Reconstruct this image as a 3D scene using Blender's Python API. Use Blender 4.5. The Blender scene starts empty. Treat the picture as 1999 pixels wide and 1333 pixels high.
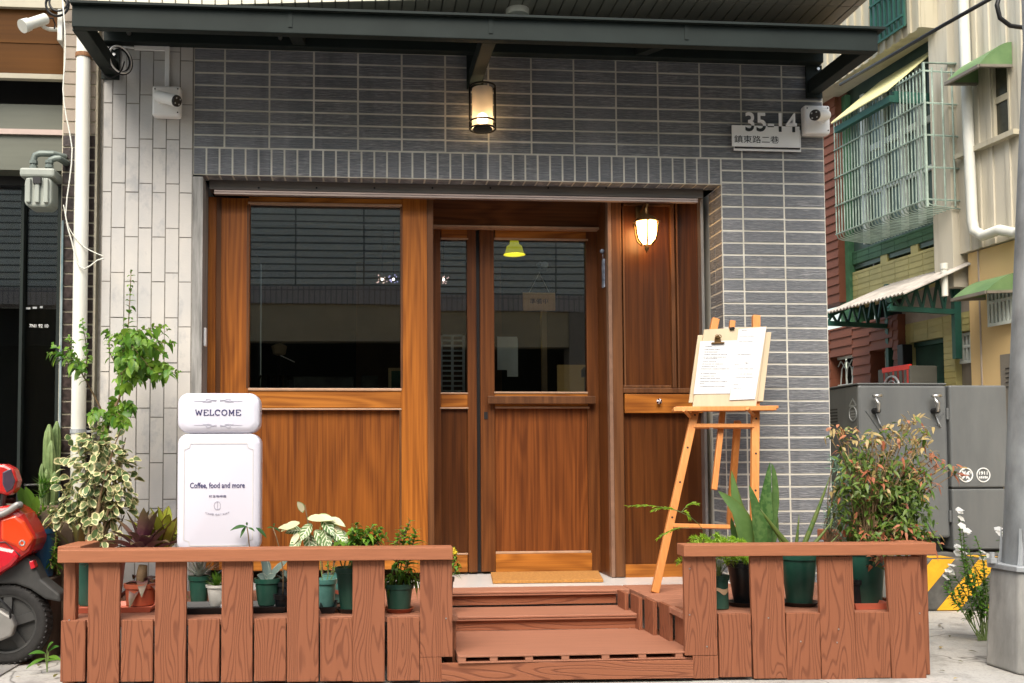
import bpy, bmesh, math, random
from mathutils import Vector, Matrix
random.seed(7)
rad = math.radians
sc = bpy.context.scene
COL = sc.collection

# ------------------------------------------------------------------ camera
W_, H_, F_ = 1999.0, 1333.0, 1944.0
CAMPOS = Vector((0.920, -5.5854, 0.9808))
YAW, PITCH, ROLL = 0.08204, 0.04953, -0.003987
PPX, PPY = 859.2, 803.29
def _basis():
    cy, sy, cp, sp, cr, sr = math.cos(YAW), math.sin(YAW), math.cos(PITCH), math.sin(PITCH), math.cos(ROLL), math.sin(ROLL)
    fw = Vector((sy*cp, cy*cp, sp)); rt = Vector((cy, -sy, 0)); up = rt.cross(fw)
    return rt*cr + up*sr, -rt*sr + up*cr, fw
RT, UP, FW = _basis()
cam = bpy.data.cameras.new('camera'); camo = bpy.data.objects.new('camera', cam); COL.objects.link(camo)
m3 = Matrix((RT, UP, -FW)).transposed()
camo.matrix_world = Matrix.Translation(CAMPOS) @ m3.to_4x4()
cam.sensor_fit = 'HORIZONTAL'; cam.sensor_width = 36.0; cam.lens = 36.0*F_/W_
cam.shift_x = (W_/2 - PPX)/W_; cam.shift_y = (PPY - H_/2)/W_
cam.clip_start = 0.05; cam.clip_end = 300
sc.camera = camo
# ------------------------------------------------------------------ light
world = bpy.data.worlds.new("World"); sc.world = world; world.use_nodes = True
nt = world.node_tree; nt.nodes.clear()
sky = nt.nodes.new('ShaderNodeTexSky'); sky.sky_type = 'NISHITA'; sky.sun_disc = False
SUN_EL, SUN_AZ = rad(50), rad(197)          # azimuth measured clockwise from +Y
sky.sun_elevation = SUN_EL; sky.sun_rotation = SUN_AZ
sky.air_density = 1.6; sky.dust_density = 4.0; sky.ozone_density = 1.0
bg = nt.nodes.new('ShaderNodeBackground'); bg.inputs[1].default_value = 0.15
wo = nt.nodes.new('ShaderNodeOutputWorld')
nt.links.new(sky.outputs[0], bg.inputs[0]); nt.links.new(bg.outputs[0], wo.inputs[0])
sl = bpy.data.lights.new('sun', 'SUN'); sl.energy = 2.0; sl.angle = rad(40); sl.color = (1.0, 0.955, 0.89)
so = bpy.data.objects.new('sun', sl); COL.objects.link(so)
sd = Vector((math.sin(SUN_AZ)*math.cos(SUN_EL), math.cos(SUN_AZ)*math.cos(SUN_EL), math.sin(SUN_EL)))
so.rotation_euler = sd.to_track_quat('Z', 'Y').to_euler(); so.location = (0, -6, 9)
vs = sc.view_settings; vs.view_transform = 'Standard'; vs.look = 'None'; vs.gamma = 1; vs.exposure = 0.95
vs.use_curve_mapping = False
sc.cycles.use_denoising = True
sc.cycles.max_bounces = 8; sc.cycles.transparent_max_bounces = 16

# ------------------------------------------------------------------ pixel -> place helpers
def ray(x, y): return FW + RT*((x-PPX)/F_) - UP*((y-PPY)/F_)
def aY(x, y, Y):
    d = ray(x, y); return CAMPOS + d*((Y-CAMPOS.y)/d.y)
def aZ(x, y, Z):
    d = ray(x, y); return CAMPOS + d*((Z-CAMPOS.z)/d.z)
def aX(x, y, X):
    d = ray(x, y); return CAMPOS + d*((X-CAMPOS.x)/d.x)
def aP(x, y, p0, n):
    d = ray(x, y); return CAMPOS + d*((p0-CAMPOS).dot(n)/d.dot(n))

# ------------------------------------------------------------------ mesh builder
WL = {}
class MB:
    def __init__(s): s.v = []; s.f = []; s.r = []; s.uv = []; s.has_uv = False
    def add(s, vs, fs, r=None, uvs=None):
        b = len(s.v); s.v += [Vector(q) for q in vs]
        r = random.random() if r is None else r
        for i, f in enumerate(fs):
            s.f.append([b+k for k in f]); s.r.append(r)
            if uvs: s.uv.append([uvs[k] for k in f]); s.has_uv = True
            else: s.uv.append([(0.5, 0.5)]*len(f))
        return s
    def box(s, x0, x1, y0, y1, z0, z1, r=None):
        if x0 > x1: x0, x1 = x1, x0
        if y0 > y1: y0, y1 = y1, y0
        if z0 > z1: z0, z1 = z1, z0
        return s.hexa([(x0,y0,z0),(x1,y0,z0),(x1,y1,z0),(x0,y1,z0),(x0,y0,z1),(x1,y0,z1),(x1,y1,z1),(x0,y1,z1)], r)
    def hexa(s, v, r=None):
        return s.add(v, [(0,3,2,1),(4,5,6,7),(0,1,5,4),(1,2,6,5),(2,3,7,6),(3,0,4,7)], r)
    def px(s, x0, y0, x1, y1, Y0, Y1, r=None):
        """box whose front face (at depth Y0) fills the given rectangle of the survey photo, going back to Y1"""
        xm, ym = (x0+x1)/2, (y0+y1)/2
        return s.box(aY(x0, ym, Y0).x, aY(x1, ym, Y0).x, Y0, Y1, aY(xm, y1, Y0).z, aY(xm, y0, Y0).z, r)
    def bar(s, p, q, w, h, up=(0,0,1), r=None):
        p, q = Vector(p), Vector(q); d = (q-p).normalized(); u = Vector(up)
        sd_ = d.cross(u)
        if sd_.length < 1e-4: sd_ = d.cross(Vector((0,1,0)))
        sd_.normalize(); u = sd_.cross(d)
        a, b = sd_*w/2, u*h/2
        return s.hexa([p-a-b, p+a-b, q+a-b, q-a-b, p-a+b, p+a+b, q+a+b, q-a+b], r)
    def tube(s, pts, rr, n=8, r=None, caps=True):
        pts = [Vector(p) for p in pts]; m = len(pts)
        if not hasattr(rr, '__len__'): rr = [rr]*m
        vs, fs = [], []; ref = None
        for i, p in enumerate(pts):
            d = (pts[min(i+1, m-1)] - pts[max(i-1, 0)])
            if d.length < 1e-9: d = Vector((0,0,1))
            d.normalize()
            if ref is None: ref = d.orthogonal().normalized()
            ref = (ref - d*ref.dot(d))
            if ref.length < 1e-6: ref = d.orthogonal()
            ref.normalize(); b = d.cross(ref)
            for k in range(n):
                a = 2*math.pi*k/n; vs.append(p + (ref*math.cos(a) + b*math.sin(a))*rr[i])
        for i in range(m-1):
            for k in range(n):
                k2 = (k+1) % n; fs.append((i*n+k, i*n+k2, (i+1)*n+k2, (i+1)*n+k))
        if caps: fs.append(tuple(range(n-1, -1, -1))); fs.append(tuple((m-1)*n+k for k in range(n)))
        return s.add(vs, fs, r)
    def lathe(s, c, prof, n=24, r=None, sx=1, sy=1, rot=0):
        """profile [(radius, z)] around the vertical through c"""
        c = Vector(c); vs, fs = [], []; m = len(prof)
        for (q, z) in prof:
            for k in range(n):
                a = 2*math.pi*k/n + rot; vs.append((c.x+q*sx*math.cos(a), c.y+q*sy*math.sin(a), c.z+z))
        for i in range(m-1):
            for k in range(n):
                k2 = (k+1) % n; fs.append((i*n+k, i*n+k2, (i+1)*n+k2, (i+1)*n+k))
        fs.append(tuple(range(n-1, -1, -1))); fs.append(tuple((m-1)*n+k for k in range(n)))
        return s.add(vs, fs, r)
    def prism(s, pts, off, r=None):
        """flat outline pts (3-D) pushed by the vector off"""
        pts = [Vector(p) for p in pts]; off = Vector(off); n = len(pts)
        fs = [tuple(range(n)), tuple(range(2*n-1, n-1, -1))]
        for k in range(n): fs.append((k, n+k, n+(k+1) % n, (k+1) % n))
        return s.add(pts + [p+off for p in pts], fs, r)
    def ring(s, c, ax, R, rr, n=24, m=6, a0=0, a1=2*math.pi, r=None, u=None):
        c = Vector(c); ax = Vector(ax).normalized(); u = Vector(u).normalized() if u else ax.orthogonal().normalized(); w = ax.cross(u)
        full = abs(a1-a0-2*math.pi) < 1e-6
        pts = [c + (u*math.cos(a0+(a1-a0)*k/n) + w*math.sin(a0+(a1-a0)*k/n))*R for k in range(n+1)]
        return s.tube(pts, rr, m, r, caps=not full)
    def ball(s, c, R, n=16, m=10, r=None, sz=1):
        return s.lathe(c, [(R*math.sin(math.pi*i/m)+1e-5, -R*sz*math.cos(math.pi*i/m)) for i in range(m+1)], n, r)
    def leaf(s, p, d, n, L, W, droop=0.25, fold=0.25, seg=4, shape='ellip', r=None):
        p = Vector(p); d = Vector(d).normalized(); n = Vector(n)
        sdv = d.cross(n)
        if sdv.length < 1e-4: sdv = d.orthogonal()
        sdv.normalize(); n = sdv.cross(d)
        vs, uvs, fs = [], [], []
        for i in range(seg+1):
            t = i/seg
            if shape == 'ellip': w = math.sin(math.pi*(0.04+0.93*t)**0.85)
            elif shape == 'strap': w = (0.55+0.45*min(1, t*3))*(1 if t < .55 else max(0.03, 1-((t-.55)/.45)**1.6))
            elif shape == 'lance': w = max(0.03, math.sin(math.pi*(0.06+0.94*t)**0.62))
            elif shape == 'taper': w = max(0.03, (1-t)**0.8)
            else: w = math.sin(math.pi*(0.05+0.9*t)**1.35)     # obovate
            w = max(w, .03)*W/2
            c = p + d*L*t*(1-0.3*droop*t) + Vector((0,0,-1))*droop*L*t*t
            lift = n*fold*w
            vs += [c - sdv*w + lift, c, c + sdv*w + lift]; uvs += [(0, t), (.5, t), (1, t)]
        for i in range(seg):
            a = i*3; fs += [(a, a+1, a+4, a+3), (a+1, a+2, a+5, a+4)]
        return s.add(vs, fs, r, uvs)
    def build(s, name, mat, parent=None, smooth=False, bevel=0, org=None, auto=None):
        if parent is not None: o3 = WL[parent.name]
        elif org is not None: o3 = Vector(org)
        else:
            xs = [q.x for q in s.v]; ys = [q.y for q in s.v]
            o3 = Vector(((min(xs)+max(xs))/2, (min(ys)+max(ys))/2, min(q.z for q in s.v)))
        me = bpy.data.meshes.new(name); me.from_pydata([q-o3 for q in s.v], [], s.f)
        at = me.attributes.new('rnd', 'FLOAT', 'FACE'); at.data.foreach_set('value', s.r)
        if s.has_uv:
            ul = me.uv_layers.new(name='UVMap'); flat = [c for f in s.uv for q in f for c in q]; ul.data.foreach_set('uv', flat)
        me.validate(); me.update()
        if smooth: me.polygons.foreach_set('use_smooth', [True]*len(me.polygons))
        me.materials.append(mat)
        o = bpy.data.objects.new(name, me); COL.objects.link(o)
        if parent is not None: o.parent = parent
        else: o.location = o3
        WL[o.name] = o3
        if bevel:
            b = o.modifiers.new('bevel', 'BEVEL'); b.width = bevel; b.segments = 2; b.limit_method = 'ANGLE'; b.angle_limit = rad(40)
        if smooth and auto is not None:
            me.polygons.foreach_set('use_smooth', [True]*len(me.polygons)); me.set_sharp_from_angle(angle=rad(auto))
        return o

def tag(o, label=None, cat=None, group=None, kind=None):
    if label: o['label'] = label
    if cat: o['category'] = cat
    if group: o['group'] = group
    if kind: o['kind'] = kind
    return o
def thing(name, loc, label, cat, group=None):
    o = bpy.data.objects.new(name, None); COL.objects.link(o); o.location = loc; WL[o.name] = Vector(loc)
    o.empty_display_size = 0.1
    return tag(o, label, cat, group)
def copy_tree(o, parent=None):
    c = o.copy(); COL.objects.link(c)
    if parent is not None: c.parent = parent
    for ch in list(o.children): copy_tree(ch, c)
    return c
def copy_thing(o, loc, label, rotz=0, scale=1):
    c = copy_tree(o); c.location = loc; c.rotation_euler = (0, 0, rotz); c.scale = (scale,)*3; c['label'] = label
    return c
def text(name, body, c, height, mat, parent, width=None, right=(1,0,0), up=(0,0,1), ext=0.0015, bold=0.0, spacing=1.0, arc=None, cut=None):
    """lettering centred on c, lying in the plane right/up, cap height `height`"""
    cu = bpy.data.curves.new(name, 'FONT'); cu.body = body; cu.size = 1; cu.offset = bold; cu.space_character = spacing; cu.resolution_u = 3
    cu.extrude = 0.5
    to = bpy.data.objects.new(name, cu); COL.objects.link(to)
    dg = bpy.context.evaluated_depsgraph_get(); dg.update()
    me = bpy.data.meshes.new_from_object(to.evaluated_get(dg)); bpy.data.objects.remove(to); bpy.data.curves.remove(cu)
    vs = [v.co.copy() for v in me.vertices]; fs = [tuple(p.vertices) for p in me.polygons]
    bpy.data.meshes.remove(me)
    if not vs: return None
    x0, x1 = min(v.x for v in vs), max(v.x for v in vs); y0, y1 = min(v.y for v in vs), max(v.y for v in vs)
    k = height/(y1-y0); kx = (width/(x1-x0)) if width else k
    right, up = Vector(right), Vector(up); nrm = right.cross(up); c = Vector(c); mb = MB(); out = []
    for v in vs:
        a, b = (v.x-(x0+x1)/2)*kx, (v.y-(y0+y1)/2)*k
        if arc: b += arc*((a/((x1-x0)*kx/2))**2)
        out.append(c + right*a + up*b + nrm*(ext*(v.z+0.5)))
    mb.add(out, fs, 0.5)
    o = mb.build(name, mat, parent)
    if cut:
        bm = bmesh.new(); bm.from_mesh(o.data)
        co, no = cut; bmesh.ops.bisect_plane(bm, geom=bm.verts[:]+bm.edges[:]+bm.faces[:], plane_co=Vector(co)-WL[o.name], plane_no=no, clear_outer=True)
        bm.to_mesh(o.data); bm.free()
    return o

# ------------------------------------------------------------------ materials
class NT:
    def __init__(s, name):
        s.m = bpy.data.materials.new(name); s.m.use_nodes = True; s.t = s.m.node_tree; s.t.nodes.clear()
        s.out = s.n('OutputMaterial'); s.p = s.n('BsdfPrincipled'); s.l(s.p.outputs[0], s.out.inputs[0])
    def n(s, k, **kw):
        o = s.t.nodes.new('ShaderNode'+k)
        for a, b in kw.items(): setattr(o, a, b)
        return o
    def l(s, a, b): s.t.links.new(a, b)
    def val(s, sock, v):
        if hasattr(v, 'is_output') or isinstance(v, bpy.types.NodeSocket): s.l(v, sock)
        else: sock.default_value = (*v, 1) if (hasattr(v, '__len__') and len(v) == 3 and sock.type == 'RGBA') else v
    def math(s, op, a, b=0.0, c=None, clamp=False):
        o = s.n('Math', operation=op, use_clamp=clamp); s.val(o.inputs[0], a); s.val(o.inputs[1], b)
        if c is not None: s.val(o.inputs[2], c)
        return o.outputs[0]
    def mix(s, f, a, b, bt='MIX'):
        o = s.n('Mix', data_type='RGBA', blend_type=bt); s.val(o.inputs[0], f); s.val(o.inputs[6], a); s.val(o.inputs[7], b); return o.outputs[2]
    def ramp(s, f, pts):
        o = s.n('ValToRGB'); e = o.color_ramp.elements
        while len(e) < len(pts): e.new(0.5)
        for q, (p_, c_) in zip(e, pts):
            q.position = p_; q.color = (c_, c_, c_, 1) if not hasattr(c_, '__len__') else (*c_, 1)
        s.l(f, o.inputs[0]); return o.outputs[0]
    def coord(s, scale=(1,1,1), rnd=0.0, kind='Object'):
        tc = s.n('TexCoord'); mp = s.n('Mapping'); s.l(tc.outputs[kind], mp.inputs[0]); mp.inputs[3].default_value = scale
        if rnd:
            oi = s.n('ObjectInfo'); cx = s.n('CombineXYZ')
            a = s.math('MULTIPLY', oi.outputs['Random'], rnd); s.l(a, cx.inputs[0]); s.l(a, cx.inputs[1])
            s.l(s.math('MULTIPLY', oi.outputs['Random'], rnd*1.7), cx.inputs[2]); s.l(cx.outputs[0], mp.inputs[1])
        return mp.outputs[0]
    def noise(s, vec, scale=5, detail=3, rough=.55, dist=0.0):
        o = s.n('TexNoise'); s.l(vec, o.inputs['Vector']); o.inputs['Scale'].default_value = scale
        o.inputs['Detail'].default_value = detail; o.inputs['Roughness'].default_value = rough; o.inputs['Distortion'].default_value = dist
        return o.outputs[0]
    def bump(s, h, strength=.3, dist=.01):
        o = s.n('Bump'); s.val(o.inputs['Strength'], strength); o.inputs['Distance'].default_value = dist; s.l(h, o.inputs['Height'])
        s.l(o.outputs[0], s.p.inputs['Normal']); return o.outputs[0]
    def attr(s, name='rnd'):
        o = s.n('Attribute', attribute_name=name); return o.outputs['Fac']
    def set(s, col=None, rough=None, metal=None, spec=None, **kw):
        if col is not None: s.val(s.p.inputs['Base Color'], col)
        if rough is not None: s.val(s.p.inputs['Roughness'], rough)
        if metal is not None: s.val(s.p.inputs['Metallic'], metal)
        if spec is not None: s.val(s.p.inputs['Specular IOR Level'], spec)
        for k, v in kw.items(): s.val(s.p.inputs[k], v)
        return s
def mul(c, k): return tuple(min(1, q*k) for q in c)
def simple(name, col, rough=.55, metal=0, var=.12, scale=6, bump=0.0, bscale=90, stretch=(1,1,1), col2=None, spec=.4, rnd=0.0, thr=None, fvar=0.0):
    t = NT(name); v = t.coord(stretch, rnd)
    nz = t.noise(v, scale, 5, .6)
    f = t.ramp(nz, thr or [(.3, 0), (.7, 1)])
    c = t.mix(f, mul(col, 1-var), col2 or mul(col, 1+var))
    if fvar:
        c = t.mix(t.math('MULTIPLY', t.attr(), fvar), c, mul(col, .45))
    t.set(c, rough, metal, spec)
    if bump: t.bump(t.noise(v, bscale, 4, .6), bump, .004)
    return t.m
def wood(name, light, dark, axis='z', N=14, sc_=7.0, st=.16, rough=.4, line=False, rnd=30.0, fine=.35, bump=.15, big=0.5, spec=.45):
    t = NT(name); k = {'x': (st, 1, 1), 'y': (1, st, 1), 'z': (1, 1, st)}[axis]
    v = t.coord(tuple(q*sc_ for q in k), rnd)
    nz = t.noise(v, 1.0, 1.5, .45, .25)
    ph = t.math('MULTIPLY', nz, N*6.2832)
    if line:
        sx_ = t.n('SeparateXYZ'); t.l(t.coord((1, 1, 1)), sx_.inputs[0]); ph = t.math('ADD', ph, t.math('MULTIPLY', sx_.outputs[2 if axis == 'x' else 0], line*6.2832))
    s_ = t.math('SINE', ph)
    kf = {'x': (1.6, 75, 75), 'y': (75, 1.6, 75), 'z': (75, 75, 1.6)}[axis]
    fz = t.ramp(t.noise(t.coord(kf, rnd), 1.0, 3, .6), [(.30, 0), (.68, 1)])
    if line: rg = t.ramp(t.math('MULTIPLY_ADD', s_, .5, .5), [(0.0, 0), (.08, .35), (.26, .9), (.5, 1)])     # thin dark grooves
    else: rg = t.math('MULTIPLY_ADD', s_, .5, .5)
    bg_ = t.noise(t.coord(tuple(q*2.2 for q in k), rnd*.7), 1.0, 2, .5)
    f = t.math('ADD', t.math('MULTIPLY', rg, 1-fine-(.0 if line else big*.4)), t.math('ADD', t.math('MULTIPLY', fz, fine), t.math('MULTIPLY', t.math('SUBTRACT', bg_, .5), big)), clamp=True)
    c = t.mix(f, dark, light); t.set(c, rough, 0, spec)
    if bump: t.bump(f, bump, .004 if line else .0015)
    return t.m

def each(name, rects, Y0, Y1, mt, parent, bevel=.002, jit=0.0):
    """one part per rectangle"""
    return [MB().px(*r, Y0, Y1).build(name, mt, parent, bevel=bevel) for r in rects]
# ------------------------------------------------------------------ the materials of the place
def tile_blue():
    t = NT('slate tile'); r = t.attr()
    tc = t.n('TexCoord'); mp = t.n('Mapping'); t.l(tc.outputs['Object'], mp.inputs[0]); mp.inputs[3].default_value = (5, 5, 150)
    cx = t.n('CombineXYZ'); t.l(t.math('MULTIPLY', r, 50), cx.inputs[0]); t.l(cx.outputs[0], mp.inputs[1])
    st = t.noise(mp.outputs[0], 1.0, 6, .72)
    fine = t.noise(t.coord((22, 22, 240)), 1.0, 3, .6)
    f = t.ramp(t.math('ADD', t.math('MULTIPLY', st, .6), t.math('MULTIPLY', fine, .4)), [(.40, 0), (.50, .30), (.60, 1)])
    c = t.mix(f, (.108, .118, .132), (.36, .365, .375))
    c = t.mix(t.math('MULTIPLY', t.math('FRACT', t.math('MULTIPLY', r, 7.3)), .55), c, (.135, .147, .162))
    bl = t.ramp(t.noise(t.coord((1.3, 1.3, .8)), 1.0, 3, .5), [(.55, 0), (.75, .35)])     # pale lime bloom
    c = t.mix(bl, c, (.40, .40, .43))
    dr = t.ramp(t.noise(t.coord((7, 7, .35)), 1.0, 4, .6), [(.56, 0), (.72, .35)]); c = t.mix(dr, c, (.33, .33, .34))
    dk = t.ramp(t.noise(t.coord((4, 4, .5)), 1.3, 3, .6), [(.55, 0), (.75, .45)]); c = t.mix(dk, c, (.05, .05, .055))
    t.set(c, .62, 0, .35); t.bump(f, .8, .005); return t.m
def tile_grey():
    t = NT('pale grey tile'); r = t.attr()
    n1 = t.noise(t.coord((2.2, 2.2, 1.1)), 1.0, 4, .6)
    c = t.mix(t.ramp(n1, [(.42, 0), (.62, 1)]), (.55, .52, .475), (.46, .45, .43))
    blot = t.ramp(t.noise(t.coord((7, 7, 5)), 1.0, 5, .65), [(.55, 0), (.68, 1)])
    low = t.n('SeparateXYZ'); t.l(t.coord(), low.inputs[0])
    c = t.mix(t.math('MULTIPLY', blot, .5), c, (.27, .28, .30))
    c = t.mix(t.math('MULTIPLY', r, .16), c, (.36, .36, .38))
    t.set(c, .7, 0, .3); t.bump(t.noise(t.coord((30, 30, 60)), 1.0, 4, .6), .35, .004); return t.m
M = {}
M['tile_blue'] = tile_blue(); M['tile_grey'] = tile_grey()
M['grout_pale'] = simple('pale grout', (.50, .48, .41), .85, var=.10, scale=4, col2=(.64, .62, .55))
M['grout_dark'] = simple('grey grout', (.24, .225, .20), .9, var=.2, scale=30)
M['teak'] = wood('teak', (.47, .158, .022), (.145, .040, .007), 'z', N=11, sc_=6.0, st=.085, rough=.42, fine=.45, bump=.05, big=.8, spec=.22)
M['teak_flat'] = wood('teak grain lengthwise', (.52, .19, .030), (.17, .05, .008), 'x', N=10, sc_=7.0, st=.12, rough=.42, fine=.35, bump=.05, big=.6, spec=.22)
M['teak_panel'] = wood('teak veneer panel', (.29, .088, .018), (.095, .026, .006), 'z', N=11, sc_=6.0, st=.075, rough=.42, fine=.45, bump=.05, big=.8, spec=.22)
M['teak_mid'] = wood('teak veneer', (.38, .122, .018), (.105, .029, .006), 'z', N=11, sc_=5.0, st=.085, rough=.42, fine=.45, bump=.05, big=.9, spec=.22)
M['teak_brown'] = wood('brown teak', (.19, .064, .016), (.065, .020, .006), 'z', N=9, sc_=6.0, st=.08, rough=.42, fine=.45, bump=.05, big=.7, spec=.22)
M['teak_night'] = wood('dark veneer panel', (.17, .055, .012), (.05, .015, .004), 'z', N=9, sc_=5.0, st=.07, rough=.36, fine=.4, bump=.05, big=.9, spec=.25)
M['teak_head'] = wood('brown teak lengthwise', (.19, .062, .016), (.06, .019, .006), 'x', N=10, sc_=7.0, st=.12, rough=.4, fine=.4, bump=.05, big=.7, spec=.22)
M['teak_dark'] = wood('dark teak', (.18, .075, .028), (.07, .028, .012), 'z', N=8, sc_=6.0, st=.1, rough=.42, fine=.4, bump=.05, big=.6, spec=.22)
M['bead'] = simple('pale bead moulding', (.44, .27, .17), .35, var=.15, scale=20)
M['wpc'] = wood('composite board upright', (.262, .095, .047), (.172, .059, .030), 'z', N=16, sc_=10.5, st=.13, rough=.6, line=42, fine=.15, bump=.5, big=.0, spec=.25)
M['wpc_flat'] = wood('composite board lengthwise', (.280, .102, .050), (.17, .058, .030), 'x', N=15, sc_=8.5, st=.11, rough=.6, line=40, fine=.15, bump=.4, big=.0, spec=.25)
M['wpc_plain'] = simple('brushed composite', (.32, .120, .058), .62, var=.10, scale=3, stretch=(1.5, 40, 40), spec=.25, bump=.15, bscale=8, rnd=9)
M['wpc_top'] = simple('brushed composite tread', (.33, .142, .084), .6, var=.16, scale=3, stretch=(1.2, 60, 60), spec=.3, bump=.15, bscale=8, rnd=9)
M['iron'] = simple('dark green grey paint', (.016, .022, .020), .6, var=.15, scale=4, spec=.15, bump=.05, bscale=30)
M['black'] = simple('black plastic', (.012, .012, .013), .45, var=.1)
M['blackmetal'] = simple('black metal', (.02, .018, .016), .4, .6, var=.2)
M['white'] = simple('white plastic', (.80, .80, .78), .4, var=.03, scale=8)
M['sign_white'] = simple('white sign acrylic', (.61, .605, .675), .3, var=.012, scale=2)
M['sign_ink'] = simple('navy lettering', (.05, .045, .13), .5, var=.05)
M['sign_grey'] = simple('thin grey ornament', (.34, .33, .40), .5, var=.05)
M['beige_line'] = simple('thin beige line', (.58, .56, .54), .5, var=.05)
M['pvc'] = simple('old pvc pipe', (.66, .66, .57), .45, var=.10, scale=5, stretch=(1, 1, .3), col2=(.74, .74, .68), bump=.05)
M['steel'] = simple('stainless', (.55, .55, .54), .3, .9, var=.15)
M['galv'] = simple('galvanised steel', (.40, .42, .43), .5, .35, var=.3, scale=9, stretch=(1, 1, .5), bump=.1, bscale=40)
M['brass'] = simple('aged brass', (.16, .09, .035), .4, .8, var=.4, scale=12)
M['soffit'] = simple('beige strip tile', (.40, .37, .31), .6, var=.08, scale=3, fvar=.18, bump=.1, bscale=40)
M['cream_tile'] = simple('cream front tile', (.62, .60, .48), .6, var=.08, scale=3, fvar=.15, bump=.1)
M['concrete'] = simple('concrete', (.30, .285, .255), .85, var=.3, scale=1.1, col2=(.42, .40, .365), bump=.35, bscale=60, spec=.2)
def conc(name, c1, c2, c3):
    t = NT(name); n1 = t.noise(t.coord((1.1, 1.1, 1.1)), 1.0, 6, .62); n2 = t.noise(t.coord((6, 6, 6)), 1.0, 5, .65); n3 = t.noise(t.coord((70, 70, 70)), 1.0, 3, .6)
    c = t.mix(t.ramp(n1, [(.35, 0), (.65, 1)]), c1, c2); c = t.mix(t.math('MULTIPLY', t.ramp(n2, [(.50, 0), (.68, 1)]), .6), c, c3)
    c = t.mix(t.math('MULTIPLY', t.ramp(n3, [(.52, 0), (.62, 1)]), .3), c, c3)
    v = t.n('TexVoronoi', feature='DISTANCE_TO_EDGE'); dn = t.n('VectorMath', operation='ADD'); sc2 = t.n('VectorMath', operation='SCALE'); nz = t.n('TexNoise'); nz.inputs['Scale'].default_value = 2.5
    tc = t.n('TexCoord'); t.l(tc.outputs['Object'], nz.inputs[0]); t.l(nz.outputs['Color'], sc2.inputs[0]); sc2.inputs['Scale'].default_value = .9; t.l(tc.outputs['Object'], dn.inputs[0]); t.l(sc2.outputs[0], dn.inputs[1]); t.l(dn.outputs[0], v.inputs['Vector']); v.inputs['Scale'].default_value = .8
    ck = t.ramp(v.outputs['Distance'], [(.0, 1), (.008, 0)]); c = t.mix(t.math('MULTIPLY', ck, .75), c, (.06, .055, .05))
    t.set(c, .88, 0, .2); t.bump(t.math('ADD', n3, t.math('MULTIPLY', n2, .8)), .5, .006); return t.m
M['concrete'] = conc('cracked concrete', (.36, .345, .31), (.46, .445, .41), (.20, .19, .17))
M['asphalt'] = simple('old asphalt', (.20, .19, .175), .9, var=.4, scale=2.2, col2=(.34, .325, .30), bump=.6, bscale=120, spec=.2)
M['porch'] = simple('pale porch tile', (.62, .60, .57), .25, var=.05, scale=3, spec=.5)
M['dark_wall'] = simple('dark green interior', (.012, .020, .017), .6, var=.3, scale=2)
M['int_wood'] = simple('interior brown', (.10, .055, .025), .5, var=.3, scale=3)
M['int_beige'] = simple('interior beige', (.42, .30, .17), .6, var=.1)
M['shutter'] = simple('bronze aluminium', (.16, .14, .125), .35, .5, var=.2, scale=3, stretch=(1, 20, 20))
M['shutter_lip'] = simple('shutter lip', (.42, .33, .29), .3, .4, var=.1)
M['jamb'] = simple('stained stone jamb', (.20, .195, .18), .7, var=.45, scale=3, stretch=(9, 9, .9), col2=(.38, .37, .35), bump=.2, bscale=20)
M['pine'] = wood('pine', (.70, .30, .09), (.50, .18, .04), 'z', N=3, sc_=4, st=.12, rough=.45, fine=.4, bump=.03)
M['ply'] = simple('pale plywood', (.52, .42, .28), .55, var=.07, scale=3, stretch=(6, 6, .8), rnd=3)
M['paper'] = simple('paper', (.57, .575, .58), .6, var=.01)
M['ink'] = simple('grey print', (.06, .06, .065), .6, var=.2)
M['coir'] = simple('coir', (.40, .185, .045), .95, var=.25, scale=60, bump=.9, bscale=160)
def glass(name, tint=(.9, .95, .92), ior=1.75, rough=0.0):
    t = NT(name); t.t.nodes.remove(t.p)
    fr = t.n('Fresnel'); fr.inputs[0].default_value = ior
    a = t.n('BsdfTransparent'); a.inputs[0].default_value = (*tint, 1)
    g = t.n('BsdfGlossy'); g.inputs['Roughness'].default_value = rough
    wv = t.n('Bump'); wv.inputs['Strength'].default_value = .02; wv.inputs['Distance'].default_value = .02
    t.l(t.noise(t.coord((.9, .9, 2.2)), 1.0, 1, .5), wv.inputs['Height']); t.l(wv.outputs[0], g.inputs['Normal'])
    mx = t.n('MixShader'); t.l(fr.outputs[0], mx.inputs[0]); t.l(a.outputs[0], mx.inputs[1]); t.l(g.outputs[0], mx.inputs[2]); t.l(mx.outputs[0], t.out.inputs[0])
    return t.m
M['glass'] = glass('window glass', (.92, .94, .91), 1.95)
def emit(name, col, k, base=(.8, .8, .8)):
    t = NT(name); t.set(base, .4); t.p.inputs['Emission Color'].default_value = (*col, 1); t.p.inputs['Emission Strength'].default_value = k; return t.m

# ------------------------------------------------------------------ ground
g = MB().box(-40, 40, -30, 45, -.3, -.002); tag(g.build('ground', M['concrete'], org=(0, 0, 0)), kind='structure')
g = MB().hexa([(-12, -1.6, -.0015), (-.72, -1.2, -.0015), (-.72, .9, -.0015), (-12, .9, -.0015), (-12, -1.6, .006), (-.72, -1.25, .006), (-.72, .9, .006), (-12, .9, .006)])
tag(g.build('soil_strip', M['asphalt'], org=(-3, 0, 0)), kind='structure')
g = MB().box(-40, 40, -7.9, -2.2, -.0015, .003); tag(g.build('road', M['asphalt'], org=(0, -5, 0)), kind='structure')

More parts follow.
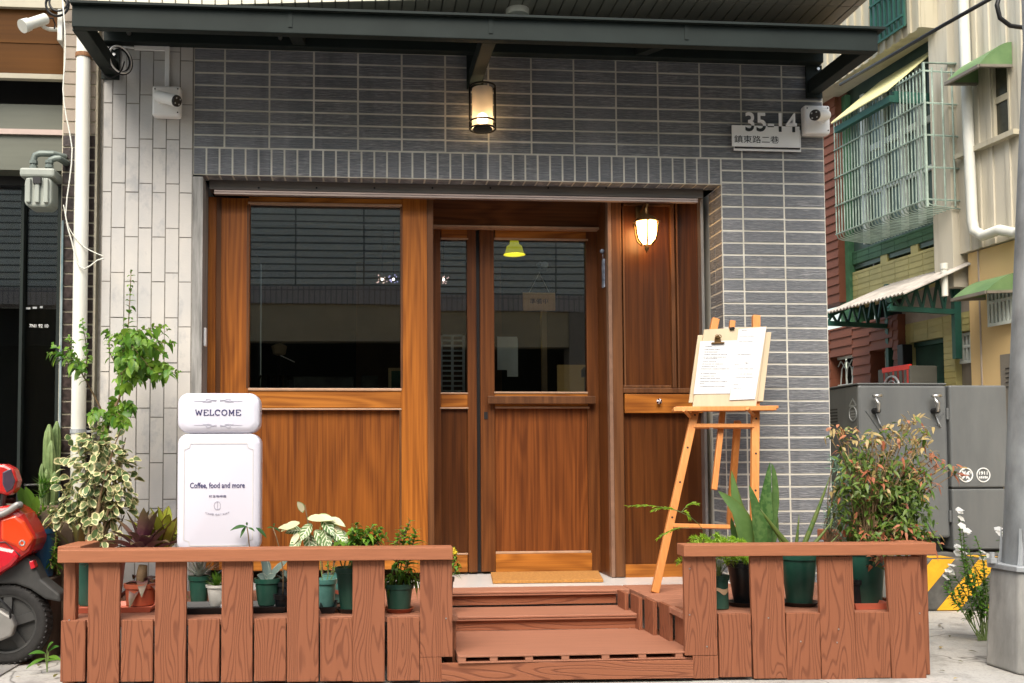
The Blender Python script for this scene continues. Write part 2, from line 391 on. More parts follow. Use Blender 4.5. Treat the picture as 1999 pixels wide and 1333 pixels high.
# ------------------------------------------------------------------ shop building
R_ = 0.0709; TW = 0.2489; X1 = 0.4199; Z0 = 2.7392; XR = X1 + 13*TW          # tile module, joints, right corner of the wall
YW, YD, YP = 0.20, 0.50, 0.22                                                # window unit, door and side panel planes
ZF = 0.29                                                                    # porch / deck level
shop = thing('cafe_building', (1.6, .4, 0), 'cafe shopfront faced in slate blue strip tile with a teak door and window', 'building')
G = 0.0105
def tile_rows(mb, x0, x1, z0, z1, joints, y=0.0, th=.002):
    """courses between z0 and z1, split at the given x joints"""
    k0 = math.floor((z0-Z0)/R_+.01); k1 = math.ceil((z1-Z0)/R_-.01)
    xs = [x0] + [j for j in joints if x0+.01 < j < x1-.01] + [x1]
    for k in range(k0, k1):
        a, b = max(z0, Z0+k*R_), min(z1, Z0+(k+1)*R_)
        if b-a < .012: continue
        for i in range(len(xs)-1):
            o = random.uniform(-.001, .001); jz = random.uniform(-.0008, .0008)
            mb.box(xs[i]+G/2, xs[i+1]-G/2, y-th+o, y+.004, a+G/2+jz, b-G/2+jz)
JX = [X1+j*TW for j in range(-2, 15)]
LB = 2.585                                                                   # lintel underside
RX = 3.03                                                                    # right edge of the opening
backing = MB()
backing.box(0, XR, .0, .12, LB, 6.0); backing.box(RX, XR, .0, .35, 0, LB)
backing.box(XR-.15, XR, .35, 7.0, 0, 6.0)
backing.build('grout_bed', M['grout_pale'], shop)
tl = MB(); tile_rows(tl, 0, XR, Z0, 3.45, JX)
tile_rows(tl, RX, XR, 0, Z0, [X1+11*TW, X1+12*TW])
n = int(round(RX/.0727)); sw = RX/n
for i in range(n):                                                           # soldier course over the opening
    tl.box(i*sw+G/2, (i+1)*sw-G/2, -.002+random.uniform(-.001, .001), .004, LB+.004, Z0-G/2)
    tl.box(i*sw+G/2, (i+1)*sw-G/2, .010, .105, LB-.002+random.uniform(-.001, .001), LB+.002)              # the same course turned under the lintel
k = 0
while Z0-(k+1)*R_ > -.05:                                                    # returns of the right-hand reveal
    a, b = Z0-(k+1)*R_, Z0-k*R_
    b = min(b, LB-.002); a = max(a, .0)
    if b-a > .015:
        for (ya, yb) in ((.004, .112), (.118, .200)):
            tl.box(RX-.002+random.uniform(-.001, .001), RX+.004, ya, yb, a+G/2, b-G/2)
    k += 1
tl.build('wall_tiles', M['tile_blue'], shop)
# pale pillar on the left
PX = [-.492, -.442] + [-.368+.0735*i for i in range(5)] + [-.003]
pb = MB().box(-.495, 0, -.0045, .5, 0, 6.0); pb.build('pillar_core', M['grout_dark'], shop)
pt = MB()
for i in range(len(PX)-1):
    z = 3.027 - .25*20 + (0 if i % 2 else -.05)
    while z < 6:
        a, b = max(z, 0), z+.25
        if b > .05 and a < 5.9: pt.box(PX[i]+.003, PX[i+1]-.003, -.008+random.uniform(-.0015, .0015), .004, a+.003, b-.003)
        z += .25
pt.build('pillar_tiles', M['tile_grey'], shop)
jb = MB().box(-.001, .055, -.004, .42, 0, LB-.012); jb.build('reveal', M['jamb'], shop)
# floor of the recessed porch and inner room
MB().box(0.05, RX-.01, -.10, 3.6, 0, ZF-.002).build('porch_floor', M['porch'], shop)
# upper floor projecting over the canopy
sof = [aZ(200, 22, 3.45), aZ(500, 8, 3.45), aZ(830, 0, 3.45)]
ub = MB()
yL, yR = -.12, -1.1
def yfront(x): return -.215 - .13*(x+.0)
ub.hexa([(-.5, yfront(-.5)+.01, 3.46), (XR-.01, yfront(XR)+.01, 3.46), (XR-.01, -.001, 3.46), (-.5, -.001, 3.46), (-.5, yfront(-.5)+.01, 6.4), (XR-.01, yfront(XR)+.01, 6.4), (XR-.01, -.001, 6.4), (-.5, -.001, 6.4)])
ub.build('upper_floor', M['grout_dark'], shop)
st_ = MB(); x = -.5
while x < XR-.02:
    x2 = min(x+.072, XR-.004); yb = 0.0; row = 0
    ya = max(yfront(x), yfront(x2))
    while yb > ya+.02:
        yn = max(yb-.235, ya); st_.box(x+.004, x2-.004, yn+.004, yb-.004, 3.448, 3.458); yb = yn
    x = x2
st_.build('soffit_tiles', M['soffit'], shop)
ct = MB(); x = -.5
while x < XR-.02:
    x2 = min(x+.072, XR-.004)
    for kz in range(12):
        a = 3.45+kz*.245; ct.hexa([(x+.004, yfront(x+.004), a), (x2-.004, yfront(x2-.004), a), (x2-.004, yfront(x2)+.02, a), (x+.004, yfront(x)+.02, a),
                                   (x+.004, yfront(x+.004), a+.238), (x2-.004, yfront(x2-.004), a+.238), (x2-.004, yfront(x2)+.02, a+.238), (x+.004, yfront(x)+.02, a+.238)])
    x = x2
ct.build('upper_wall_tiles', M['cream_tile'], shop)
# rolling shutter casing under the lintel
sh = MB().px(408, 354, 1373, 378, .10, .20); sh.build('shutter_casing', M['shutter'], shop, bevel=.003)
each('shutter_lip', ((418, 379, 1362, 382), (418, 383, 1362, 386.5)), .085, .12, M['shutter_lip'], shop, 0)  # lower strip's pale colour stands for the highlight under the casing
for i in range(8):
    c = aY(505+i*113, 367, .10); MB().tube([(c.x, .1005, c.z), (c.x, .096, c.z)], .006, 8).build('shutter_screw', M['black'], shop)

# --- window unit left
each('window_stile', ((430, 386, 486, 1112), (783, 386, 835, 1118)), YW, YW+.06, M['teak'], shop, .003)
each('window_rail', ((486, 386, 783, 396), (486, 763, 783, 796), (486, 1075, 783, 1113)), YW+.001, YW+.06, M['teak_flat'], shop, .003)
each('window_bead', ((484, 396, 784, 400), (484, 757.5, 784, 762.5), (486, 797, 784, 800), (486, 1072, 784, 1075)), YW-.006, YW+.03, M['bead'], shop)
each('window_moulding', ((481, 400, 486, 757), (782, 400, 786, 757), (780, 800, 784, 1072)), YW-.003, YW+.029, M['teak_dark'], shop)
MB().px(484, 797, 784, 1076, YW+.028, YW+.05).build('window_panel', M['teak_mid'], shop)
MB().px(480, 392, 790, 765, YW+.03, YW+.038).build('window_pane', M['glass'], shop)
MB().px(404, 384, 420, 1113, YW, YW+.08).build('window_post', M['teak'], shop, bevel=.003)
MB().px(420, 384, 431, 1113, YW+.012, YW+.08).build('window_seal', M['teak_dark'], shop)
# --- post between window and door
MB().px(834.5, 384, 847, 1121, YW-.004, YD+.05).build('door_post', M['teak_dark'], shop, bevel=.004)
# --- door header, side light and door
MB().px(840, 384, 1200, 441, YD-.05, YD+.06).build('door_header', M['teak_head'], shop, bevel=.003)
MB().px(843, 441, 1172, 445, YD-.065, YD).build('door_header_bead', M['bead'], shop)
each('sidelight_stile', ((840, 445, 861, 1117), (913, 445, 931, 1117)), YD, YD+.05, M['teak_brown'], shop, .003)
each('sidelight_rail', ((861, 445, 913, 466), (861, 769, 913, 795), (861, 1083, 913, 1117)), YD+.001, YD+.05, M['teak_flat'], shop, .003)
each('sidelight_bead', ((860, 464, 914, 467), (860, 766, 914, 769), (859, 795, 915, 798), (860, 1080, 914, 1083)), YD-.004, YD+.02, M['bead'], shop)
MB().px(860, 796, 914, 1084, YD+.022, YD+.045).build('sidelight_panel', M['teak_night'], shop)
MB().px(857, 462, 917, 770, YD+.026, YD+.034).build('sidelight_pane', M['glass'], shop)
MB().px(929, 445, 940, 1117, YD+.03, YD+.05).build('door_gap', M['black'], shop)
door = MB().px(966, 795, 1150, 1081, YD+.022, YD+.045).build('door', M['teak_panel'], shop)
each('stile', ((938, 447, 966, 1116), (1147, 447, 1172, 1116)), YD, YD+.05, M['teak_brown'], door, .003)
each('rail', ((966, 447, 1147, 466), (966, 768, 1150, 794)), YD+.001, YD+.05, M['teak_flat'], door, .003)
MB().px(968, 1080, 1156, 1115.5, YD-.003, YD+.05).build('bottom_rail', M['teak_flat'], door, bevel=.003)
each('bead', ((965, 465, 1148, 468.5), (965, 764.5, 1148, 768), (967, 793.5, 1151, 797), (968, 1076, 1154, 1080)), YD-.005, YD+.02, M['bead'], door)
MB().px(962, 462, 1150, 770, YD+.026, YD+.034).build('pane', M['glass'], door)
MB().px(953, 773, 1163, 788, YD-.055, YD-.03).px(960, 776, 968, 786, YD-.03, YD).px(1148, 776, 1156, 786, YD-.03, YD).build('push_bar', M['teak_dark'], door, bevel=.003)
MB().px(945, 804, 952, 818, YD-.003, YD+.01).build('keyhole', M['black'], door)
# --- right side: return wall of the porch, post, panel, drawer
xr0 = aY(1192, 760, YP).x
MB().hexa([(xr0-.005, YP+.005, ZF), (xr0+.06, YP+.005, ZF), (xr0+.06, YD+.1, ZF), (xr0-.005, YD+.1, ZF), (xr0-.005, YP+.005, LB-.03), (xr0+.06, YP+.005, LB-.03), (xr0+.06, YD+.1, LB-.03), (xr0-.005, YD+.1, LB-.03)]).build('porch_side', M['teak_brown'], shop)
MB().px(1190, 384, 1197, 1127, YP-.004, YP+.05).build('post_bead', simple('muted bead', (.20, .115, .075), .4, var=.15, scale=20), shop, bevel=.002)
MB().px(1197, 384, 1217, 1127, YP-.002, YP+.06).build('panel_post', M['teak_dark'], shop, bevel=.005)
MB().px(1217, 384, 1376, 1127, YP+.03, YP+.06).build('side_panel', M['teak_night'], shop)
each('panel_moulding', ((1217, 384, 1310.5, 401), (1311, 384, 1318, 757), (1322, 384, 1325, 757), (1217, 752, 1310.5, 757)), YP+.006, YP+.03, M['teak_dark'], shop)
MB().px(1217, 757.5, 1376, 767, YP-.012, YP+.03).build('panel_ledge', M['teak_dark'], shop, bevel=.003)
MB().px(1217, 401, 1220, 752, YP+.008, YP+.03).build('panel_bead', M['teak_dark'], shop)
drw = MB().px(1220, 769, 1376, 806, YP-.008, YP+.028).build('drawer', M['teak_flat'], shop, bevel=.003)
kb = aY(1285, 784, YP-.01)
MB().tube([(kb.x, kb.y, kb.z), (kb.x, kb.y-.012, kb.z)], .006, 8).build('knob_stem', M['brass'], drw)
kn = MB(); 
for i in range(8):
    a = i*math.pi/4
    kn.add([(kb.x, kb.y-.034, kb.z)] + [(kb.x+.017*math.cos(a+math.pi/4*j/3), kb.y-.022, kb.z+.017*math.sin(a+math.pi/4*j/3)) for j in range(4)] + [(kb.x+.010*math.cos(a+math.pi/4*j/3), kb.y-.011, kb.z+.010*math.sin(a+math.pi/4*j/3)) for j in range(4)],
           [(0, 1, 2), (0, 2, 3), (0, 3, 4), (1, 5, 6, 2), (2, 6, 7, 3), (3, 7, 8, 4)], .0 if i % 2 else 1.0)
t = NT('striped china knob'); t.set(t.mix(t.attr(), (.78, .74, .76), (.05, .02, .03)), .2); kn.build('knob', t.m, drw, smooth=True)
MB().px(1220, 1101, 1376, 1127, YP+.012, YP+.03).build('plinth', M['teak_flat'], shop, bevel=.002)
MB().px(1373, 384, 1378.5, 1127, YP-.025, YP+.06).build('edge_strip', M['steel'], shop)
# --- dark room behind the glass
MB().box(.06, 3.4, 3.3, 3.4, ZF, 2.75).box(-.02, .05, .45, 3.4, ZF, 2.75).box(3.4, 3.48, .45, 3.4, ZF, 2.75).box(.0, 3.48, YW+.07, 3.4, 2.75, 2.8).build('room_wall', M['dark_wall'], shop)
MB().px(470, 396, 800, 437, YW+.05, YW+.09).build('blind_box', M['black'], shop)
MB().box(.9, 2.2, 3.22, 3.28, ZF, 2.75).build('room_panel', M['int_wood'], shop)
# ------------------------------------------------------------------ canopy
CY = -.68; cxl, cxr = aY(140, 30, CY).x, aY(1714, 76, CY).x
can = thing('steel_canopy', (1.6, 0, 3.2), 'dark green grey steel canopy with braced arms above the shopfront', 'canopy')
zb = 3.112; zt = 3.222
MB().box(cxl, cxr, CY, CY+.05, zb, zt).build('front_beam', M['iron'], can, bevel=.004)
MB().box(cxl-.005, cxr+.03, CY-.025, CY+.06, zt, zt+.012).build('front_flange', M['iron'], can)
MB().box(cxl, cxr, -.075, -.012, 3.30, 3.40).build('rear_beam', M['iron'], can, bevel=.004)
rf = MB().hexa([(cxl, CY+.06, 3.236), (cxr, CY+.06, 3.236), (cxr, -.012, 3.412), (cxl, -.012, 3.412), (cxl, CY+.06, 3.246), (cxr, CY+.06, 3.246), (cxr, -.012, 3.422), (cxl, -.012, 3.422)])
rf.build('roof_sheet', M['iron'], can)
for xc in (cxl+.025, aY(957, 78, CY).x, cxr-.035):
    w = .036
    b = MB().hexa([(xc-w, CY+.05, zb), (xc+w, CY+.05, zb), (xc+w, -.012, zb+.02), (xc-w, -.012, zb+.02), (xc-w, CY+.05, zb+.085), (xc+w, CY+.05, zb+.085), (xc+w, -.012, zb+.10), (xc-w, -.012, zb+.10)])
    a = b.build('arm', M['iron'], can, bevel=.004)
    MB().box(xc-w-.012, xc+w+.012, -.024, -.009, zb-.005, 3.30).build('wall_plate', M['iron'], a)
    for zz in (zb+.13, zb+.165): MB().tube([(xc+w*.6, -.024, zz), (xc+w*.6, -.036, zz)], .009, 6).build('bolt', M['steel'], a)
for xc in (aY(570, 70, CY).x, aY(1318, 92, CY).x):
    b = MB().hexa([(xc-.035, CY+.05, zb+.03), (xc+.035, CY+.05, zb+.03), (xc+.035, -.07, 3.31), (xc-.035, -.07, 3.31), (xc-.035, CY+.05, zb+.10), (xc+.035, CY+.05, zb+.10), (xc+.035, -.07, 3.39), (xc-.035, -.07, 3.39)])
    b.build('rafter', M['iron'], can, bevel=.003)
for xc in (aY(567, 18, CY).x, aY(958, 30, CY).x, aY(1340, 42, CY).x):
    MB().box(xc-.010, xc+.010, CY-.004, CY, zb+.03, zt+.0).build('gutter_clip', M['iron'], can)
for (px_, py_) in ((252, 80), (547, 88)): c = aY(px_, py_, -.075); MB().tube([(c.x, -.075, 3.345), (c.x, -.09, 3.345)], .012, 8).build('bolt', M['steel'], can)

# ------------------------------------------------------------------ deck with railing and steps
DA, DB = Vector((-.62, -1.09, 0)), Vector((3.62, -1.26, 0)); DD = (DB-DA).normalized(); DN = Vector((DD.y, -DD.x, 0))   # front line, outward normal (towards street)
if DN.y > 0: DN = -DN
def D(px, py, off=0.0): return aP(px, py, DA+DN*off, DN)
def dbox(mb, x0, y0, x1, y1, o0, o1, lean=0.0, r=None, zb=None, zt=None):
    """board on the deck front: o0 outward face offset, o1 inner face offset"""
    xm, ym = (x0+x1)/2, (y0+y1)/2
    a, b = D(x0, ym, o0), D(x1, ym, o0)
    z1_ = D(xm, y0, o0).z if zt is None else zt; z0_ = D(xm, y1, o0).z if zb is None else zb
    back = DN*(o1-o0); v = []
    for z in (z0_, z1_):
        for q in (a, b, b+back, a+back): v.append((q.x, q.y, z))
    if lean: v = [(q[0]+(lean if q[2] == z0_ else -lean), q[1], q[2]) for q in v]
    return mb.hexa(v, r)
deck = thing('timber_deck', (1.5, -.6, 0), 'reddish brown composite deck with slatted railing and three steps', 'deck')
# floor: left bay, right bay, strip along the porch
stepL, stepR = D(884, 1200).x, D(1350, 1200).x
fb = MB(); y = -.12; n = 0
def fline(x): return DA.y + (x-DA.x)/DD.x*DD.y
while y > -1.3:
    yn = y-.142
    for (xa, xb) in ((-.365, stepL+.03), (stepR-.02, 3.49)):
        ya = max(yn, fline((xa+xb)/2)+.045)
        if y-ya > .03: fb.box(xa, xb, ya+.004, y-.002, ZF-.03, ZF, random.random())
    y = yn
fb.box(stepL+.034, stepR-.024, -.285, -.124, ZF-.03, ZF-.001)
fb.build('floor_boards', M['wpc_top'], deck, bevel=.004)
# front skirt (short boards) and tall boards
shorts = [(118, 1203, 166, 1331), (236, 1203, 298, 1331), (367, 1203, 428, 1331), (496, 1203, 558, 1330), (625, 1203, 688, 1330), (756, 1203, 819, 1329)]
shorts_r = [(1404, 1193, 1467, 1322), (1536, 1191, 1602, 1327), (1671, 1190, 1738, 1324)]
talls = [(171, 1097, 233, 1334), (302, 1096, 363, 1334), (432, 1095, 493, 1332), (560, 1095, 622, 1331), (688, 1094, 751, 1331)]
talls_r = [(1336, 1086, 1399, 1279), (1468, 1086, 1533, 1325), (1601, 1086, 1669, 1328), (1736, 1086, 1803, 1329)]
for r in shorts+shorts_r: dbox(MB(), *r, 0, -.022, lean=.0, zt=ZF+.004).build('skirt_board', M['wpc'], deck, bevel=.003)
b = MB(); dbox(b, *(820, 1094, 883, 1282), .0, -.022, zb=None); dbox(b, *(820, 1283, 862, 1331), .0, -.022); b.build('tall_board', M['wpc'], deck)
for r in talls: dbox(MB(), *r, .0, -.022).build('tall_board', M['wpc'], deck, bevel=.003)
b = MB(); dbox(b, 1336, 1086, 1399, 1279, 0, -.022); dbox(b, 1353, 1280, 1402, 1324, 0, -.022); b.build('tall_board', M['wpc'], deck)
for r in talls_r[1:]: dbox(MB(), *r, 0, -.022, lean=.004 if r[0] < 1700 else .008).build('tall_board', M['wpc'], deck, bevel=.003)
for (a_, b_) in ((1346, 1110), (1346, 1200), (1563, 1252), (1500, 1206), (1637, 1228), (1634, 1254), (1380, 1262), (871, 1207), (135, 1210), (1795, 1197)):
    c = D(a_, b_, .001); MB().tube([c, c+DN*.0015], .0035, 7).build('screw_head', M['steel'], deck)
for (x0, y0, x1, y1) in ((112, 1071, 884, 1096), (1335, 1062, 1828, 1085)):
    a0, a1 = D(x0, y0, .03), D(x1, y0, .03); z1_ = (a0.z+a1.z)/2
    z0_ = (D(x0, y1, .03).z + D(x1, y1, .03).z)/2
    bk = DN*(-.115); v = []
    for z in (z0_, z1_):
        for q in (a0, a1, a1+bk, a0+bk): v.append((q.x, q.y, z))
    MB().hexa(v).build('top_rail', M['wpc_plain'], deck, bevel=.004)
RZ = D(500, 1069, .03).z
# side rails and corner posts
MB().hexa([(-.42, -.985, RZ-.055), (-.32, -.985, RZ-.055), (-.30, -.36, RZ-.055), (-.40, -.36, RZ-.055), (-.42, -.985, RZ), (-.32, -.985, RZ), (-.30, -.36, RZ), (-.40, -.36, RZ)]).build('side_rail', M['wpc_plain'], deck, bevel=.004)
MB().box(3.42, 3.52, -1.12, -.30, RZ-.06, RZ-.004).build('side_rail', M['wpc_plain'], deck, bevel=.004)
for (x, y) in ((-.345, -1.03), (-.335, -.42), (3.49, -1.17), (3.465, -.36)):
    MB().box(x-.026, x+.026, y-.026, y+.026, .0, RZ-.062).build('post', M['wpc'], deck, bevel=.003)
for i in range(5): MB().box(3.495, 3.512, -1.12+i*.155, -.98+i*.155, .0, ZF+.01).build('side_skirt', M['wpc'], deck, bevel=.002)
for i in range(5): MB().box(-.385, -.370, -1.0+i*.145, -.865+i*.145, .0, ZF).build('side_skirt', M['wpc'], deck, bevel=.002)
# steps
def tread(x0, x1, zt_, yf, yb, hol=False):
    b = MB().box(x0, x1, yf, yb, zt_-.012, zt_).box(x0, x1, yf+.004, yb, zt_-.024, zt_-.0135)
    return b.build('tread', M['wpc_top'], deck, bevel=.003)
sxl, sxr = stepL, stepR
tread(sxl+.03, sxr-.10, ZF-.0005, -.315, -.288)
MB().box(sxl+.03, sxr-.10, -.285, -.262, .215, ZF-.031).build('riser', M['wpc_flat'], deck)
tread(sxl+.03, sxr-.06, .205, -.60, -.287)
MB().box(sxl+.03, sxr-.06, -.575, -.555, .130, .180).build('riser', M['wpc_flat'], deck)
# lowest step: hollow board ends to the front
zlo = .128; yf = -1.20
b = MB().box(sxl+.02, sxr+.03, yf, -.57, zlo-.008, zlo).box(sxl+.02, sxr+.03, yf+.003, -.57, zlo-.034, zlo-.027)
x = sxl+.02
while x < sxr+.02: b.box(x, min(x+.034, sxr+.03), yf+.003, -.6, zlo-.027, zlo-.008); x += .155 + random.uniform(-.02, .03)
b.build('tread', M['wpc_top'], deck, bevel=.0015)
b = MB(); dbox(b, 862, 1283, 1354, 1327, .012, -.012, zt=zlo-.036); b.build('riser', M['wpc_flat'], deck, bevel=.002)
# cheek boards either side of the steps
for i in range(5):
    y1_ = -.33-i*.155; b = MB().box(sxr-.105+i*.028, sxr-.085+i*.028, y1_-.15, y1_, .0, ZF+.002); b.build('cheek_board', M['wpc'], deck, bevel=.002)
MB().box(sxl+.008, sxl+.026, -1.05, -.33, .0, ZF-.02).build('cheek_board', M['wpc'], deck, bevel=.002)

# ------------------------------------------------------------------ door mat
a, b_, c, d_ = aZ(958, 1119, ZF+.01), aZ(1168, 1116, ZF+.01), aZ(1178, 1133, ZF+.01), aZ(962, 1136, ZF+.01)
mt = MB().hexa([tuple(Vector(q)*1 - Vector((0, 0, .01))) for q in (d_, c, b_, a)] + [tuple(q + Vector((0, 0, .008))) for q in (d_, c, b_, a)])
tag(mt.build('doormat', M['coir'], bevel=.003), 'thin tan coir doormat lying in front of the cafe door', 'doormat')

# ------------------------------------------------------------------ wall lantern
lx, lz = aY(942, 210, -.10), None
lc = aY(942, 253, -.10); lt = aY(942, 166, -.10)
lan = thing('wall_lantern', (lc.x, -.10, lc.z), 'lit cylindrical wall lantern in a black cage on the slate tiles', 'lamp')
zb_, zt_ = lc.z, lt.z; hgt = zt_-zb_; rr = .072
MB().box(lc.x-.035, lc.x+.035, -.024, -.010, zb_+.06, zt_-.04).bar((lc.x, -.02, zb_+hgt*.5), (lc.x, -.07, zb_+hgt*.5), .03, .03).build('backplate', M['blackmetal'], lan)
cg = MB()
for z in (zb_+.004, zb_+.045, zt_-.01): cg.ring((lc.x, -.10, z), (0, 0, 1), rr, .0055, 32, 6)
cg.tube([(lc.x-rr, -.10, zb_), (lc.x-rr, -.10, zt_)], .006, 6); cg.tube([(lc.x+rr, -.10, zb_), (lc.x+rr, -.10, zt_)], .006, 6)
cg.build('cage', M['blackmetal'], lan, smooth=True)
t = NT('lit opal glass'); t.set((.75, .68, .58), .35)
cz = t.n('SeparateXYZ'); t.l(t.coord(), cz.inputs[0])
gl = NT('opal shade'); gl.t.nodes.remove(gl.p)
tr = gl.n('BsdfRefraction'); tr.inputs['Color'].default_value = (.85, .78, .66, 1); tr.inputs['Roughness'].default_value = .42; tr.inputs['IOR'].default_value = 1.02
tl_ = gl.n('BsdfTranslucent'); tl_.inputs[0].default_value = (.8, .68, .50, 1); df = gl.n('BsdfDiffuse'); df.inputs[0].default_value = (.52, .47, .42, 1)
m1 = gl.n('MixShader'); m1.inputs[0].default_value = .12; gl.l(df.outputs[0], m1.inputs[1]); gl.l(tl_.outputs[0], m1.inputs[2])
mx = gl.n('MixShader'); mx.inputs[0].default_value = .30; gl.l(m1.outputs[0], mx.inputs[1]); gl.l(tr.outputs[0], mx.inputs[2]); gl.l(mx.outputs[0], gl.out.inputs[0])
M['opal'] = gl.m
ss = MB(); nn = 40; vs, fs = [], []
for i, z in enumerate((zb_+.012, zt_-.022)):
    for k in range(nn): a = 2*math.pi*k/nn; vs.append((lc.x+.058*math.cos(a), -.10+.058*math.sin(a), z))
for k in range(nn): fs.append((k, (k+1) % nn, nn+(k+1) % nn, nn+k))
ss.add(vs, fs); ss.build('shade', M['opal'], lan, smooth=True)
bulb = MB().ball((lc.x, -.10, zb_+.062), .030, 16, 10, sz=1.1)
bulb.build('bulb', emit('lamp bulb', (1, .72, .42), 30), lan, smooth=True)
MB().lathe((lc.x, -.10, zb_-.006), [(.02, 0), (.055, .004), (.055, .012), (.02, .014)], 24).build('base', M['blackmetal'], lan)

# ------------------------------------------------------------------ coach lamp on the side panel
sc0 = aY(1262, 455, YP-.10); zc = lambda y: aY(1262, y, YP-.10).z
sx_, sy_ = sc0.x, YP-.10
scn = thing('coach_lamp', (sx_, sy_, zc(495)), 'lit brass coach lamp with frosted bell glass on the teak side panel', 'lamp')
z0_, z1_ = zc(478), zc(434)
prof = [(.008, z0_), (.030, z0_+.010), (.046, z0_+.030), (.056, z0_+.060), (.058, z1_-.02), (.058, z1_)]
gl2 = MB(); nn = 32; vs, fs = [], []
for (q, z) in prof:
    for k in range(nn): a = 2*math.pi*k/nn; vs.append((sx_+q*math.cos(a), sy_+q*math.sin(a), z))
for i in range(len(prof)-1):
    for k in range(nn): fs.append((i*nn+k, i*nn+(k+1) % nn, (i+1)*nn+(k+1) % nn, (i+1)*nn+k))
gl2.add(vs, fs); gl2.build('glass_bell', emit('glowing frosted glass', (1, .56, .20), 17, (.9, .8, .65)), scn, smooth=True)
cp = MB().lathe((sx_, sy_, z1_), [(.075, 0), (.078, .006), (.060, .020), (.040, .034), (.020, .044), (.012, .056), (.010, .085)], 28); cp.build('cap', M['brass'], scn, smooth=True, auto=40)
rb = MB()
for k in range(6):
    a = k*math.pi/3+.35
    rb.tube([(sx_+(q+.010)*math.cos(a), sy_+(q+.010)*math.sin(a), z) for (q, z) in [(.072, z1_), (.062, z1_-.03), (.06, z0_+.07), (.048, z0_+.028), (.02, z0_)]], .0055, 6)
rb.build('rib', M['brass'], scn, smooth=True)
MB().lathe((sx_, sy_, zc(494)), [(.001, 0), (.006, .015), (.014, .025), (.012, .035), (.016, .050), (.010, .058)], 16).build('finial', M['brass'], scn, smooth=True)
ab = MB().tube([(sx_, sy_, z1_+.08), (sx_+.005, sy_-.012, z1_+.105), (sx_, sy_+.01, z1_+.12), (sx_, YP-.02, z1_+.10), (sx_, YP+.028, z1_+.085)], .007, 8)
ab.lathe((sx_, YP+.018, z1_+.085), [(.03, -.035), (.03, .035)], 16, sy=.3); ab.build('arm', M['brass'], scn, smooth=True, auto=50)

# ------------------------------------------------------------------ security cameras
def sec_cam(cx_, cy_, aim, label, Y=-.05, s=1.0, plate=(.155, .17)):
    c = aY(cx_, cy_, Y); w, h = plate
    t_ = thing('security_camera', (c.x, -.01, c.z), label, 'security camera', 'white bullet security cameras on the facades')
    o = MB().box(c.x-w/2, c.x+w/2, -.070, -.0095, c.z-h/2, c.z+h/2).build('junction_box', M['white'], t_, bevel=.012)
    sb_ = MB()
    for (a, b) in ((-.4, .38), (.4, .40), (.4, -.38)): sb_.tube([(c.x+w*a, -.071, c.z+h*b), (c.x+w*a, -.0725, c.z+h*b)], .004, 8)
    sb_.build('screw', M['black'], o)
    a = Vector(aim).normalized(); p = Vector((c.x-a.x*.045, -.105, c.z+.012)); q = p + a*.135
    MB().tube([(c.x-a.x*.03, -.068, c.z-.005), (c.x-a.x*.03, -.09, c.z-.005)], .022, 12).build('bracket', M['white'], t_, smooth=True, auto=40)
    MB().tube([p-a*.02, p, q, q+a*.003], [.020, .030, .033, .033], 20).build('barrel', M['white'], t_, smooth=True, auto=40)
    f = MB().tube([q+a*.003, q+a*.016], [.031, .030], 20); f.build('lens_face', M['black'], t_, smooth=True, auto=40)
    l_ = MB(); sdv = a.cross(Vector((0, 0, 1))).normalized(); upv = sdv.cross(a)
    for (i, j) in ((-1, 1), (1, 1), (-1, -1), (1, -1)): l_.tube([q+a*.0165+sdv*i*.014+upv*j*.014, q+a*.0175+sdv*i*.014+upv*j*.014], .005, 8)
    l_.build('infrared_lamp', M['galv'], t_)
    return t_
sec_cam(326, 199, (.78, -.52, -.36), 'white bullet security camera on the pale grey tiled pillar')
sec_cam(1593, 235, (-.74, -.6, -.22), 'white bullet security camera on the wall corner beside the number plate')
cdt = MB(); a = aY(326, 173, -.02); tpz = aY(326, 95, -.02).z; xl = aY(262, 95, -.02).x
cdt.box(a.x-.012, a.x+.012, -.025, -.009, a.z, tpz+.012).box(xl, a.x-.0125, -.025, -.009, tpz-.012, tpz+.012)
tag(cdt.build('cable_trunking', M['white'], bevel=.002), 'white square cable trunking rising from the left security camera to the canopy', 'cable trunking')

# ------------------------------------------------------------------ house number plate
a, b_ = aY(1428, 243, -.035), aY(1561, 291, -.035)
npz1, npz0 = aY(1490, 246, -.035).z, aY(1490, 287, -.035).z
plate = thing('number_plate', ((a.x+b_.x)/2, -.012, npz0), 'white address plate reading 35-14 with Chinese street name', 'sign')
MB().box(a.x, b_.x, -.04, -.034, npz0, npz1).build('front_plate', M['white'], plate)
MB().box(a.x+.016, b_.x+.013, -.026, -.020, npz0-.020, npz1-.016).build('back_plate', M['white'], plate)
MB().box(a.x+.02, b_.x+.004, -.033, -.0265, npz0-.008, npz1-.024).build('spacer', M['black'], plate)
MB().box(a.x+.05, b_.x-.05, -.020, -.008, npz0+.03, npz1-.03).build('mount', M['steel'], plate)
dzc = aY(1505, 239, -.04).z; dx_ = aY(1505, 239, -.04).x; dh = .112; dw = aY(1555, 239, -.04).x-aY(1455, 239, -.04).x
text('numeral', '35-14', (dx_, -.041, dzc), dh, simple('bright white paint', (.85, .85, .84), .4, var=.02), plate, width=dw, bold=.012, cut=((0, 0, npz1), (0, 0, -1)), ext=.006)
text('numeral_foot', '35-14', (dx_, -.0405, dzc), dh, simple('dark grey lettering', (.03, .035, .035), .5), plate, width=dw, bold=.012, cut=((0, 0, npz1-.002), (0, 0, 1)), ext=.002)
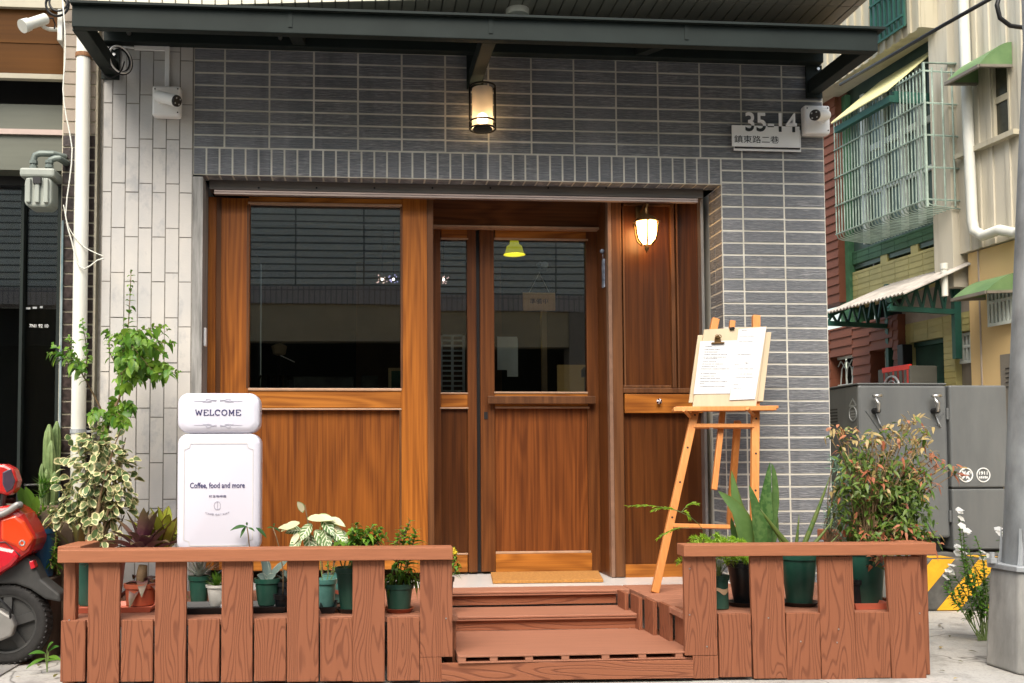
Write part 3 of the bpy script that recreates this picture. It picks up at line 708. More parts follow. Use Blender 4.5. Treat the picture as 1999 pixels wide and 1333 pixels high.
text('street_name', '鎮東路二巷', (aY(1477, 272, -.04).x, -.0405, aY(1477, 272, -.04).z), .044, M['black'], plate, width=aY(1521, 272, -.04).x-aY(1434, 272, -.04).x, ext=.001)
# ------------------------------------------------------------------ welcome sign
SY = -.86
sgn = thing('pavement_sign', (aY(426, 1000, SY).x, SY+.06, ZF), 'white two part shop sign reading WELCOME and Coffee, food and more', 'sign')
def rounded(x0, x1, z0, z1, r, n=6):
    pts = []
    for (cx, cz, a0) in ((x1-r, z0+r, -90), (x1-r, z1-r, 0), (x0+r, z1-r, 90), (x0+r, z0+r, 180)):
        for k in range(n+1): a = rad(a0+90*k/n); pts.append((cx+r*math.cos(a), cz+r*math.sin(a)))
    return pts
def lightbox(name, px0, py0, px1, py1, rr):
    xm, ym = (px0+px1)/2, (py0+py1)/2
    x0, x1 = aY(px0, ym, SY).x, aY(px1, ym, SY).x; z0, z1 = aY(xm, py1, SY).z, aY(xm, py0, SY).z
    body = MB(); layers = [(0.006, SY+.115), (0, SY+.10), (0, SY+.02), (.004, SY+.008), (.012, SY+.002), (.024, SY-.004), (.030, SY-.005)]
    vs, fs = [], []; m = None
    for (ins, y) in layers:
        ps = rounded(x0+ins, x1-ins, z0+ins, z1-ins, max(.01, rr-ins*.6)); m = len(ps)
        vs += [(p[0], y, p[1]) for p in ps]
    for i in range(len(layers)-1):
        for k in range(m): fs.append((i*m+k, i*m+(k+1) % m, (i+1)*m+(k+1) % m, (i+1)*m+k))
    fs.append(tuple(range(m))[::-1]); fs.append(tuple((len(layers)-1)*m+k for k in range(m)))
    body.add(vs, fs); o = body.build(name, M['sign_white'], sgn, smooth=True, auto=35)
    return o, x0, x1, z0, z1
hd, hx0, hx1, hz0, hz1 = lightbox('header_box', 346, 767, 507, 845, .05)
by_, bx0, bx1, bz0, bz1 = lightbox('body_box', 345, 846, 508, 1079, .05)
fy = SY-.006
def S(px, py): q = aY(px, py, fy); return q
def stroke(mb, pts, w):
    for a, b in zip(pts, pts[1:]): mb.bar(a, b, .0012, w, up=(0, 0, 1)) if abs((Vector(b)-Vector(a)).z) < abs((Vector(b)-Vector(a)).x) else mb.bar(a, b, .0012, w, up=(1, 0, 0))
# WELCOME in slab capitals
LET = {'W': [[(0, 1), (.25, 0)], [(.25, 0), (.5, .85)], [(.5, .85), (.75, 0)], [(.75, 0), (1, 1)], [(-.12, 1), (.16, 1)], [(.84, 1), (1.12, 1)]],
       'E': [[(.12, 0), (.12, 1)], [(0, 1), (.9, 1)], [(0, 0), (.95, 0)], [(.12, .52), (.65, .52)], [(.9, 1), (.9, .76)], [(.95, 0), (.95, .26)]],
       'L': [[(.15, 0), (.15, 1)], [(-.05, 1), (.38, 1)], [(-.05, 0), (.92, 0)], [(.92, 0), (.92, .28)]],
       'M': [[(.1, 0), (.1, 1)], [(.1, 1), (.5, .25)], [(.5, .25), (.9, 1)], [(.9, 0), (.9, 1)], [(-.06, 0), (.26, 0)], [(.74, 0), (1.06, 0)], [(-.06, 1), (.1, 1)], [(.9, 1), (1.06, 1)]],
       'O': [[(.5+.5*math.cos(k*math.pi/8), .5+.5*math.sin(k*math.pi/8)) for k in range(17)]],
       'C': [[(.5+.5*math.cos(rad(45+k*27)), .5+.5*math.sin(rad(45+k*27))) for k in range(11)], [(.9, .95), (.9, .66)]]}
wl = MB(); xs_ = [382, 397.5, 409.5, 420, 433, 447, 460.5]; x_e = [394, 407, 417.5, 430, 443, 457, 470]
for ch, xa, xb in zip('WELCOME', xs_, x_e):
    p0, p1 = S(xa, 810.5), S(xb, 800)
    for st_k in LET[ch]:
        pts = [Vector((p0.x+(p1.x-p0.x)*u, fy-.0006, p0.z+(p1.z-p0.z)*v)) for (u, v) in st_k]
        flat = abs(pts[0].z-pts[-1].z) < .003 and len(pts) == 2
        stroke(wl, pts, .0030 if flat else .0048)
wl.build('lettering', M['sign_ink'], hd)
orn = MB()
for yy, sgn_ in ((781.5, 1), (831.5, -1)):
    for k in (-1, 1):
        cxp = 426
        c0 = lambda a, b: Vector((S(cxp+k*a, yy).x, fy-.0005, S(cxp, yy-sgn_*b).z))
        stroke(orn, [c0(24, -1.5), c0(47, -1.5)], .0012)
        loop = [c0(4+3*math.cos(a*.6), 1.6*math.sin(a*.6)) for a in range(11)]; stroke(orn, [c0(7, 0), c0(4, 1.5), c0(4, -2), c0(7, -1), c0(12, 0), c0(18, 3), c0(23, 3), c0(24, .5), c0(20, -1.5), c0(14, -1), c0(9, 1), c0(7, 0)], .0016)
        stroke(orn, [c0(13, -2.5), c0(20, -4), c0(26, -2.5), c0(30, -4)], .0014)
orn.build('ornament', M['sign_grey'], hd)
q = S(424.5, 948); text('slogan', 'Coffee, food and more', (q.x, fy-.0002, q.z), .030, M['sign_ink'], by_, width=S(478, 948).x-S(371, 948).x, bold=.012, ext=.001)
q = S(425, 968.5); text('shop_name', '老王咖啡館' if False else '町玉咖啡館', (q.x, fy-.0002, q.z), .011, M['sign_ink'], by_, width=S(441, 968).x-S(408, 968).x, ext=.001, spacing=1.2)
q = S(424, 1004); text('arched_name', "CAFÉ GA² KAF", (q.x, fy-.0002, q.z), .011, M['sign_grey'], by_, width=S(447, 968).x-S(401, 968).x, ext=.001, arc=.010, spacing=1.15)
lg = MB(); q = S(424, 987); w_ = .015; h_ = .019
lo = [Vector((q.x+w_*a, fy-.0006, q.z+h_*b)) for (a, b) in ((-.2, 1), (-.8, .6), (-1, 0), (-.8, -.6), (-.2, -1), (.1, -.85), (.1, .85), (-.2, 1))]; stroke(lg, lo, .0016)
lo = [Vector((q.x+w_*a, fy-.0006, q.z+h_*b)) for (a, b) in ((-.1, 1), (.5, .95), (.95, .5), (.95, -.5), (.5, -.95), (-.1, -1))]; stroke(lg, lo, .0013)
lg.build('emblem', M['sign_grey'], by_)
fr = MB(); a0, a1 = S(360, 866), S(493, 1064); c_ = .028
fo = [(a0.x+c_, a0.z), (a1.x-c_, a0.z), (a1.x-c_*.8, a0.z-c_*.7), (a1.x, a0.z-c_), (a1.x, a1.z+c_), (a1.x-c_*.8, a1.z+c_*.7), (a1.x-c_, a1.z), (a0.x+c_, a1.z), (a0.x+c_*.8, a1.z+c_*.7), (a0.x, a1.z+c_), (a0.x, a0.z-c_), (a0.x+c_*.8, a0.z-c_*.7), (a0.x+c_, a0.z)]
stroke(fr, [Vector((p[0], fy-.0004, p[1])) for p in fo], .0035); fr.build('border_line', M['beige_line'], by_)
hg = MB()
for py in (802, 905, 913): q = aY(508, py, SY+.04); hg.box(q.x-.002, q.x+.005, SY+.03, SY+.05, q.z-.006, q.z+.006)
hg.build('hinge', M['steel'], by_)
pcx = aY(455, 1000, SY+.06).x
MB().tube([(pcx, SY+.06, ZF+.03), (pcx, SY+.06, bz0+.004)], .02, 12).lathe((pcx, SY+.06, ZF), [(.001, 0), (.055, 0.001), (.055, .02), (.03, .03)], 20).build('stand', M['white'], sgn, smooth=True, auto=40)
MB().box((hx0+hx1)/2-.1, (hx0+hx1)/2+.1, SY+.03, SY+.09, bz1-.004, hz0+.004).build('neck', M['white'], sgn)

# ------------------------------------------------------------------ easel with boards and menus
EF = aZ(1278, 1157, ZF)                      # left foot on the deck
ez0, ez1 = EF.z, 1.90
EN = Vector((0, .30, 1.60)).normalized(); EP = Vector((0, -1.60, .30)).normalized()   # in-plane up, normal towards the viewer
def E(px, py, off=0.0): return aP(px, py, EF+EP*off, EP)
easel = thing('easel', (EF.x+.3, EF.y, ZF), 'pine artist easel with paint marks holding two menu boards', 'easel')
MB().bar(E(1278, 1157), E(1397, 622), .040, .028, up=EP).build('leg', M['pine'], easel, bevel=.003)
MB().bar(E(1471, 1188), E(1476, 616), .042, .028, up=EP).build('leg', M['pine'], easel, bevel=.003)
p, q_ = E(1440, 822, -.03), Vector((E(1477, 1090).x+.05, EF.y+.62, ZF)); MB().bar(q_, p, .034, .03, up=EP).build('back_leg', M['pine'], easel, bevel=.003)
MB().bar(E(1394, 956, -.035), E(1430, 626, -.035), .030, .022, up=EP).build('mast', M['pine'], easel, bevel=.003)
MB().bar(E(1352, 832, .0), E(1470, 832, .0), .040, .022, up=EN).build('crossbar', M['pine'], easel, bevel=.003)
MB().bar(E(1312, 1026, .0), E(1472, 1030, .0), .036, .022, up=EN).build('crossbar', M['pine'], easel, bevel=.003)
tr = MB().bar(E(1315, 799, .04), E(1515, 797, .04), .07, .016, up=EN); tr.bar(E(1315, 799, .085), E(1515, 797, .085), .012, .024, up=EN)
tr.build('tray', M['pine'], easel, bevel=.003)
for (x, y) in ((1342, 806), (1466, 803)): MB().tube([E(x-7, y-6, .10), E(x+5, y+7, .02)], [.010, .010], 8).build('tray_peg', M['pine'], easel)
hl = MB()
for i, f in enumerate((.245, .37, .49, .615, .74)):
    a = E(1278, 1157).lerp(E(1397, 622), 1-f) if False else E(1397, 622).lerp(E(1278, 1157), f+.0)
    hl.tube([a+EP*.0135, a+EP*.0155], .0058, 10)
    a = E(1476, 616).lerp(E(1471, 1188), f); hl.tube([a+EP*.0135, a+EP*.0155], .0058, 10)
hl.build('peg_hole', M['black'], easel)
pm = MB()
for i in range(16):
    a = E(random.uniform(1370, 1428), random.uniform(828, 836), .0112); pm.tube([a, a+EP*.0012], random.uniform(.002, .007), 7)
pm.build('paint_mark', simple('pale blue paint', (.50, .62, .66), .5), easel)
def panel(name, pts, off, th, mt, label, cat, org=None, bev=.0015):
    mb = MB(); mb.prism([E(x, y, off) for (x, y) in pts], -EP*th); return tag(mb.build(name, mt, bevel=bev), label, cat)
bb = panel('drawing_board', [(1345, 786), (1490, 783), (1506, 648), (1363, 654)], .030, .012, M['ply'], 'wide pale plywood board at the back of the easel', 'board')
fbd = panel('drawing_board', [(1352, 797), (1476, 795), (1497, 637), (1375, 643)], .046, .012, M['ply'], 'tall pale plywood board with a brass clip on the easel', 'board')
mp1 = panel('menu_sheet', [(1354, 769), (1427, 768), (1459, 664), (1368, 666)] if False else [(1354, 769), (1425, 768), (1441, 664), (1367, 666)], .0495, .0012, M['paper'], 'wide white printed menu sheet under the brass clip', 'paper', bev=0)
mp2 = panel('menu_sheet', [(1424, 781), (1474, 779), (1496, 638), (1442, 642)], .0520, .0012, M['paper'], 'narrow white printed menu sheet overlapping the wider one', 'paper', bev=0)
def rows(parent, x_, ys, off, w, mt):
    mb = MB()
    for (y, xa, xb) in ys:
        x = xa
        while x < xb:
            l = random.uniform(1.5, 4.5); a, b = E(x, y, off), E(min(x+l, xb), y-.2, off)
            mb.bar(a, b, .0006, w*random.uniform(.7, 1.2), up=EN); x += l + random.choice((.5, .8, .8, 2.0))
    return mb.build('print', mt, parent)
ys = [(676, 1376, 1390)]
for i, (y, a, b) in enumerate([(682, 1375, 1406), (687, 1375, 1401), (692, 1375, 1420), (697, 1373, 1418), (700, 1374, 1400), (706, 1372, 1398), (710.5, 1371, 1412), (715.5, 1370, 1400), (720, 1368, 1424), (729, 1368, 1398), (734, 1367, 1395), (739, 1367, 1406), (745, 1367, 1420), (749, 1366, 1375), (754, 1366, 1416)]): ys.append((y, a, b))
rows(mp1, 0, ys, .0502, .0022, M['ink'])
ys = [(645, 1448, 1458), (656, 1444, 1472), (666, 1443, 1470), (692, 1440, 1466), (712, 1434, 1446), (720, 1440, 1470), (730, 1440, 1468), (737, 1436, 1470), (751, 1432, 1442), (758, 1432, 1446), (644, 1465, 1469), (708, 1455, 1460), (710, 1456, 1461)]
rows(mp2, 0, ys, .0527, .0016, M['ink'])
clp = thing('bulldog_clip', E(1401, 668, .05), 'brass bulldog clip holding the wide menu sheet', 'clip')
MB().bar(E(1389, 670, .056), E(1414, 669, .056), .012, .008, up=EN).build('jaw', M['brass'], clp, bevel=.002)
MB().prism([E(1395, 669, .060), E(1408, 668, .060), E(1406, 657, .066), E(1403, 655, .066), E(1399, 655, .066), E(1396, 658, .066)], -EP*.006).build('spring_plate', M['brass'], clp, bevel=.001)
MB().ring(E(1400, 656.5, .068), EP, .009, .0022, 16, 6).ring(E(1405, 656.5, .062), EP, .009, .0022, 16, 6).build('finger_loop', M['brass'], clp, smooth=True)
mc = MB().bar(E(1424, 642, .048), E(1433, 641, .048), .02, .014, up=EN); tag(mc.build('binder_clip', M['blackmetal'], bevel=.002), 'small black clip gripping the top edge of the boards', 'clip')
# ------------------------------------------------------------------ leaves
def leafmat(name, c1, c2, edge=None, edge_at=.55, vein=None, tip=None, rough=.42, tl=.3, mottled=0.0):
    t = NT(name); r = t.attr()
    uvn = t.n('UVMap'); sp = t.n('SeparateXYZ'); t.l(uvn.outputs[0], sp.inputs[0])
    u = t.math('ABSOLUTE', t.math('MULTIPLY_ADD', sp.outputs[0], 2, -1)); v = sp.outputs[1]
    c = t.mix(r, c1, c2)
    nz = t.noise(t.coord((38, 38, 38)), 1.0, 2, .5)
    if mottled: c = t.mix(t.math('MULTIPLY', t.ramp(nz, [(.45, 0), (.6, 1)]), mottled), c, c2)
    if tip: c = t.mix(t.ramp(v, [(.35, 0), (1, 1)]), c, tip)
    if edge:
        e = t.math('ADD', t.math('MAXIMUM', u, t.math('ABSOLUTE', t.math('MULTIPLY_ADD', v, 2, -1.05))), t.math('MULTIPLY_ADD', nz, .6, -.3))
        e = t.math('ADD', e, t.math('MULTIPLY_ADD', r, .3, -.15))
        c = t.mix(t.ramp(e, [(edge_at, 0), (edge_at+.08, 1)]), c, edge)
    if vein:
        s_ = t.math('SINE', t.math('MULTIPLY_ADD', t.math('SUBTRACT', v, t.math('MULTIPLY', u, .22)), 38, 0))
        c = t.mix(t.ramp(s_, [(.35, 0), (.75, .85)]), c, vein)
        c = t.mix(t.ramp(u, [(.06, .9), (.16, 0)]), c, vein)
    t.set(c, rough, 0, .4)
    tr = t.n('BsdfTranslucent'); t.l(c, tr.inputs[0]); mx = t.n('MixShader'); mx.inputs[0].default_value = tl
    t.l(t.p.outputs[0], mx.inputs[1]); t.l(tr.outputs[0], mx.inputs[2]); t.l(mx.outputs[0], t.out.inputs[0]); return t.m
LM = {
 'green': leafmat('fresh leaf', (.045, .15, .018), (.14, .28, .03)),
 'shrub': leafmat('shrub leaf', (.055, .17, .015), (.20, .34, .035), tl=.3),
 'deep': leafmat('deep leaf', (.018, .065, .018), (.05, .13, .025)),
 'varieg': leafmat('cream edged leaf', (.10, .17, .06), (.22, .27, .11), edge=(.66, .60, .32), edge_at=.64, tl=.2),
 'zebra': leafmat('white veined leaf', (.05, .14, .035), (.13, .22, .06), vein=(.72, .76, .52), tl=.2),
 'zebra_pale': leafmat('bleached leaf', (.60, .60, .36), (.72, .66, .48), edge=(.28, .38, .14), edge_at=.82, tl=.2),
 'bromeliad': leafmat('purple leaf', (.09, .02, .045), (.16, .07, .07), tip=(.12, .10, .04), mottled=.7, tl=.15),
 'olive': leafmat('olive leaf', (.22, .26, .025), (.36, .38, .05), edge=(.16, .10, .03), edge_at=.8, tl=.25),
 'brown': leafmat('brown green leaf', (.07, .06, .015), (.13, .12, .03), tl=.15),
 'agave': leafmat('grey green leaf', (.10, .15, .13), (.20, .26, .23), edge=(.35, .38, .30), edge_at=.9, tl=.05),
 'pale_agave': leafmat('silver leaf', (.34, .40, .34), (.50, .54, .46), tip=(.20, .14, .10), tl=.1),
 'sans': leafmat('snake plant leaf', (.03, .085, .016), (.10, .18, .05), mottled=.6, edge=(.10, .14, .03), edge_at=.9, tl=.05),
 'fern': leafmat('feathery leaf', (.16, .34, .015), (.34, .50, .03), tl=.35),
 'nandina': leafmat('bronze green leaf', (.055, .125, .014), (.13, .19, .03), tl=.25),
 'nandina_red': leafmat('red leaf', (.34, .10, .05), (.48, .20, .10), tl=.25),
 'nandina_gold': leafmat('gold leaf', (.36, .27, .09), (.48, .36, .17), tl=.25),
 'needle': leafmat('blue green needle', (.10, .20, .13), (.22, .34, .24), tl=.15),
 'petal': leafmat('white petal', (.82, .82, .80), (.88, .87, .82), tl=.3),
 'yellow': leafmat('yellow petal', (.70, .52, .02), (.80, .62, .05), tl=.3)}
M['stem'] = simple('brown stem', (.17, .11, .055), .7, var=.3, scale=30)
M['gstem'] = simple('green stem', (.14, .20, .06), .6, var=.3, scale=30)
M['pot_green'] = simple('dark green pot', (.010, .075, .048), .45, var=.15, scale=9, col2=(.040, .095, .068), thr=[(.42, 0), (.70, 1)], spec=.45, stretch=(1, 1, .5))
M['pot_teal'] = simple('teal pot', (.07, .28, .24), .3, var=.4, scale=6, col2=(.20, .42, .36))
M['pot_brown'] = simple('red brown pot', (.30, .075, .035), .45, var=.12, scale=5)
M['pot_white'] = simple('white glazed pot', (.70, .68, .62), .3, var=.05)
M['pot_black'] = simple('black pot', (.012, .014, .016), .4, var=.2)
M['tray_orange'] = simple('orange tray', (.62, .17, .10), .4, var=.1)
M['soil'] = simple('potting soil', (.05, .035, .025), .95, var=.5, scale=60, bump=.8, bscale=120)
M['tan'] = simple('tan paper label', (.52, .36, .22), .6, var=.2, scale=20)

def rv(a, b): return random.uniform(a, b)
def unit(): 
    while True:
        v = Vector((rv(-1, 1), rv(-1, 1), rv(-1, 1)))
        if .05 < v.length < 1: return v.normalized()
def pot(root, c, rt, rb_, h, mt, name='pot', rim=.018, soil=True, ribs=False):
    """pot whose base sits at c"""
    c = Vector(c); t_ = .005
    prof = [(rb_*.9, 0), (rb_, .004), (rt*.97-.004, h-rim*1.3), (rt, h-rim*1.2), (rt+.002, h), (rt-t_, h), (rt-t_*1.6, h-.025), (.001, h-.028)]
    o = MB().lathe(c, prof, 32).build(name, mt, root, smooth=True, auto=38)
    if soil:
        s_ = MB(); n = 20; vs = [(c.x, c.y, c.z+h-.015)] + [(c.x+(rt-t_*1.7)*math.cos(2*math.pi*k/n), c.y+(rt-t_*1.7)*math.sin(2*math.pi*k/n), c.z+h-.024) for k in range(n)]
        s_.add(vs, [(0, 1+k, 1+(k+1) % n) for k in range(n)]); s_.build('soil', M['soil'], o)
    return o
def plant(name, c, label, cat='potted plant', group=None): return thing(name, c, label, cat, group)
def rosette(mb, c, n, L, W, tilt=(.15, 1.1), shape='strap', droop=.3, fold=.4, seg=5, a0=0, jit=.15):
    c = Vector(c)
    for i in range(n):
        a = a0 + i*2.39996 + rv(-jit, jit); f = i/max(1, n-1); ti = tilt[0] + (tilt[1]-tilt[0])*f + rv(-.08, .08)
        d = Vector((math.cos(a)*math.sin(ti), math.sin(a)*math.sin(ti), math.cos(ti)))
        nn = Vector((-math.cos(a)*math.cos(ti), -math.sin(a)*math.cos(ti), math.sin(ti)))
        l = L*rv(.75, 1.1); mb.leaf(c + d*.01, d, nn, l, W*rv(.85, 1.1), droop*rv(.4, 1.3), fold, seg, shape)
def twig_leaves(mb, pts, n, L, W, shape='ellip', droop=.3, spread=1.0, whorl=2, start=.15):
    """leaves set along a twig"""
    pts = [Vector(p) for p in pts]; m = len(pts)-1
    for i in range(n):
        t = start + (1-start)*i/max(1, n-1); k = min(int(t*m), m-1); p = pts[k].lerp(pts[k+1], t*m-k); ax = (pts[k+1]-pts[k]).normalized()
        o = ax.orthogonal().normalized(); b = ax.cross(o); a = i*2.4+rv(-.4, .4)
        for w in range(whorl):
            a2 = a + w*2*math.pi/whorl; rd = o*math.cos(a2)+b*math.sin(a2)
            d = (rd*spread + ax*rv(.3, .8) + Vector((0, 0, .1))).normalized()
            s_ = (1.0 if t < .8 else 1.0-.5*(t-.8)/.2)*rv(.75, 1.15)
            mb.leaf(p, d, (ax + Vector((0, 0, .6)) + unit()*.3), L*s_, W*s_, droop*rv(.5, 1.5), .25, 4, shape)
def curve(a, b, bend=(0, 0, 0), n=7):
    a, b, bend = Vector(a), Vector(b), Vector(bend)
    return [a.lerp(b, i/n) + bend*(4*(i/n)*(1-i/n)) for i in range(n+1)]

PG = 'potted plants on the timber deck'
def deckpt(px, py, z=ZF): q = aZ(px, py, z); return q

# ---- trays (things that pots stand in)
def tray(px0, px1, py, depth, h, mt, label, Yoff=.0, cat='tray', flare=.012):
    a, b = aZ(px0, py, ZF+.002), aZ(px1, py, ZF+.002); y0 = (a.y+b.y)/2
    mb = MB(); x0, x1 = a.x, b.x; y1 = y0+depth
    for (za, zb2, f0, f1) in ((0, h, 0, flare),):
        o = [(x0-f0, y0-f0), (x1+f0, y0-f0), (x1+f0, y1+f0), (x0-f0, y1+f0)]; u = [(x0-f1, y0-f1), (x1+f1, y0-f1), (x1+f1, y1+f1), (x0-f1, y1+f1)]
        iu = [(x0-f1+.005, y0-f1+.005), (x1+f1-.005, y0-f1+.005), (x1+f1-.005, y1+f1-.005), (x0-f1+.005, y1+f1-.005)]; il = [(x0+.006, y0+.006), (x1-.006, y0+.006), (x1-.006, y1-.006), (x0+.006, y1-.006)]
        vs = [(*p, ZF+.001) for p in o] + [(*p, ZF+h) for p in u] + [(*p, ZF+h) for p in iu] + [(*p, ZF+.006) for p in il]
        fs = [(3, 2, 1, 0)]
        for lv in range(3):
            for k in range(4): fs.append((lv*4+k, lv*4+(k+1) % 4, (lv+1)*4+(k+1) % 4, (lv+1)*4+k))
        fs.append((12, 13, 14, 15)); mb.add(vs, fs)
    return tag(mb.build('plant_tray', mt), label, cat), y0, y1
tray(134, 290, 1196, .20, .026, M['tray_orange'], 'long orange plastic tray under the green and brown pots at the left end')
tray(318, 552, 1198, .20, .03, M['black'], 'long black plastic tray holding the agave pots beside the white pot')
b = tray(628, 652, 1197, .22, .03, M['black'], 'small black tray under the two teal pots')
def saucer(px, py, r, mt, label):
    q = deckpt(px, py); s_ = MB().lathe((q.x, q.y+r, ZF+.001), [(r*.8, 0), (r, .018), (r+.004, .020), (r-.004, .020), (r*.78, .005), (.001, .005)], 30)
    tag(s_.build('saucer', mt, smooth=True, auto=40), label, 'saucer'); return Vector((q.x, q.y+r, ZF+.006))

# ---- 1 variegated bush in the green pot at the left end
c = deckpt(163, 1189) + Vector((0, .10, .007)); pb_ = plant('variegated_shrub', c, 'cream variegated bushy shrub in a tall green pot at the left rail end', 'potted plant', PG)
pot(pb_, c, .085, .062, .225, M['pot_green'])
stm = MB(); lv = MB(); top = aY(190, 930, c.y+.12); R0 = .19
for i in range(11):
    tgt = top + Vector((unit().x*R0*.7, unit().y*R0*.5, rv(-.20, .24)))
    pts = curve((c.x+rv(-.02, .04), c.y+rv(-.02, .02), c.z+.2), tgt, (rv(-.03, .03), 0, rv(-.02, .05)), 6); stm.tube(pts, [.009, .008, .007, .006, .005, .004, .003], 6)
sh_ = [(190, 858, 40), (180, 880, 60), (200, 905, 62), (215, 930, 58), (175, 935, 62), (160, 960, 55), (205, 965, 60), (225, 985, 42), (185, 1000, 50), (140, 985, 28), (125, 1000, 22), (235, 905, 28)]
for (px_, py_, rp) in sh_:
    cc = aY(px_, py_, c.y+.12); rr = rp/420
    for i in range(int(rp*.98)):
        dv = unit(); p = cc + Vector((dv.x*rr, dv.y*rr*.8, dv.z*rr))*rv(.35, 1.0)
        d = (dv + Vector((0, -.25, .1)) + unit()*.7).normalized()
        lv.leaf(p, d, (dv + Vector((0, -.5, .8)) + unit()*.4), rv(.044, .068), rv(.034, .048), rv(.1, .5), .2, 4, 'obov')
for (px_, py_) in ((186, 1030), (193, 1045), (180, 1020), (205, 1050), (217, 1045), (200, 1035)):
    cc = aY(px_, py_, c.y-.02)
    for i in range(3): lv.leaf(cc+unit()*.02, unit()+Vector((0, -.4, 0)), unit()+Vector((0, -1, .6)), .05, .036, .3, .2, 4, 'obov')
stm.build('stem', M['stem'], pb_, smooth=True); lv.build('foliage', LM['varieg'], pb_, smooth=True)
st2 = MB(); rosette(st2, (c.x-.03, c.y-.03, c.z+.21), 5, .26, .045, (.35, .8), 'strap', .15, a0=2.6); st2.build('strap_leaf', LM['brown'], pb_, smooth=True)
# ---- 2 purple bromeliad
c = deckpt(266, 1189) + Vector((0, .09, .007)); p_ = plant('bromeliad', c, 'dark purple bromeliad in a red brown pot behind the left railing', 'potted plant', PG)
pot(p_, c, .077, .066, .105, M['pot_brown'])
rs = MB(); rosette(rs, (c.x+.01, c.y, c.z+.23), 26, .32, .055, (.1, 1.25), 'strap', .35, .5, 6); rosette(rs, (c.x+.01, c.y, c.z+.09), 10, .16, .05, (.5, 1.9), 'strap', .6, .5, 5)
rs.build('foliage', LM['bromeliad'], p_, smooth=True)
MB().tube([(c.x, c.y, c.z+.08), (c.x+.005, c.y, c.z+.14), (c.x+.01, c.y, c.z+.19)], [.02, .026, .02], 10).build('stem', M['stem'], p_, smooth=True)
# ---- 3 olive bromeliad
c = deckpt(312, 1180) + Vector((0, .06, .001)); p_ = plant('bromeliad', c, 'yellow green strap leaved bromeliad just left of the white sign', 'potted plant', PG)
pot(p_, c, .065, .05, .11, M['tray_orange'])
rs = MB(); rosette(rs, (c.x, c.y, c.z+.22), 18, .38, .060, (.12, .85), 'strap', .28, .5, 6, a0=.4); rs.build('foliage', LM['olive'], p_, smooth=True)
rs = MB(); rosette(rs, (c.x, c.y, c.z+.09), 6, .18, .02, (.6, 1.7), 'strap', .6, .4, 5); rs.build('lower_leaf', LM['green'], p_, smooth=True)
# ---- 4 silver agave in green pot, succulent in white pot
c = deckpt(383, 1189) + Vector((0, .085, .007)); p_ = plant('silver_agave', c, 'silvery spiky rosette in a green pot beside the white pot', 'potted plant', PG)
pot(p_, c, .052, .038, .14, M['pot_green'])
rs = MB(); rosette(rs, (c.x, c.y, c.z+.13), 26, .13, .020, (.05, 1.25), 'taper', .05, .35, 4); rs.build('foliage', LM['pale_agave'], p_, smooth=True)
c = deckpt(418, 1190) + Vector((0, .075, .007)); p_ = plant('small_succulent', c, 'small green succulent in a flared white pot', 'potted plant', PG)
pot(p_, c, .050, .032, .10, M['pot_white'], rim=.01)
rs = MB(); rosette(rs, (c.x, c.y, c.z+.09), 22, .075, .022, (.05, 1.2), 'taper', .0, .45, 4); rs.build('foliage', LM['green'], p_, smooth=True)
# ---- 5 grey agave
c = deckpt(518, 1189) + Vector((0, .085, .007)); p_ = plant('grey_agave', c, 'thick leaved grey agave in a round green pot left of the teal pots', 'potted plant', PG)
pot(p_, c, .062, .045, .128, M['pot_green'])
rs = MB()
for (ang, ti, l) in ((2.9, .25, .15), (.35, .85, .15), (1.8, .45, .12), (-.9, 1.2, .06), (4.2, 1.25, .07)):
    d = Vector((math.cos(ang)*math.sin(ti), math.sin(ang)*math.sin(ti)*.6, math.cos(ti))); rs.leaf((c.x, c.y, c.z+.115), d, Vector((-math.cos(ang), -.9, .6)), l, .045, -.05, .5, 5, 'strap')
rs.build('foliage', LM['agave'], p_, smooth=True)
c = deckpt(556, 1189) + Vector((0, .10, .007)); p_ = plant('small_agave', c, 'small grey agave in a black pot beside the green pot', 'potted plant', PG)
pot(p_, c, .050, .04, .11, M['pot_black'])
rs = MB(); rosette(rs, (c.x, c.y, c.z+.10), 12, .11, .03, (.1, 1.1), 'taper', .3, .4, 5); rs.build('foliage', LM['agave'], p_, smooth=True)
# ---- 6 zebra plant in teal pots
c = deckpt(652, 1185) + Vector((0, .13, .007)); p_ = plant('zebra_plant', c, 'white veined zebra plant with bleached upper leaves in a teal pot', 'potted plant', PG)
po = pot(p_, c, .062, .048, .135, M['pot_teal'])
lb = MB(); n = 12
for k in range(n):
    a0_, a1_ = -2.6+k*.17, -2.6+(k+1)*.17
    lb.add([(c.x+.060*math.cos(a0_), c.y+.060*math.sin(a0_), c.z+.055+.012*math.sin(k*.6)), (c.x+.060*math.cos(a1_), c.y+.060*math.sin(a1_), c.z+.055+.012*math.sin(k*.6+.6)), (c.x+.0615*math.cos(a1_), c.y+.0615*math.sin(a1_), c.z+.075+.012*math.sin(k*.6+.6)), (c.x+.0615*math.cos(a0_), c.y+.0615*math.sin(a0_), c.z+.075+.012*math.sin(k*.6))], [(0, 1, 2, 3)])
lb.build('pot_label', M['tray_orange'], po)
stm, lv, lp_ = MB(), MB(), MB(); yk = c.y-.02
for (bx_, by2, tx, ty) in ((612, 1120, 588, 1030), (620, 1120, 595, 985), (640, 1120, 640, 1010), (650, 1125, 655, 1030), (630, 1120, 625, 1045), (645, 1125, 672, 1035)):
    stm.tube(curve(aY(bx_, by2, yk), aY(tx, ty, yk+rv(-.03, .03)), (0, 0, 0), 5), .0035, 6)
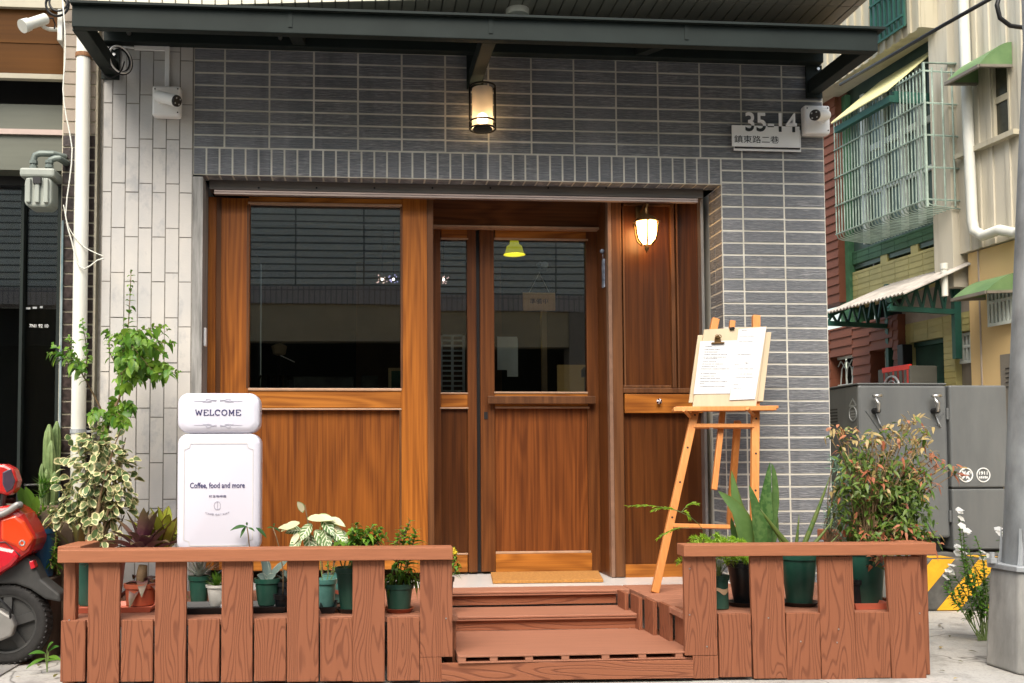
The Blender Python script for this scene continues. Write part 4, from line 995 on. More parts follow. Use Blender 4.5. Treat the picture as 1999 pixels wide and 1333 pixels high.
for (px_, py_, dx_, dz_, l) in ((590, 1035, -.8, .1, .10), (600, 1040, .2, -.8, .11), (615, 1035, .6, -.6, .12), (632, 1030, .3, -.9, .11), (648, 1035, .7, -.5, .10), (620, 1055, -.3, -.7, .10), (640, 1055, .4, -.7, .10), (655, 1050, .8, -.3, .09), (588, 1055, -.7, -.4, .09), (605, 1060, .1, -.6, .09), (662, 1035, .6, -.7, .08), (628, 1012, .5, -.5, .11), (645, 1020, .4, -.9, .11), (608, 1022, -.5, -.6, .10)):
    lv.leaf(aY(px_, py_, yk+rv(-.05, .03)), Vector((dx_, -.5, dz_)), Vector((rv(-.2, .2), -.9, .7)), l, l*.52, .2, .18, 6, 'ellip')
for (px_, py_, dx_, dz_, l) in ((592, 1000, -.35, .9, .085), (585, 1020, -.9, -.2, .10), (600, 1012, .9, .1, .11), (612, 1012, .95, .15, .12), (640, 1012, .9, -.2, .10), (578, 1032, -.8, .25, .10), (650, 1025, .7, -.6, .08), (585, 1040, -.6, -.7, .08)):
    lp_.leaf(aY(px_, py_, yk-.03), Vector((dx_, -.35, dz_)), Vector((0, -.8, .9)), l, l*.46, .2, .2, 6, 'ellip')
stm.build('stem', M['stem'], p_); lv.build('foliage', LM['zebra'], p_, smooth=True); lp_.build('pale_leaf', LM['zebra_pale'], p_, smooth=True)
c = deckpt(634, 1191) + Vector((0, .07, .007)); p_ = plant('young_shoot', c, 'young green shoots in the teal pot nearest the railing', 'potted plant', PG)
pot(p_, c, .055, .042, .13, M['pot_teal'])
lv, stm = MB(), MB()
for (tx, ty) in ((640, 1098), (655, 1105), (625, 1030)):
    pts = curve((c.x+rv(-.02, .02), c.y, c.z+.11), aY(tx, ty, c.y), (rv(-.01, .01), 0, 0), 4); stm.tube(pts, .0022, 5); twig_leaves(lv, pts, 5, .028, .012, whorl=2, start=.6)
stm.build('stem', M['gstem'], p_); lv.build('foliage', LM['green'], p_, smooth=True)
# ---- 7 leafy plant in tall dark pot
cc = saucer(682, 1199, .06, M['pot_black'], 'round dark saucer under the tall narrow green pot')
p_ = plant('leafy_plant', cc, 'green leafy plant with spreading shoots in a tall narrow green pot', 'potted plant', PG)
pot(p_, cc, .066, .042, .20, M['pot_green'])
stm, lv = MB(), MB()
for (tx, ty) in ((688, 1035), (695, 1022), (712, 1040), (730, 1025), (745, 1030), (720, 1050), (752, 1045), (700, 1055), (735, 1055), (665, 1060)):
    pts = curve((cc.x+rv(-.03, .03), cc.y+rv(-.02, .02), cc.z+.18), aY(tx, ty, cc.y+rv(-.06, .06)), (rv(-.02, .02), 0, .02), 6); stm.tube(pts, .0032, 5); twig_leaves(lv, pts, 13, .070, .026, 'lance', .45, 1.0, 2, .4)
stm.build('stem', M['gstem'], p_, smooth=True); lv.build('foliage', LM['shrub'], p_, smooth=True)
# ---- 8 upright leafy plant, red brown saucer
cc = saucer(780, 1199, .068, M['pot_brown'], 'round red brown saucer under the green pot by the steps')
p_ = plant('leafy_plant', cc, 'upright light green plant in a round green pot on a red brown saucer', 'potted plant', PG)
pot(p_, cc, .068, .050, .125, M['pot_green'])
stm, lv = MB(), MB()
for (tx, ty) in ((800, 1018), (790, 1030), (812, 1035), (778, 1040), (800, 1050)):
    pts = curve((cc.x+rv(-.02, .02), cc.y+rv(-.02, .02), cc.z+.10), aY(tx, ty, cc.y+rv(-.04, .04)), (rv(-.02, .02), 0, 0), 6); stm.tube(pts, .0035, 5); twig_leaves(lv, pts, 10, .085, .027, 'lance', .35, 1.0, 2, .4)
for (tx, ty) in ((760, 1125), (770, 1100), (815, 1120), (800, 1110), (820, 1135), (755, 1135), (785, 1115)):
    pts = curve((cc.x+rv(-.03, .03), cc.y+rv(-.03, .02), cc.z+.10), aY(tx, ty, cc.y-.03), (0, 0, .02), 4); stm.tube(pts, .002, 5); twig_leaves(lv, pts, 7, .055, .020, 'lance', .9, .8, 2, .4)
stm.build('stem', M['stem'], p_, smooth=True); lv.build('foliage', LM['shrub'], p_, smooth=True)
# ---- 9 sprigs before the sign
def sprig(base, tip, label, lm, leaves, L=.06):
    q = aZ(*base, ZF); c = Vector((q.x, q.y, ZF)); p_ = plant('leafy_sprig', c, label, 'potted plant', PG)
    pot(p_, c, .04, .03, .08, M['pot_black']); stm, lv = MB(), MB(); yk = c.y
    e = aY(*tip, yk-.02); pts = curve((c.x, c.y, c.z+.06), e, (.02, 0, 0), 7); stm.tube(pts, .003, 6)
    for (px_, py_, dx_, dz_, l) in leaves: lv.leaf(aY(px_, py_, yk-.02), Vector((dx_, -.3, dz_)), Vector((0, -.6, 1)), l, l*.34, .3, .2, 5, 'ellip')
    stm.build('stem', M['stem'], p_, smooth=True); lv.build('foliage', LM[lm], p_, smooth=True)
sprig((474, 1194), (482, 1028), 'thin dark sprig leaning across the lower edge of the white sign', 'deep', [(482, 1028, -.95, .12, .085), (480, 1028, -.4, -.6, .05), (484, 1030, .7, -.1, .04), (482, 1026, .05, .9, .03), (500, 1030, .9, -.5, .065)])
sprig((551, 1194), (533, 1030), 'bare pale stem with a few round leaves at its tip', 'deep', [(533, 1030, -.6, .2, .035), (534, 1028, .2, .8, .03), (534, 1030, .8, -.2, .04)])
# ---- 10 yellow flowered plant at the rail end
q = aZ(868, 1165, ZF); c = Vector((q.x, q.y, ZF)); p_ = plant('yellow_flower_plant', c, 'yellow flowering plant peeking out past the left rail by the steps', 'potted plant', PG)
pot(p_, c, .05, .04, .10, M['pot_black']); stm, lv, fl_ = MB(), MB(), MB()
for (tx, ty) in ((888, 1075), (886, 1068), (893, 1100), (880, 1085)):
    pts = curve((c.x, c.y, c.z+.08), aY(tx, ty, c.y), (.02, 0, 0), 5); stm.tube(pts, .0025, 5); twig_leaves(lv, pts, 7, .05, .018, 'lance', .6, 1, 2, .35)
    fl_ = MB()
    for i in range(9): fl_.ball(pts[-1]+unit()*.010+Vector((0, 0, -.01)), .006, 6, 4)
    fl_.build('flower_head', LM['yellow'], p_, smooth=True)
stm.build('stem', M['gstem'], p_); lv.build('foliage', LM['shrub'], p_, smooth=True);

# ================= right bay
# ---- 11 asparagus fern
c = deckpt(1413, 1192) + Vector((0, .06, .001)); p_ = plant('asparagus_fern', c, 'bright green feathery asparagus fern in a green pot with tan band', 'potted plant', PG)
po = pot(p_, c, .048, .044, .155, M['pot_green'])
lb = MB()
for k in range(8):
    a0_, a1_ = -2.45+k*.2, -2.45+(k+1)*.2; e0, e1 = .010*math.sin(k*.9), .010*math.sin(k*.9+.9)
    rr_ = .0485
    lb.add([(c.x+rr_*math.cos(a0_), c.y+rr_*math.sin(a0_), c.z+.078+e0), (c.x+rr_*math.cos(a1_), c.y+rr_*math.sin(a1_), c.z+.078+e1), (c.x+rr_*math.cos(a1_), c.y+rr_*math.sin(a1_), c.z+.098+e1*.4), (c.x+rr_*math.cos(a0_), c.y+rr_*math.sin(a0_), c.z+.098+e0*.4)], [(0, 1, 2, 3)])
lb.build('pot_label', M['tan'], po)
stm, lv = MB(), MB()
def frond(a, b, bend, n=14, w=.05):
    pts = curve(a, b, bend, 8); stm.tube(pts, .0016, 5)
    for i in range(n):
        t = .25+.75*i/n; k = min(int(t*8), 7); p = pts[k].lerp(pts[k+1], t*8-k); ax = (pts[k+1]-pts[k]).normalized()
        for sd_ in (-1, 1):
            s2 = ax.cross(Vector((0, 0, 1))).normalized()*sd_; tw = w*(1.1-t)*rv(.7, 1.3)
            e = p + (s2 + ax*.5 + Vector((0, 0, rv(-.2, .2)))).normalized()*tw
            for j in range(7):
                pp = p.lerp(e, (j+.5)/7); lv.leaf(pp, (unit()*.9+ax*.6).normalized(), unit()+Vector((0, 0, 1)), rv(.016, .026), .0042, .1, 0, 2, 'lance')
base = Vector((c.x, c.y, c.z+.14))
for (tx, ty, dy) in ((1345, 1062, 0), (1370, 1048, .05), (1400, 1045, 0), (1430, 1050, .05), (1455, 1058, 0), (1330, 1080, -.03), (1320, 1100, 0), (1340, 1110, -.05), (1390, 1060, -.05), (1420, 1062, -.05), (1460, 1098, -.02), (1475, 1100, .02), (1440, 1095, -.03), (1350, 1050, .1), (1410, 1052, .1), (1380, 1058, .02), (1440, 1055, .03)):
    frond(base, aY(tx, ty, c.y+dy), (0, 0, .06), 14, .06)
for (tx, ty) in ((1225, 988), (1275, 996), (1360, 983), (1345, 1010), (1285, 1050)):
    mid = aY(1330, 1000, c.y+.03); e = aY(tx, ty, c.y+.03)
    stm.tube(curve(base, mid, (.03, 0, .05), 6), .0016, 5); pts = curve(mid if ty < 1020 else aY(1345, 1030, c.y+.03), e, (0, 0, .015), 8); stm.tube(pts, .0012, 5)
    for i in range(60):
        t = rv(.25, 1); k = min(int(t*8), 7); p = pts[k].lerp(pts[k+1], t*8-k); ax = (pts[k+1]-pts[k]).normalized(); lv.leaf(p, (ax+unit()*.45).normalized(), unit(),   .022, .0042, .1, 0, 2, 'lance')
stm.build('stem', M['gstem'], p_); lv.build('foliage', LM['fern'], p_)
# ---- 12 broad snake plant
cc = saucer(1463, 1187, .075, M['pot_black'], 'round dark saucer under the snake plant behind the second tall board')
p_ = plant('snake_plant', cc, 'tall broad leaved snake plant in a dark tapered pot', 'potted plant', PG)
pot(p_, cc, .075, .042, .20, M['pot_black'])
lv = MB(); b0 = Vector((cc.x, cc.y, cc.z+.17))
def blade(bx_, path, W, lm=lv, dy=0.0):
    """leaf through picture points, with real width and fold"""
    pts = [aY(x, y, cc.y+dy) for (x, y) in path]; n = len(pts); vs, uvs, fs = [], [], []
    for i, p in enumerate(pts):
        t = i/(n-1); w = W/2*(.55+.9*t if t < .5 else 1.0*(1-((t-.5)/.5)**1.35))+.0008; ax = (pts[min(i+1, n-1)]-pts[max(i-1, 0)]).normalized(); s2 = ax.cross(Vector((.25*bx_, -1, 0))).normalized()
        nn = s2.cross(ax); vs += [p-s2*w+nn*w*.35, p, p+s2*w+nn*w*.35]; uvs += [(0, t), (.5, t), (1, t)]
    for i in range(n-1): a = i*3; fs += [(a, a+1, a+4, a+3), (a+1, a+2, a+5, a+4)]
    lm.add(vs, fs, None, uvs)
def sm(path, n=10):
    out = []; m = len(path)-1
    for i in range(n+1):
        t = i/n*m; k = min(int(t), m-1); f = t-k; p0 = path[max(k-1, 0)]; p1, p2 = path[k], path[k+1]; p3 = path[min(k+2, m)]
        out.append(tuple(.5*((2*p1[j]) + (-p0[j]+p2[j])*f + (2*p0[j]-5*p1[j]+4*p2[j]-p3[j])*f*f + (-p0[j]+3*p1[j]-3*p2[j]+p3[j])*f**3) for j in (0, 1)))
    return out
for (bx_, pth, w, dy) in ((1, [(1462, 1120), (1455, 1060), (1440, 1000), (1402, 958)], .098, -.03), (-1, [(1468, 1120), (1460, 1050), (1440, 990), (1428, 918)], .070, .03), (1, [(1475, 1120), (1482, 1060), (1475, 1000), (1462, 946)], .078, -.05), (-1, [(1480, 1120), (1492, 1050), (1494, 980), (1503, 902)], .072, 0), (1, [(1484, 1120), (1503, 1050), (1512, 980), (1510, 925), (1506, 905)], .042, .03), (1, [(1472, 1120), (1450, 1065), (1432, 1040), (1427, 1010)], .05, .05), (-1, [(1478, 1120), (1500, 1060), (1505, 1000), (1494, 930)], .07, .07)):
    blade(bx_, sm(pth), w, lv, dy)
lv.build('foliage', LM['sans'], p_, smooth=True)
# ---- 13 cylindrical snake plant
cc = saucer(1577, 1187, .088, M['pot_black'], 'wide dark saucer under the tapered green pot on the right')
p_ = plant('spear_plant', cc, 'spear plant with thin round leaves in a large tapered green pot', 'potted plant', PG)
pot(p_, cc, .088, .058, .235, M['pot_green'])
lv = MB(); b0 = Vector((cc.x, cc.y, cc.z+.20))
for (tx, ty, r0) in ((1484, 993, .016), (1560, 1005, .010), (1620, 930, .013), (1628, 1012, .011), (1512, 1035, .009), (1640, 1040, .008)):
    e = aY(tx, ty, cc.y+rv(-.04, .04)); pts = curve(b0+Vector((rv(-.03, .03), rv(-.02, .02), 0)), e, (0, 0, -.015), 7); lv.tube(pts, [r0, r0, r0, r0*.9, r0*.8, r0*.6, r0*.4, .001], 8)
lv.build('foliage', LM['sans'], p_, smooth=True)
# ---- 14 nandina
c = deckpt(1712, 1186) + Vector((0, .10, .001)); p_ = plant('nandina_shrub', c, 'tall heavenly bamboo shrub with reddish tips in a dark green pot', 'potted plant', PG)
pot(p_, c, .095, .07, .26, M['pot_green'])
stm, l1, l2, l3 = MB(), MB(), MB(), MB(); yk = c.y+.06
def spray(tx, ty, n, kind, r_=.05, dy=0.0):
    e = aY(tx, ty, yk+dy); b0 = Vector((c.x+rv(-.03, .03), c.y+rv(-.03, .03), c.z+.24))
    stm.tube(curve(b0, e, (rv(-.03, .03), 0, .05), 6), .0022, 5)
    for i in range(n):
        mbk = random.choices((l1, l2, l3), kind)[0]; p = e + Vector((rv(-1, 1)*r_, rv(-1, 1)*r_, rv(-1, 1)*r_*.8))
        d = (unit()+Vector((0, -.2, -.15))).normalized(); mbk.leaf(p, d, unit()*.5+Vector((0, -.5, 1)), rv(.032, .050), rv(.012, .019), rv(.1, .5), .2, 3, 'lance')
for i in range(62):
    spray(rv(1650, 1800), rv(935, 1060), 36, (10, .4, .25), .062, rv(-.12, .12))
for i in range(26):
    spray(rv(1645, 1790), rv(880, 950), 24, (7, .7, 1.3), .06, rv(-.1, .1))
for (x, y) in ((1700, 860), (1715, 850), (1690, 865), (1730, 855), (1745, 845), (1760, 835), (1775, 828), (1785, 818), (1675, 858), (1655, 850), (1640, 845), (1630, 842), (1710, 872), (1740, 870), (1760, 860), (1790, 850), (1805, 845), (1800, 870), (1775, 880)): spray(x, y, 14, (2, 1, 4), .045, rv(-.05, .05))
for (x, y) in ((1815, 900), (1830, 905), (1845, 912), (1858, 915), (1870, 922), (1820, 885), (1805, 920), (1795, 940), (1815, 950), (1800, 965)): spray(x, y, 9, (1.5, 3, 2), .035, rv(-.05, .02))
for i in range(26): spray(rv(1680, 1810), rv(1025, 1068), 14, (9, 2.5, .5), .05, -.13)
for (x, y) in ((1720, 1085), (1705, 1095), (1735, 1075), (1745, 1065), (1710, 1075), (1815, 1050), (1820, 1062)): spray(x, y, 8, (1, 6, 1), .035, -.16)
for (x, y) in ((1670, 905), (1690, 918), (1720, 935), (1730, 915), (1640, 880), (1700, 925), (1670, 925)): spray(x, y, 5, (0, 8, 1), .03, -.12)
stm.build('stem', M['stem'], p_); l1.build('foliage', LM['nandina'], p_, smooth=True); l2.build('red_foliage', LM['nandina_red'], p_, smooth=True); l3.build('gold_foliage', LM['nandina_gold'], p_, smooth=True)
# ---- needle leaved plants at the wall corner
c = deckpt(1668, 1172) + Vector((0, .22, .001)); p_ = plant('needle_leaf_plant', c, 'blue green needle leaved plant between the wall corner and the red tipped shrub', 'potted plant', PG)
pot(p_, c, .085, .06, .24, M['pot_green'])
stm, lv = MB(), MB()
for (x, y) in ((1640, 905), (1628, 895), (1650, 925), (1635, 940), (1625, 960), (1640, 985), (1622, 990), (1615, 1005), (1635, 1015), (1650, 1000), (1625, 1030), (1645, 1045), (1660, 1030)):
    e = aY(x, y, c.y+rv(-.06, .06)); pts = curve((c.x, c.y, c.z+.2), e, (-.03, 0, 0), 6); stm.tube(pts, .0025, 5)
    for i in range(42): lv.leaf(pts[-1]+unit()*.01-Vector((0, 0, rv(0, .07))), (unit()+Vector((0, 0, .5))).normalized(), unit(), rv(.035, .055), .0055, .1, .1, 2, 'lance')
stm.build('stem', M['stem'], p_); lv.build('foliage', LM['needle'], p_)
c = deckpt(1684, 1184) + Vector((0, .045, .008)); p_ = plant('small_succulent', c, 'tiny green succulent in a black pot behind the right railing', 'potted plant', PG)
pot(p_, c, .042, .034, .115, M['pot_black']); rs = MB()
for i in range(5): rosette(rs, (c.x+rv(-.02, .02), c.y+rv(-.02, .02), c.z+.10), 9, .03, .012, (.1, 1.3), 'taper', 0, .4, 3)
rs.build('foliage', LM['agave'], p_, smooth=True)
tray(1670, 1736, 1189, .17, .03, M['tray_orange'], 'short orange tray under the red tipped shrub at the right end')

# ================= plants on the ground
# tall shrub against the pillar
q = aY(205, 1000, -.34); c = Vector((q.x, -.34, ZF)); p_ = plant('tall_shrub', c, 'tall light green shrub with one upright shoot in front of the pale pillar', 'shrub')
pot(p_, c, .11, .085, .2, M['pot_brown'])
stm, lv = MB(), MB(); yk = -.34
tr_ = [aY(207, 1010, yk), aY(207, 930, yk), aY(205, 860, yk), aY(213, 820, yk)]; stm.tube([(c.x, c.y, c.z+.17)] + tr_, [.014, .013, .012, .011, .009], 8)
def branch(path, r0, n, L=.05, W=.030, dy=0.0, start=.2, wh=2):
    pts = [aY(x, y, yk+dy*i/len(path)) for i, (x, y) in enumerate(sm(path, 9))]; stm.tube(pts, [r0*(1-.75*i/9) for i in range(10)], 6); twig_leaves(lv, pts, int(n*1.15), L, W, 'ellip', .5, 1.0, wh, start)
branch([(213, 820), (235, 770), (240, 700), (250, 640), (256, 530)], .008, 26, .055, .030, .05, .35)
branch([(205, 815), (180, 765), (150, 715), (120, 695), (95, 690)], .006, 18, .05, .03, -.05, .35)
branch([(155, 725), (140, 700), (135, 655)], .004, 12, .045, .028, -.05, .2)
branch([(165, 735), (170, 690), (160, 625)], .004, 9, .045, .028, -.1, .3)
branch([(240, 720), (270, 690), (300, 670), (340, 670)], .005, 16, .055, .034, -.05, .1)
branch([(240, 740), (280, 735), (310, 735), (350, 725)], .005, 17, .05, .032, -.08, .15)
branch([(238, 730), (215, 690), (212, 655), (205, 645)], .004, 12, .048, .03, 0, .2)
branch([(246, 690), (275, 660), (310, 640)], .004, 15, .055, .034, .05, .1)
branch([(246, 680), (280, 670), (320, 690)], .004, 15, .055, .034, -.1, .1)
branch([(246, 700), (255, 715), (270, 745)], .004, 14, .055, .034, -.1, .1)
branch([(213, 815), (240, 790), (260, 795)], .004, 18, .05, .028, -.05, .05)
branch([(210, 830), (225, 810), (235, 830)], .004, 16, .05, .028, -.08, .05)
branch([(212, 825), (190, 800), (180, 810)], .004, 7, .055, .03, -.1, .3)
branch([(207, 845), (200, 830), (202, 850)], .004, 9, .045, .03, -.08, .0)
branch([(235, 760), (250, 740), (245, 700)], .004, 16, .05, .032, -.12, .0)
for i in range(22): branch([(243, 700), (rv(230, 300), rv(640, 720)), (rv(215, 335), rv(635, 745))], .003, 9, .060, .038, rv(-.18, .1), .25)
for i in range(6): branch([(215, 815), (rv(205, 235), rv(780, 830)), (rv(195, 262), rv(775, 850))], .003, 8, .055, .032, rv(-.15, .05), .2)
for i in range(3): branch([(160, 725), (rv(125, 170), rv(680, 730)), (rv(95, 180), rv(640, 740))], .0025, 7, .052, .032, rv(-.12, .05), .3)
stm.build('branch', M['stem'], p_, smooth=True); lv.build('foliage', LM['shrub'], p_, smooth=True)
# columnar cactus group
Yc = -.13
pc = aY(95, 985, Yc); c = Vector((pc.x, Yc, 0)); p_ = plant('column_cactus', c, 'group of ribbed green column cacti in a raised brown trough', 'cactus')
MB().hexa([(c.x-.34, Yc-.16, .0), (c.x+.16, Yc-.16, .0), (c.x+.16, Yc+.16, .0), (c.x-.34, Yc+.16, .0), (c.x-.36, Yc-.18, pc.z), (c.x+.18, Yc-.18, pc.z), (c.x+.18, Yc+.18, pc.z), (c.x-.36, Yc+.18, pc.z)]).build('trough', simple('weathered trough', (.13, .09, .06), .8, var=.4, scale=8), p_, bevel=.006)
def cactus(px_, top, bot, rr, dy=0, lean=0):
    a, b = aY(px_, bot, Yc+dy), aY(px_+lean, top, Yc+dy); a.z = pc.z-.005; mb = MB(); n = 28; vs, fs = [], []; L = 10
    for i in range(L+1):
        t = i/L; s_ = rr*(.85+.15*math.sin(t*3)) if i < L-1 else (rr*.75 if i == L-1 else rr*.2)
        p = a.lerp(b, t if i < L else 1.0)
        for k in range(n): an = 2*math.pi*k/n; q2 = s_*(1+.16*math.cos(an*7)); vs.append((p.x+q2*math.cos(an), p.y+q2*math.sin(an), p.z))
    for i in range(L):
        for k in range(n): fs.append((i*n+k, i*n+(k+1) % n, (i+1)*n+(k+1) % n, (i+1)*n+k))
    fs.append(tuple(L*n+k for k in range(n))); mb.add(vs, fs); mb.build('stem', M['cactus'], p_, smooth=True)
M['cactus'] = simple('cactus skin', (.10, .17, .045), .6, var=.3, scale=14, col2=(.20, .27, .10), bump=.3, bscale=70)
for a_ in ((93, 828, 985, .026, 0, 3), (104, 822, 985, .024, .05, 7), (98, 860, 985, .022, -.06, 2), (82, 905, 985, .014, -.05, 0), (104, 920, 985, .015, -.08, 3), (90, 915, 985, .012, -.09, 1)): cactus(*a_)
rs = MB()
for i in range(7): rosette(rs, aY(rv(76, 112), rv(940, 978), Yc-.12), 8, .06, .012, (.2, 1.4), 'taper', .1, .4, 3)
rs.build('succulent_leaf', LM['green'], p_, smooth=True)
q = aY(55, 1000, -.42); c = Vector((q.x, -.42, 0)); p_ = plant('toothed_aloe', c, 'dark green aloe with two upright toothed leaves behind the scooter', 'plant')
pot(p_, c, .06, .045, q.z-.02, M['pot_black']); rs = MB()
for (x0, y0, x1, y1, w) in ((58, 1000, 36, 944, .055), (66, 1000, 50, 946, .055), (70, 1000, 72, 965, .04), (52, 1000, 28, 990, .03)):
    a, b = aY(x0, y0, -.42), aY(x1, y1, -.44); rs.leaf(a, b-a, Vector((.1, -1, .2)), (b-a).length, w, .05, .3, 6, 'strap')
rs.build('foliage', LM['green'], p_, smooth=True)
# trailing plants over a blue bucket
q = aY(80, 1060, -.38); c = Vector((q.x, -.38, 0)); p_ = plant('trailing_plant', c, 'tangle of thin green trailing stems in a blue bucket', 'plant')
zt_ = aY(74, 1032, -.38).z; pot(p_, c+Vector((0, 0, zt_-.24)), .075, .06, .24, simple('blue bucket', (.015, .07, .15), .4, var=.15), name='bucket')
MB().box(c.x-.10, c.x+.08, c.y-.09, c.y+.12, 0, zt_-.241).build('crate', simple('dark weathered crate', (.07, .045, .03), .85, var=.5, scale=9), p_, bevel=.006)
stm, lv = MB(), MB()
for (x0, y0, x1, y1) in ((80, 1040, 130, 985), (85, 1060, 118, 1000), (70, 1050, 60, 985), (75, 1040, 78, 1000), (95, 1100, 110, 1040), (70, 1060, 100, 1110), (80, 1070, 108, 1090), (90, 1060, 95, 1130), (100, 1080, 112, 1120), (85, 1070, 75, 1110), (60, 1040, 50, 1020), (95, 1040, 105, 1025)):
    pts = curve(aY(x0, y0, -.39), aY(x1, y1, -.40+rv(-.06, .05)), (rv(-.04, .04), 0, rv(-.02, .04)), 7); stm.tube(pts, .0045 if y1 < 1010 else .0025, 5); twig_leaves(lv, pts, 13, .038, .014, 'ellip', .3, 1, 2, .2)
for (x, y) in ((72, 1012), (78, 1030), (100, 1005), (133, 1018), (130, 1010), (84, 1000)): rosette(lv, aY(x, y, -.42), 12, .045, .014, (.1, 1.5), 'lance', .1, .2, 3)
stm.build('stem', simple('straw stem', (.36, .25, .10), .7, var=.3), p_); lv.build('foliage', LM['shrub'], p_, smooth=True)
# weeds in the gutter
def weed(px_, py_, leaves, label, L=.07, lm='green'):
    c = aZ(px_, py_, .005); p_ = plant('weed', c, label, 'weed'); stm, lv = MB(), MB()
    for (x, y, dx_, dz_) in leaves:
        e = aY(x, y, c.y); stm.tube(curve(c, e, (0, 0, .01), 4), .0022, 5); lv.leaf(e, Vector((dx_, -.3, dz_)), Vector((0, -.5, 1)), L*rv(.8, 1.1), L*.32, .3, .2, 5, 'ellip')
    stm.build('stem', M['gstem'], p_); lv.build('foliage', LM[lm], p_, smooth=True)
weed(92, 1312, [(88, 1275, -.8, .3), (92, 1268, .5, .9), (95, 1282, .9, .1), (88, 1285, -.6, -.1), (93, 1290, .5, .3), (95, 1272, .7, .7)], 'lone green weed sprouting from the kerb beside the deck corner', .085)
weed(92, 1135, [(90, 1115, .3, .9), (100, 1125, .8, .2), (98, 1118, .7, .6), (88, 1125, -.6, .4), (104, 1130, .7, -.1)], 'broad leaved weed behind the scooter tail', .07)
# white periwinkle
c = Vector(aZ(1918, 1250, .003)); p_ = plant('white_periwinkle', c, 'white flowering periwinkle growing beside the pole base', 'flowering plant')
stm, lv, fw_ = MB(), MB(), MB(); yk = c.y
for (x, y, f) in ((1872, 1008, 1), (1880, 1035, 1), (1850, 1110, 1), (1873, 1078, 2), (1890, 1070, 0), (1905, 1050, 0), (1955, 1040, 1), (1920, 1088, 1), (1845, 1140, 0), (1880, 1120, 0), (1905, 1110, 0), (1925, 1140, 0), (1900, 1170, 0), (1920, 1180, 0), (1895, 1195, 0), (1870, 1150, 0), (1850, 1125, 1), (1910, 1150, 0), (1885, 1090, 0), (1925, 1165, 0)):
    pts = curve((c.x+rv(-.03, .03), c.y, c.z), aY(x, y, yk+rv(-.08, .1)), (rv(-.05, .05), 0, .03), 8); stm.tube(pts, .0028, 5); twig_leaves(lv, pts, 13, .052, .021, 'ellip', .35, 1, 2, .45)
    for j in range(f*2 + (1 if f else 0)):
        o = pts[-1]+unit()*.022*(1 if f else 0)+Vector((0, -.01, .012)); nn = (Vector((0, -.6, .8))+unit()*.4).normalized(); u = nn.orthogonal().normalized(); w = nn.cross(u)
        fw_ = MB()
        for k in range(5):
            a = k*2*math.pi/5; d = u*math.cos(a)+w*math.sin(a); fw_.leaf(o, d+nn*.1, nn, .024, .022, .1, .05, 3, 'obov')
        fw_.build('flower', LM['petal'], p_, smooth=True)
stm.build('stem', M['gstem'], p_); lv.build('foliage', LM['deep'] if False else LM['green'], p_, smooth=True)

# fallen leaves on the paving
for i, (x, y) in enumerate(((1838, 1262), (1870, 1290), (1855, 1240), (1880, 1215), (1845, 1310), (1890, 1270), (30, 1322), (75, 1300), (105, 1322), (1862, 1325), (1835, 1222), (1900, 1240))):
    q = aZ(x, y, .008); lf = MB().leaf(q, Vector((rv(-1, 1), rv(-1, 1), .12)), Vector((0, 0, 1)), rv(.025, .05), rv(.012, .022), .2, .3, 3, 'ellip')
    tag(lf.build('fallen_leaf', LM['brown'] if i % 3 else LM['nandina_gold']), 'small dry leaf lying on the paving around the deck', 'leaf', 'dry leaves on the paving')
M['pole_zinc'] = simple('weathered pole zinc', (.27, .285, .29), .55, .3, var=.35, scale=7, stretch=(1, 1, .6), bump=.12, bscale=40)
# ------------------------------------------------------------------ row of houses along the lane on the right
FO = Vector((6.985, 4.717, 0)); FD = Vector((-.0998, .9950, 0)); FN = Vector((-.9950, -.0998, 0))
def L2W(s, z, o): return FO + FD*s + FN*o + Vector((0, 0, z))
def fS(px, py, o=0.0):
    q = aP(px, py, FO+FN*o, FN); return (q-FO).dot(FD), q.z
def fX(px, py, s):
    q = aP(px, py, FO+FD*s, FD); return (q-FO).dot(FN), q.z
def fb(mb, s0, s1, z0, z1, o0, o1, r=None):
    if s0 > s1: s0, s1 = s1, s0
    if o0 > o1: o0, o1 = o1, o0
    return mb.hexa([L2W(s0, z0, o1), L2W(s0, z0, o0), L2W(s1, z0, o0), L2W(s1, z0, o1), L2W(s0, z1, o1), L2W(s0, z1, o0), L2W(s1, z1, o0), L2W(s1, z1, o1)], r)
def fpx(mb, x0, x1, yt, yb, xr, o0, o1, r=None):
    """box on the lane facade: photo columns x0..x1, heights read at column xr on the face at offset o1"""
    ym = (yt+yb)/2; return fb(mb, fS(x0, ym, o1)[0], fS(x1, ym, o1)[0], fS(xr, yb, o1)[1], fS(xr, yt, o1)[1], o0, o1, r)
def fz(px, py, o=0.0): return fS(px, py, o)[1]
M['cream_sheet'] = simple('cream metal sheet', (.36, .32, .235), .5, var=.06, scale=2, stretch=(3, 3, .25), col2=(.48, .44, .33), thr=[(.3, 0), (.5, 1)])
M['cream_sheet2'] = simple('weathered cream sheet', (.40, .36, .27), .55, var=.12, scale=2.2, stretch=(3, 3, .25), col2=(.56, .52, .42), thr=[(.3, 0), (.5, 1)])
M['yellow_sheet'] = simple('pale yellow sheet', (.55, .52, .26), .5, var=.08, scale=3)
M['green_paint'] = simple('rough green paint', (.06, .17, .085), .7, var=.25, scale=9, bump=.3, bscale=50)
M['green_tile'] = simple('green strip tile', (.05, .13, .065), .5, var=.15, fvar=.4)
M['yellow_tile'] = simple('yellow strip tile', (.50, .45, .19), .5, var=.10, fvar=.3)
M['yellow_stucco'] = simple('yellow stucco', (.64, .46, .22), .8, var=.06, scale=1.5, stretch=(1, 1, .5), bump=.1)
M['green_hood'] = simple('green fibreglass', (.10, .20, .075), .55, var=.2, scale=3, col2=(.16, .26, .11))
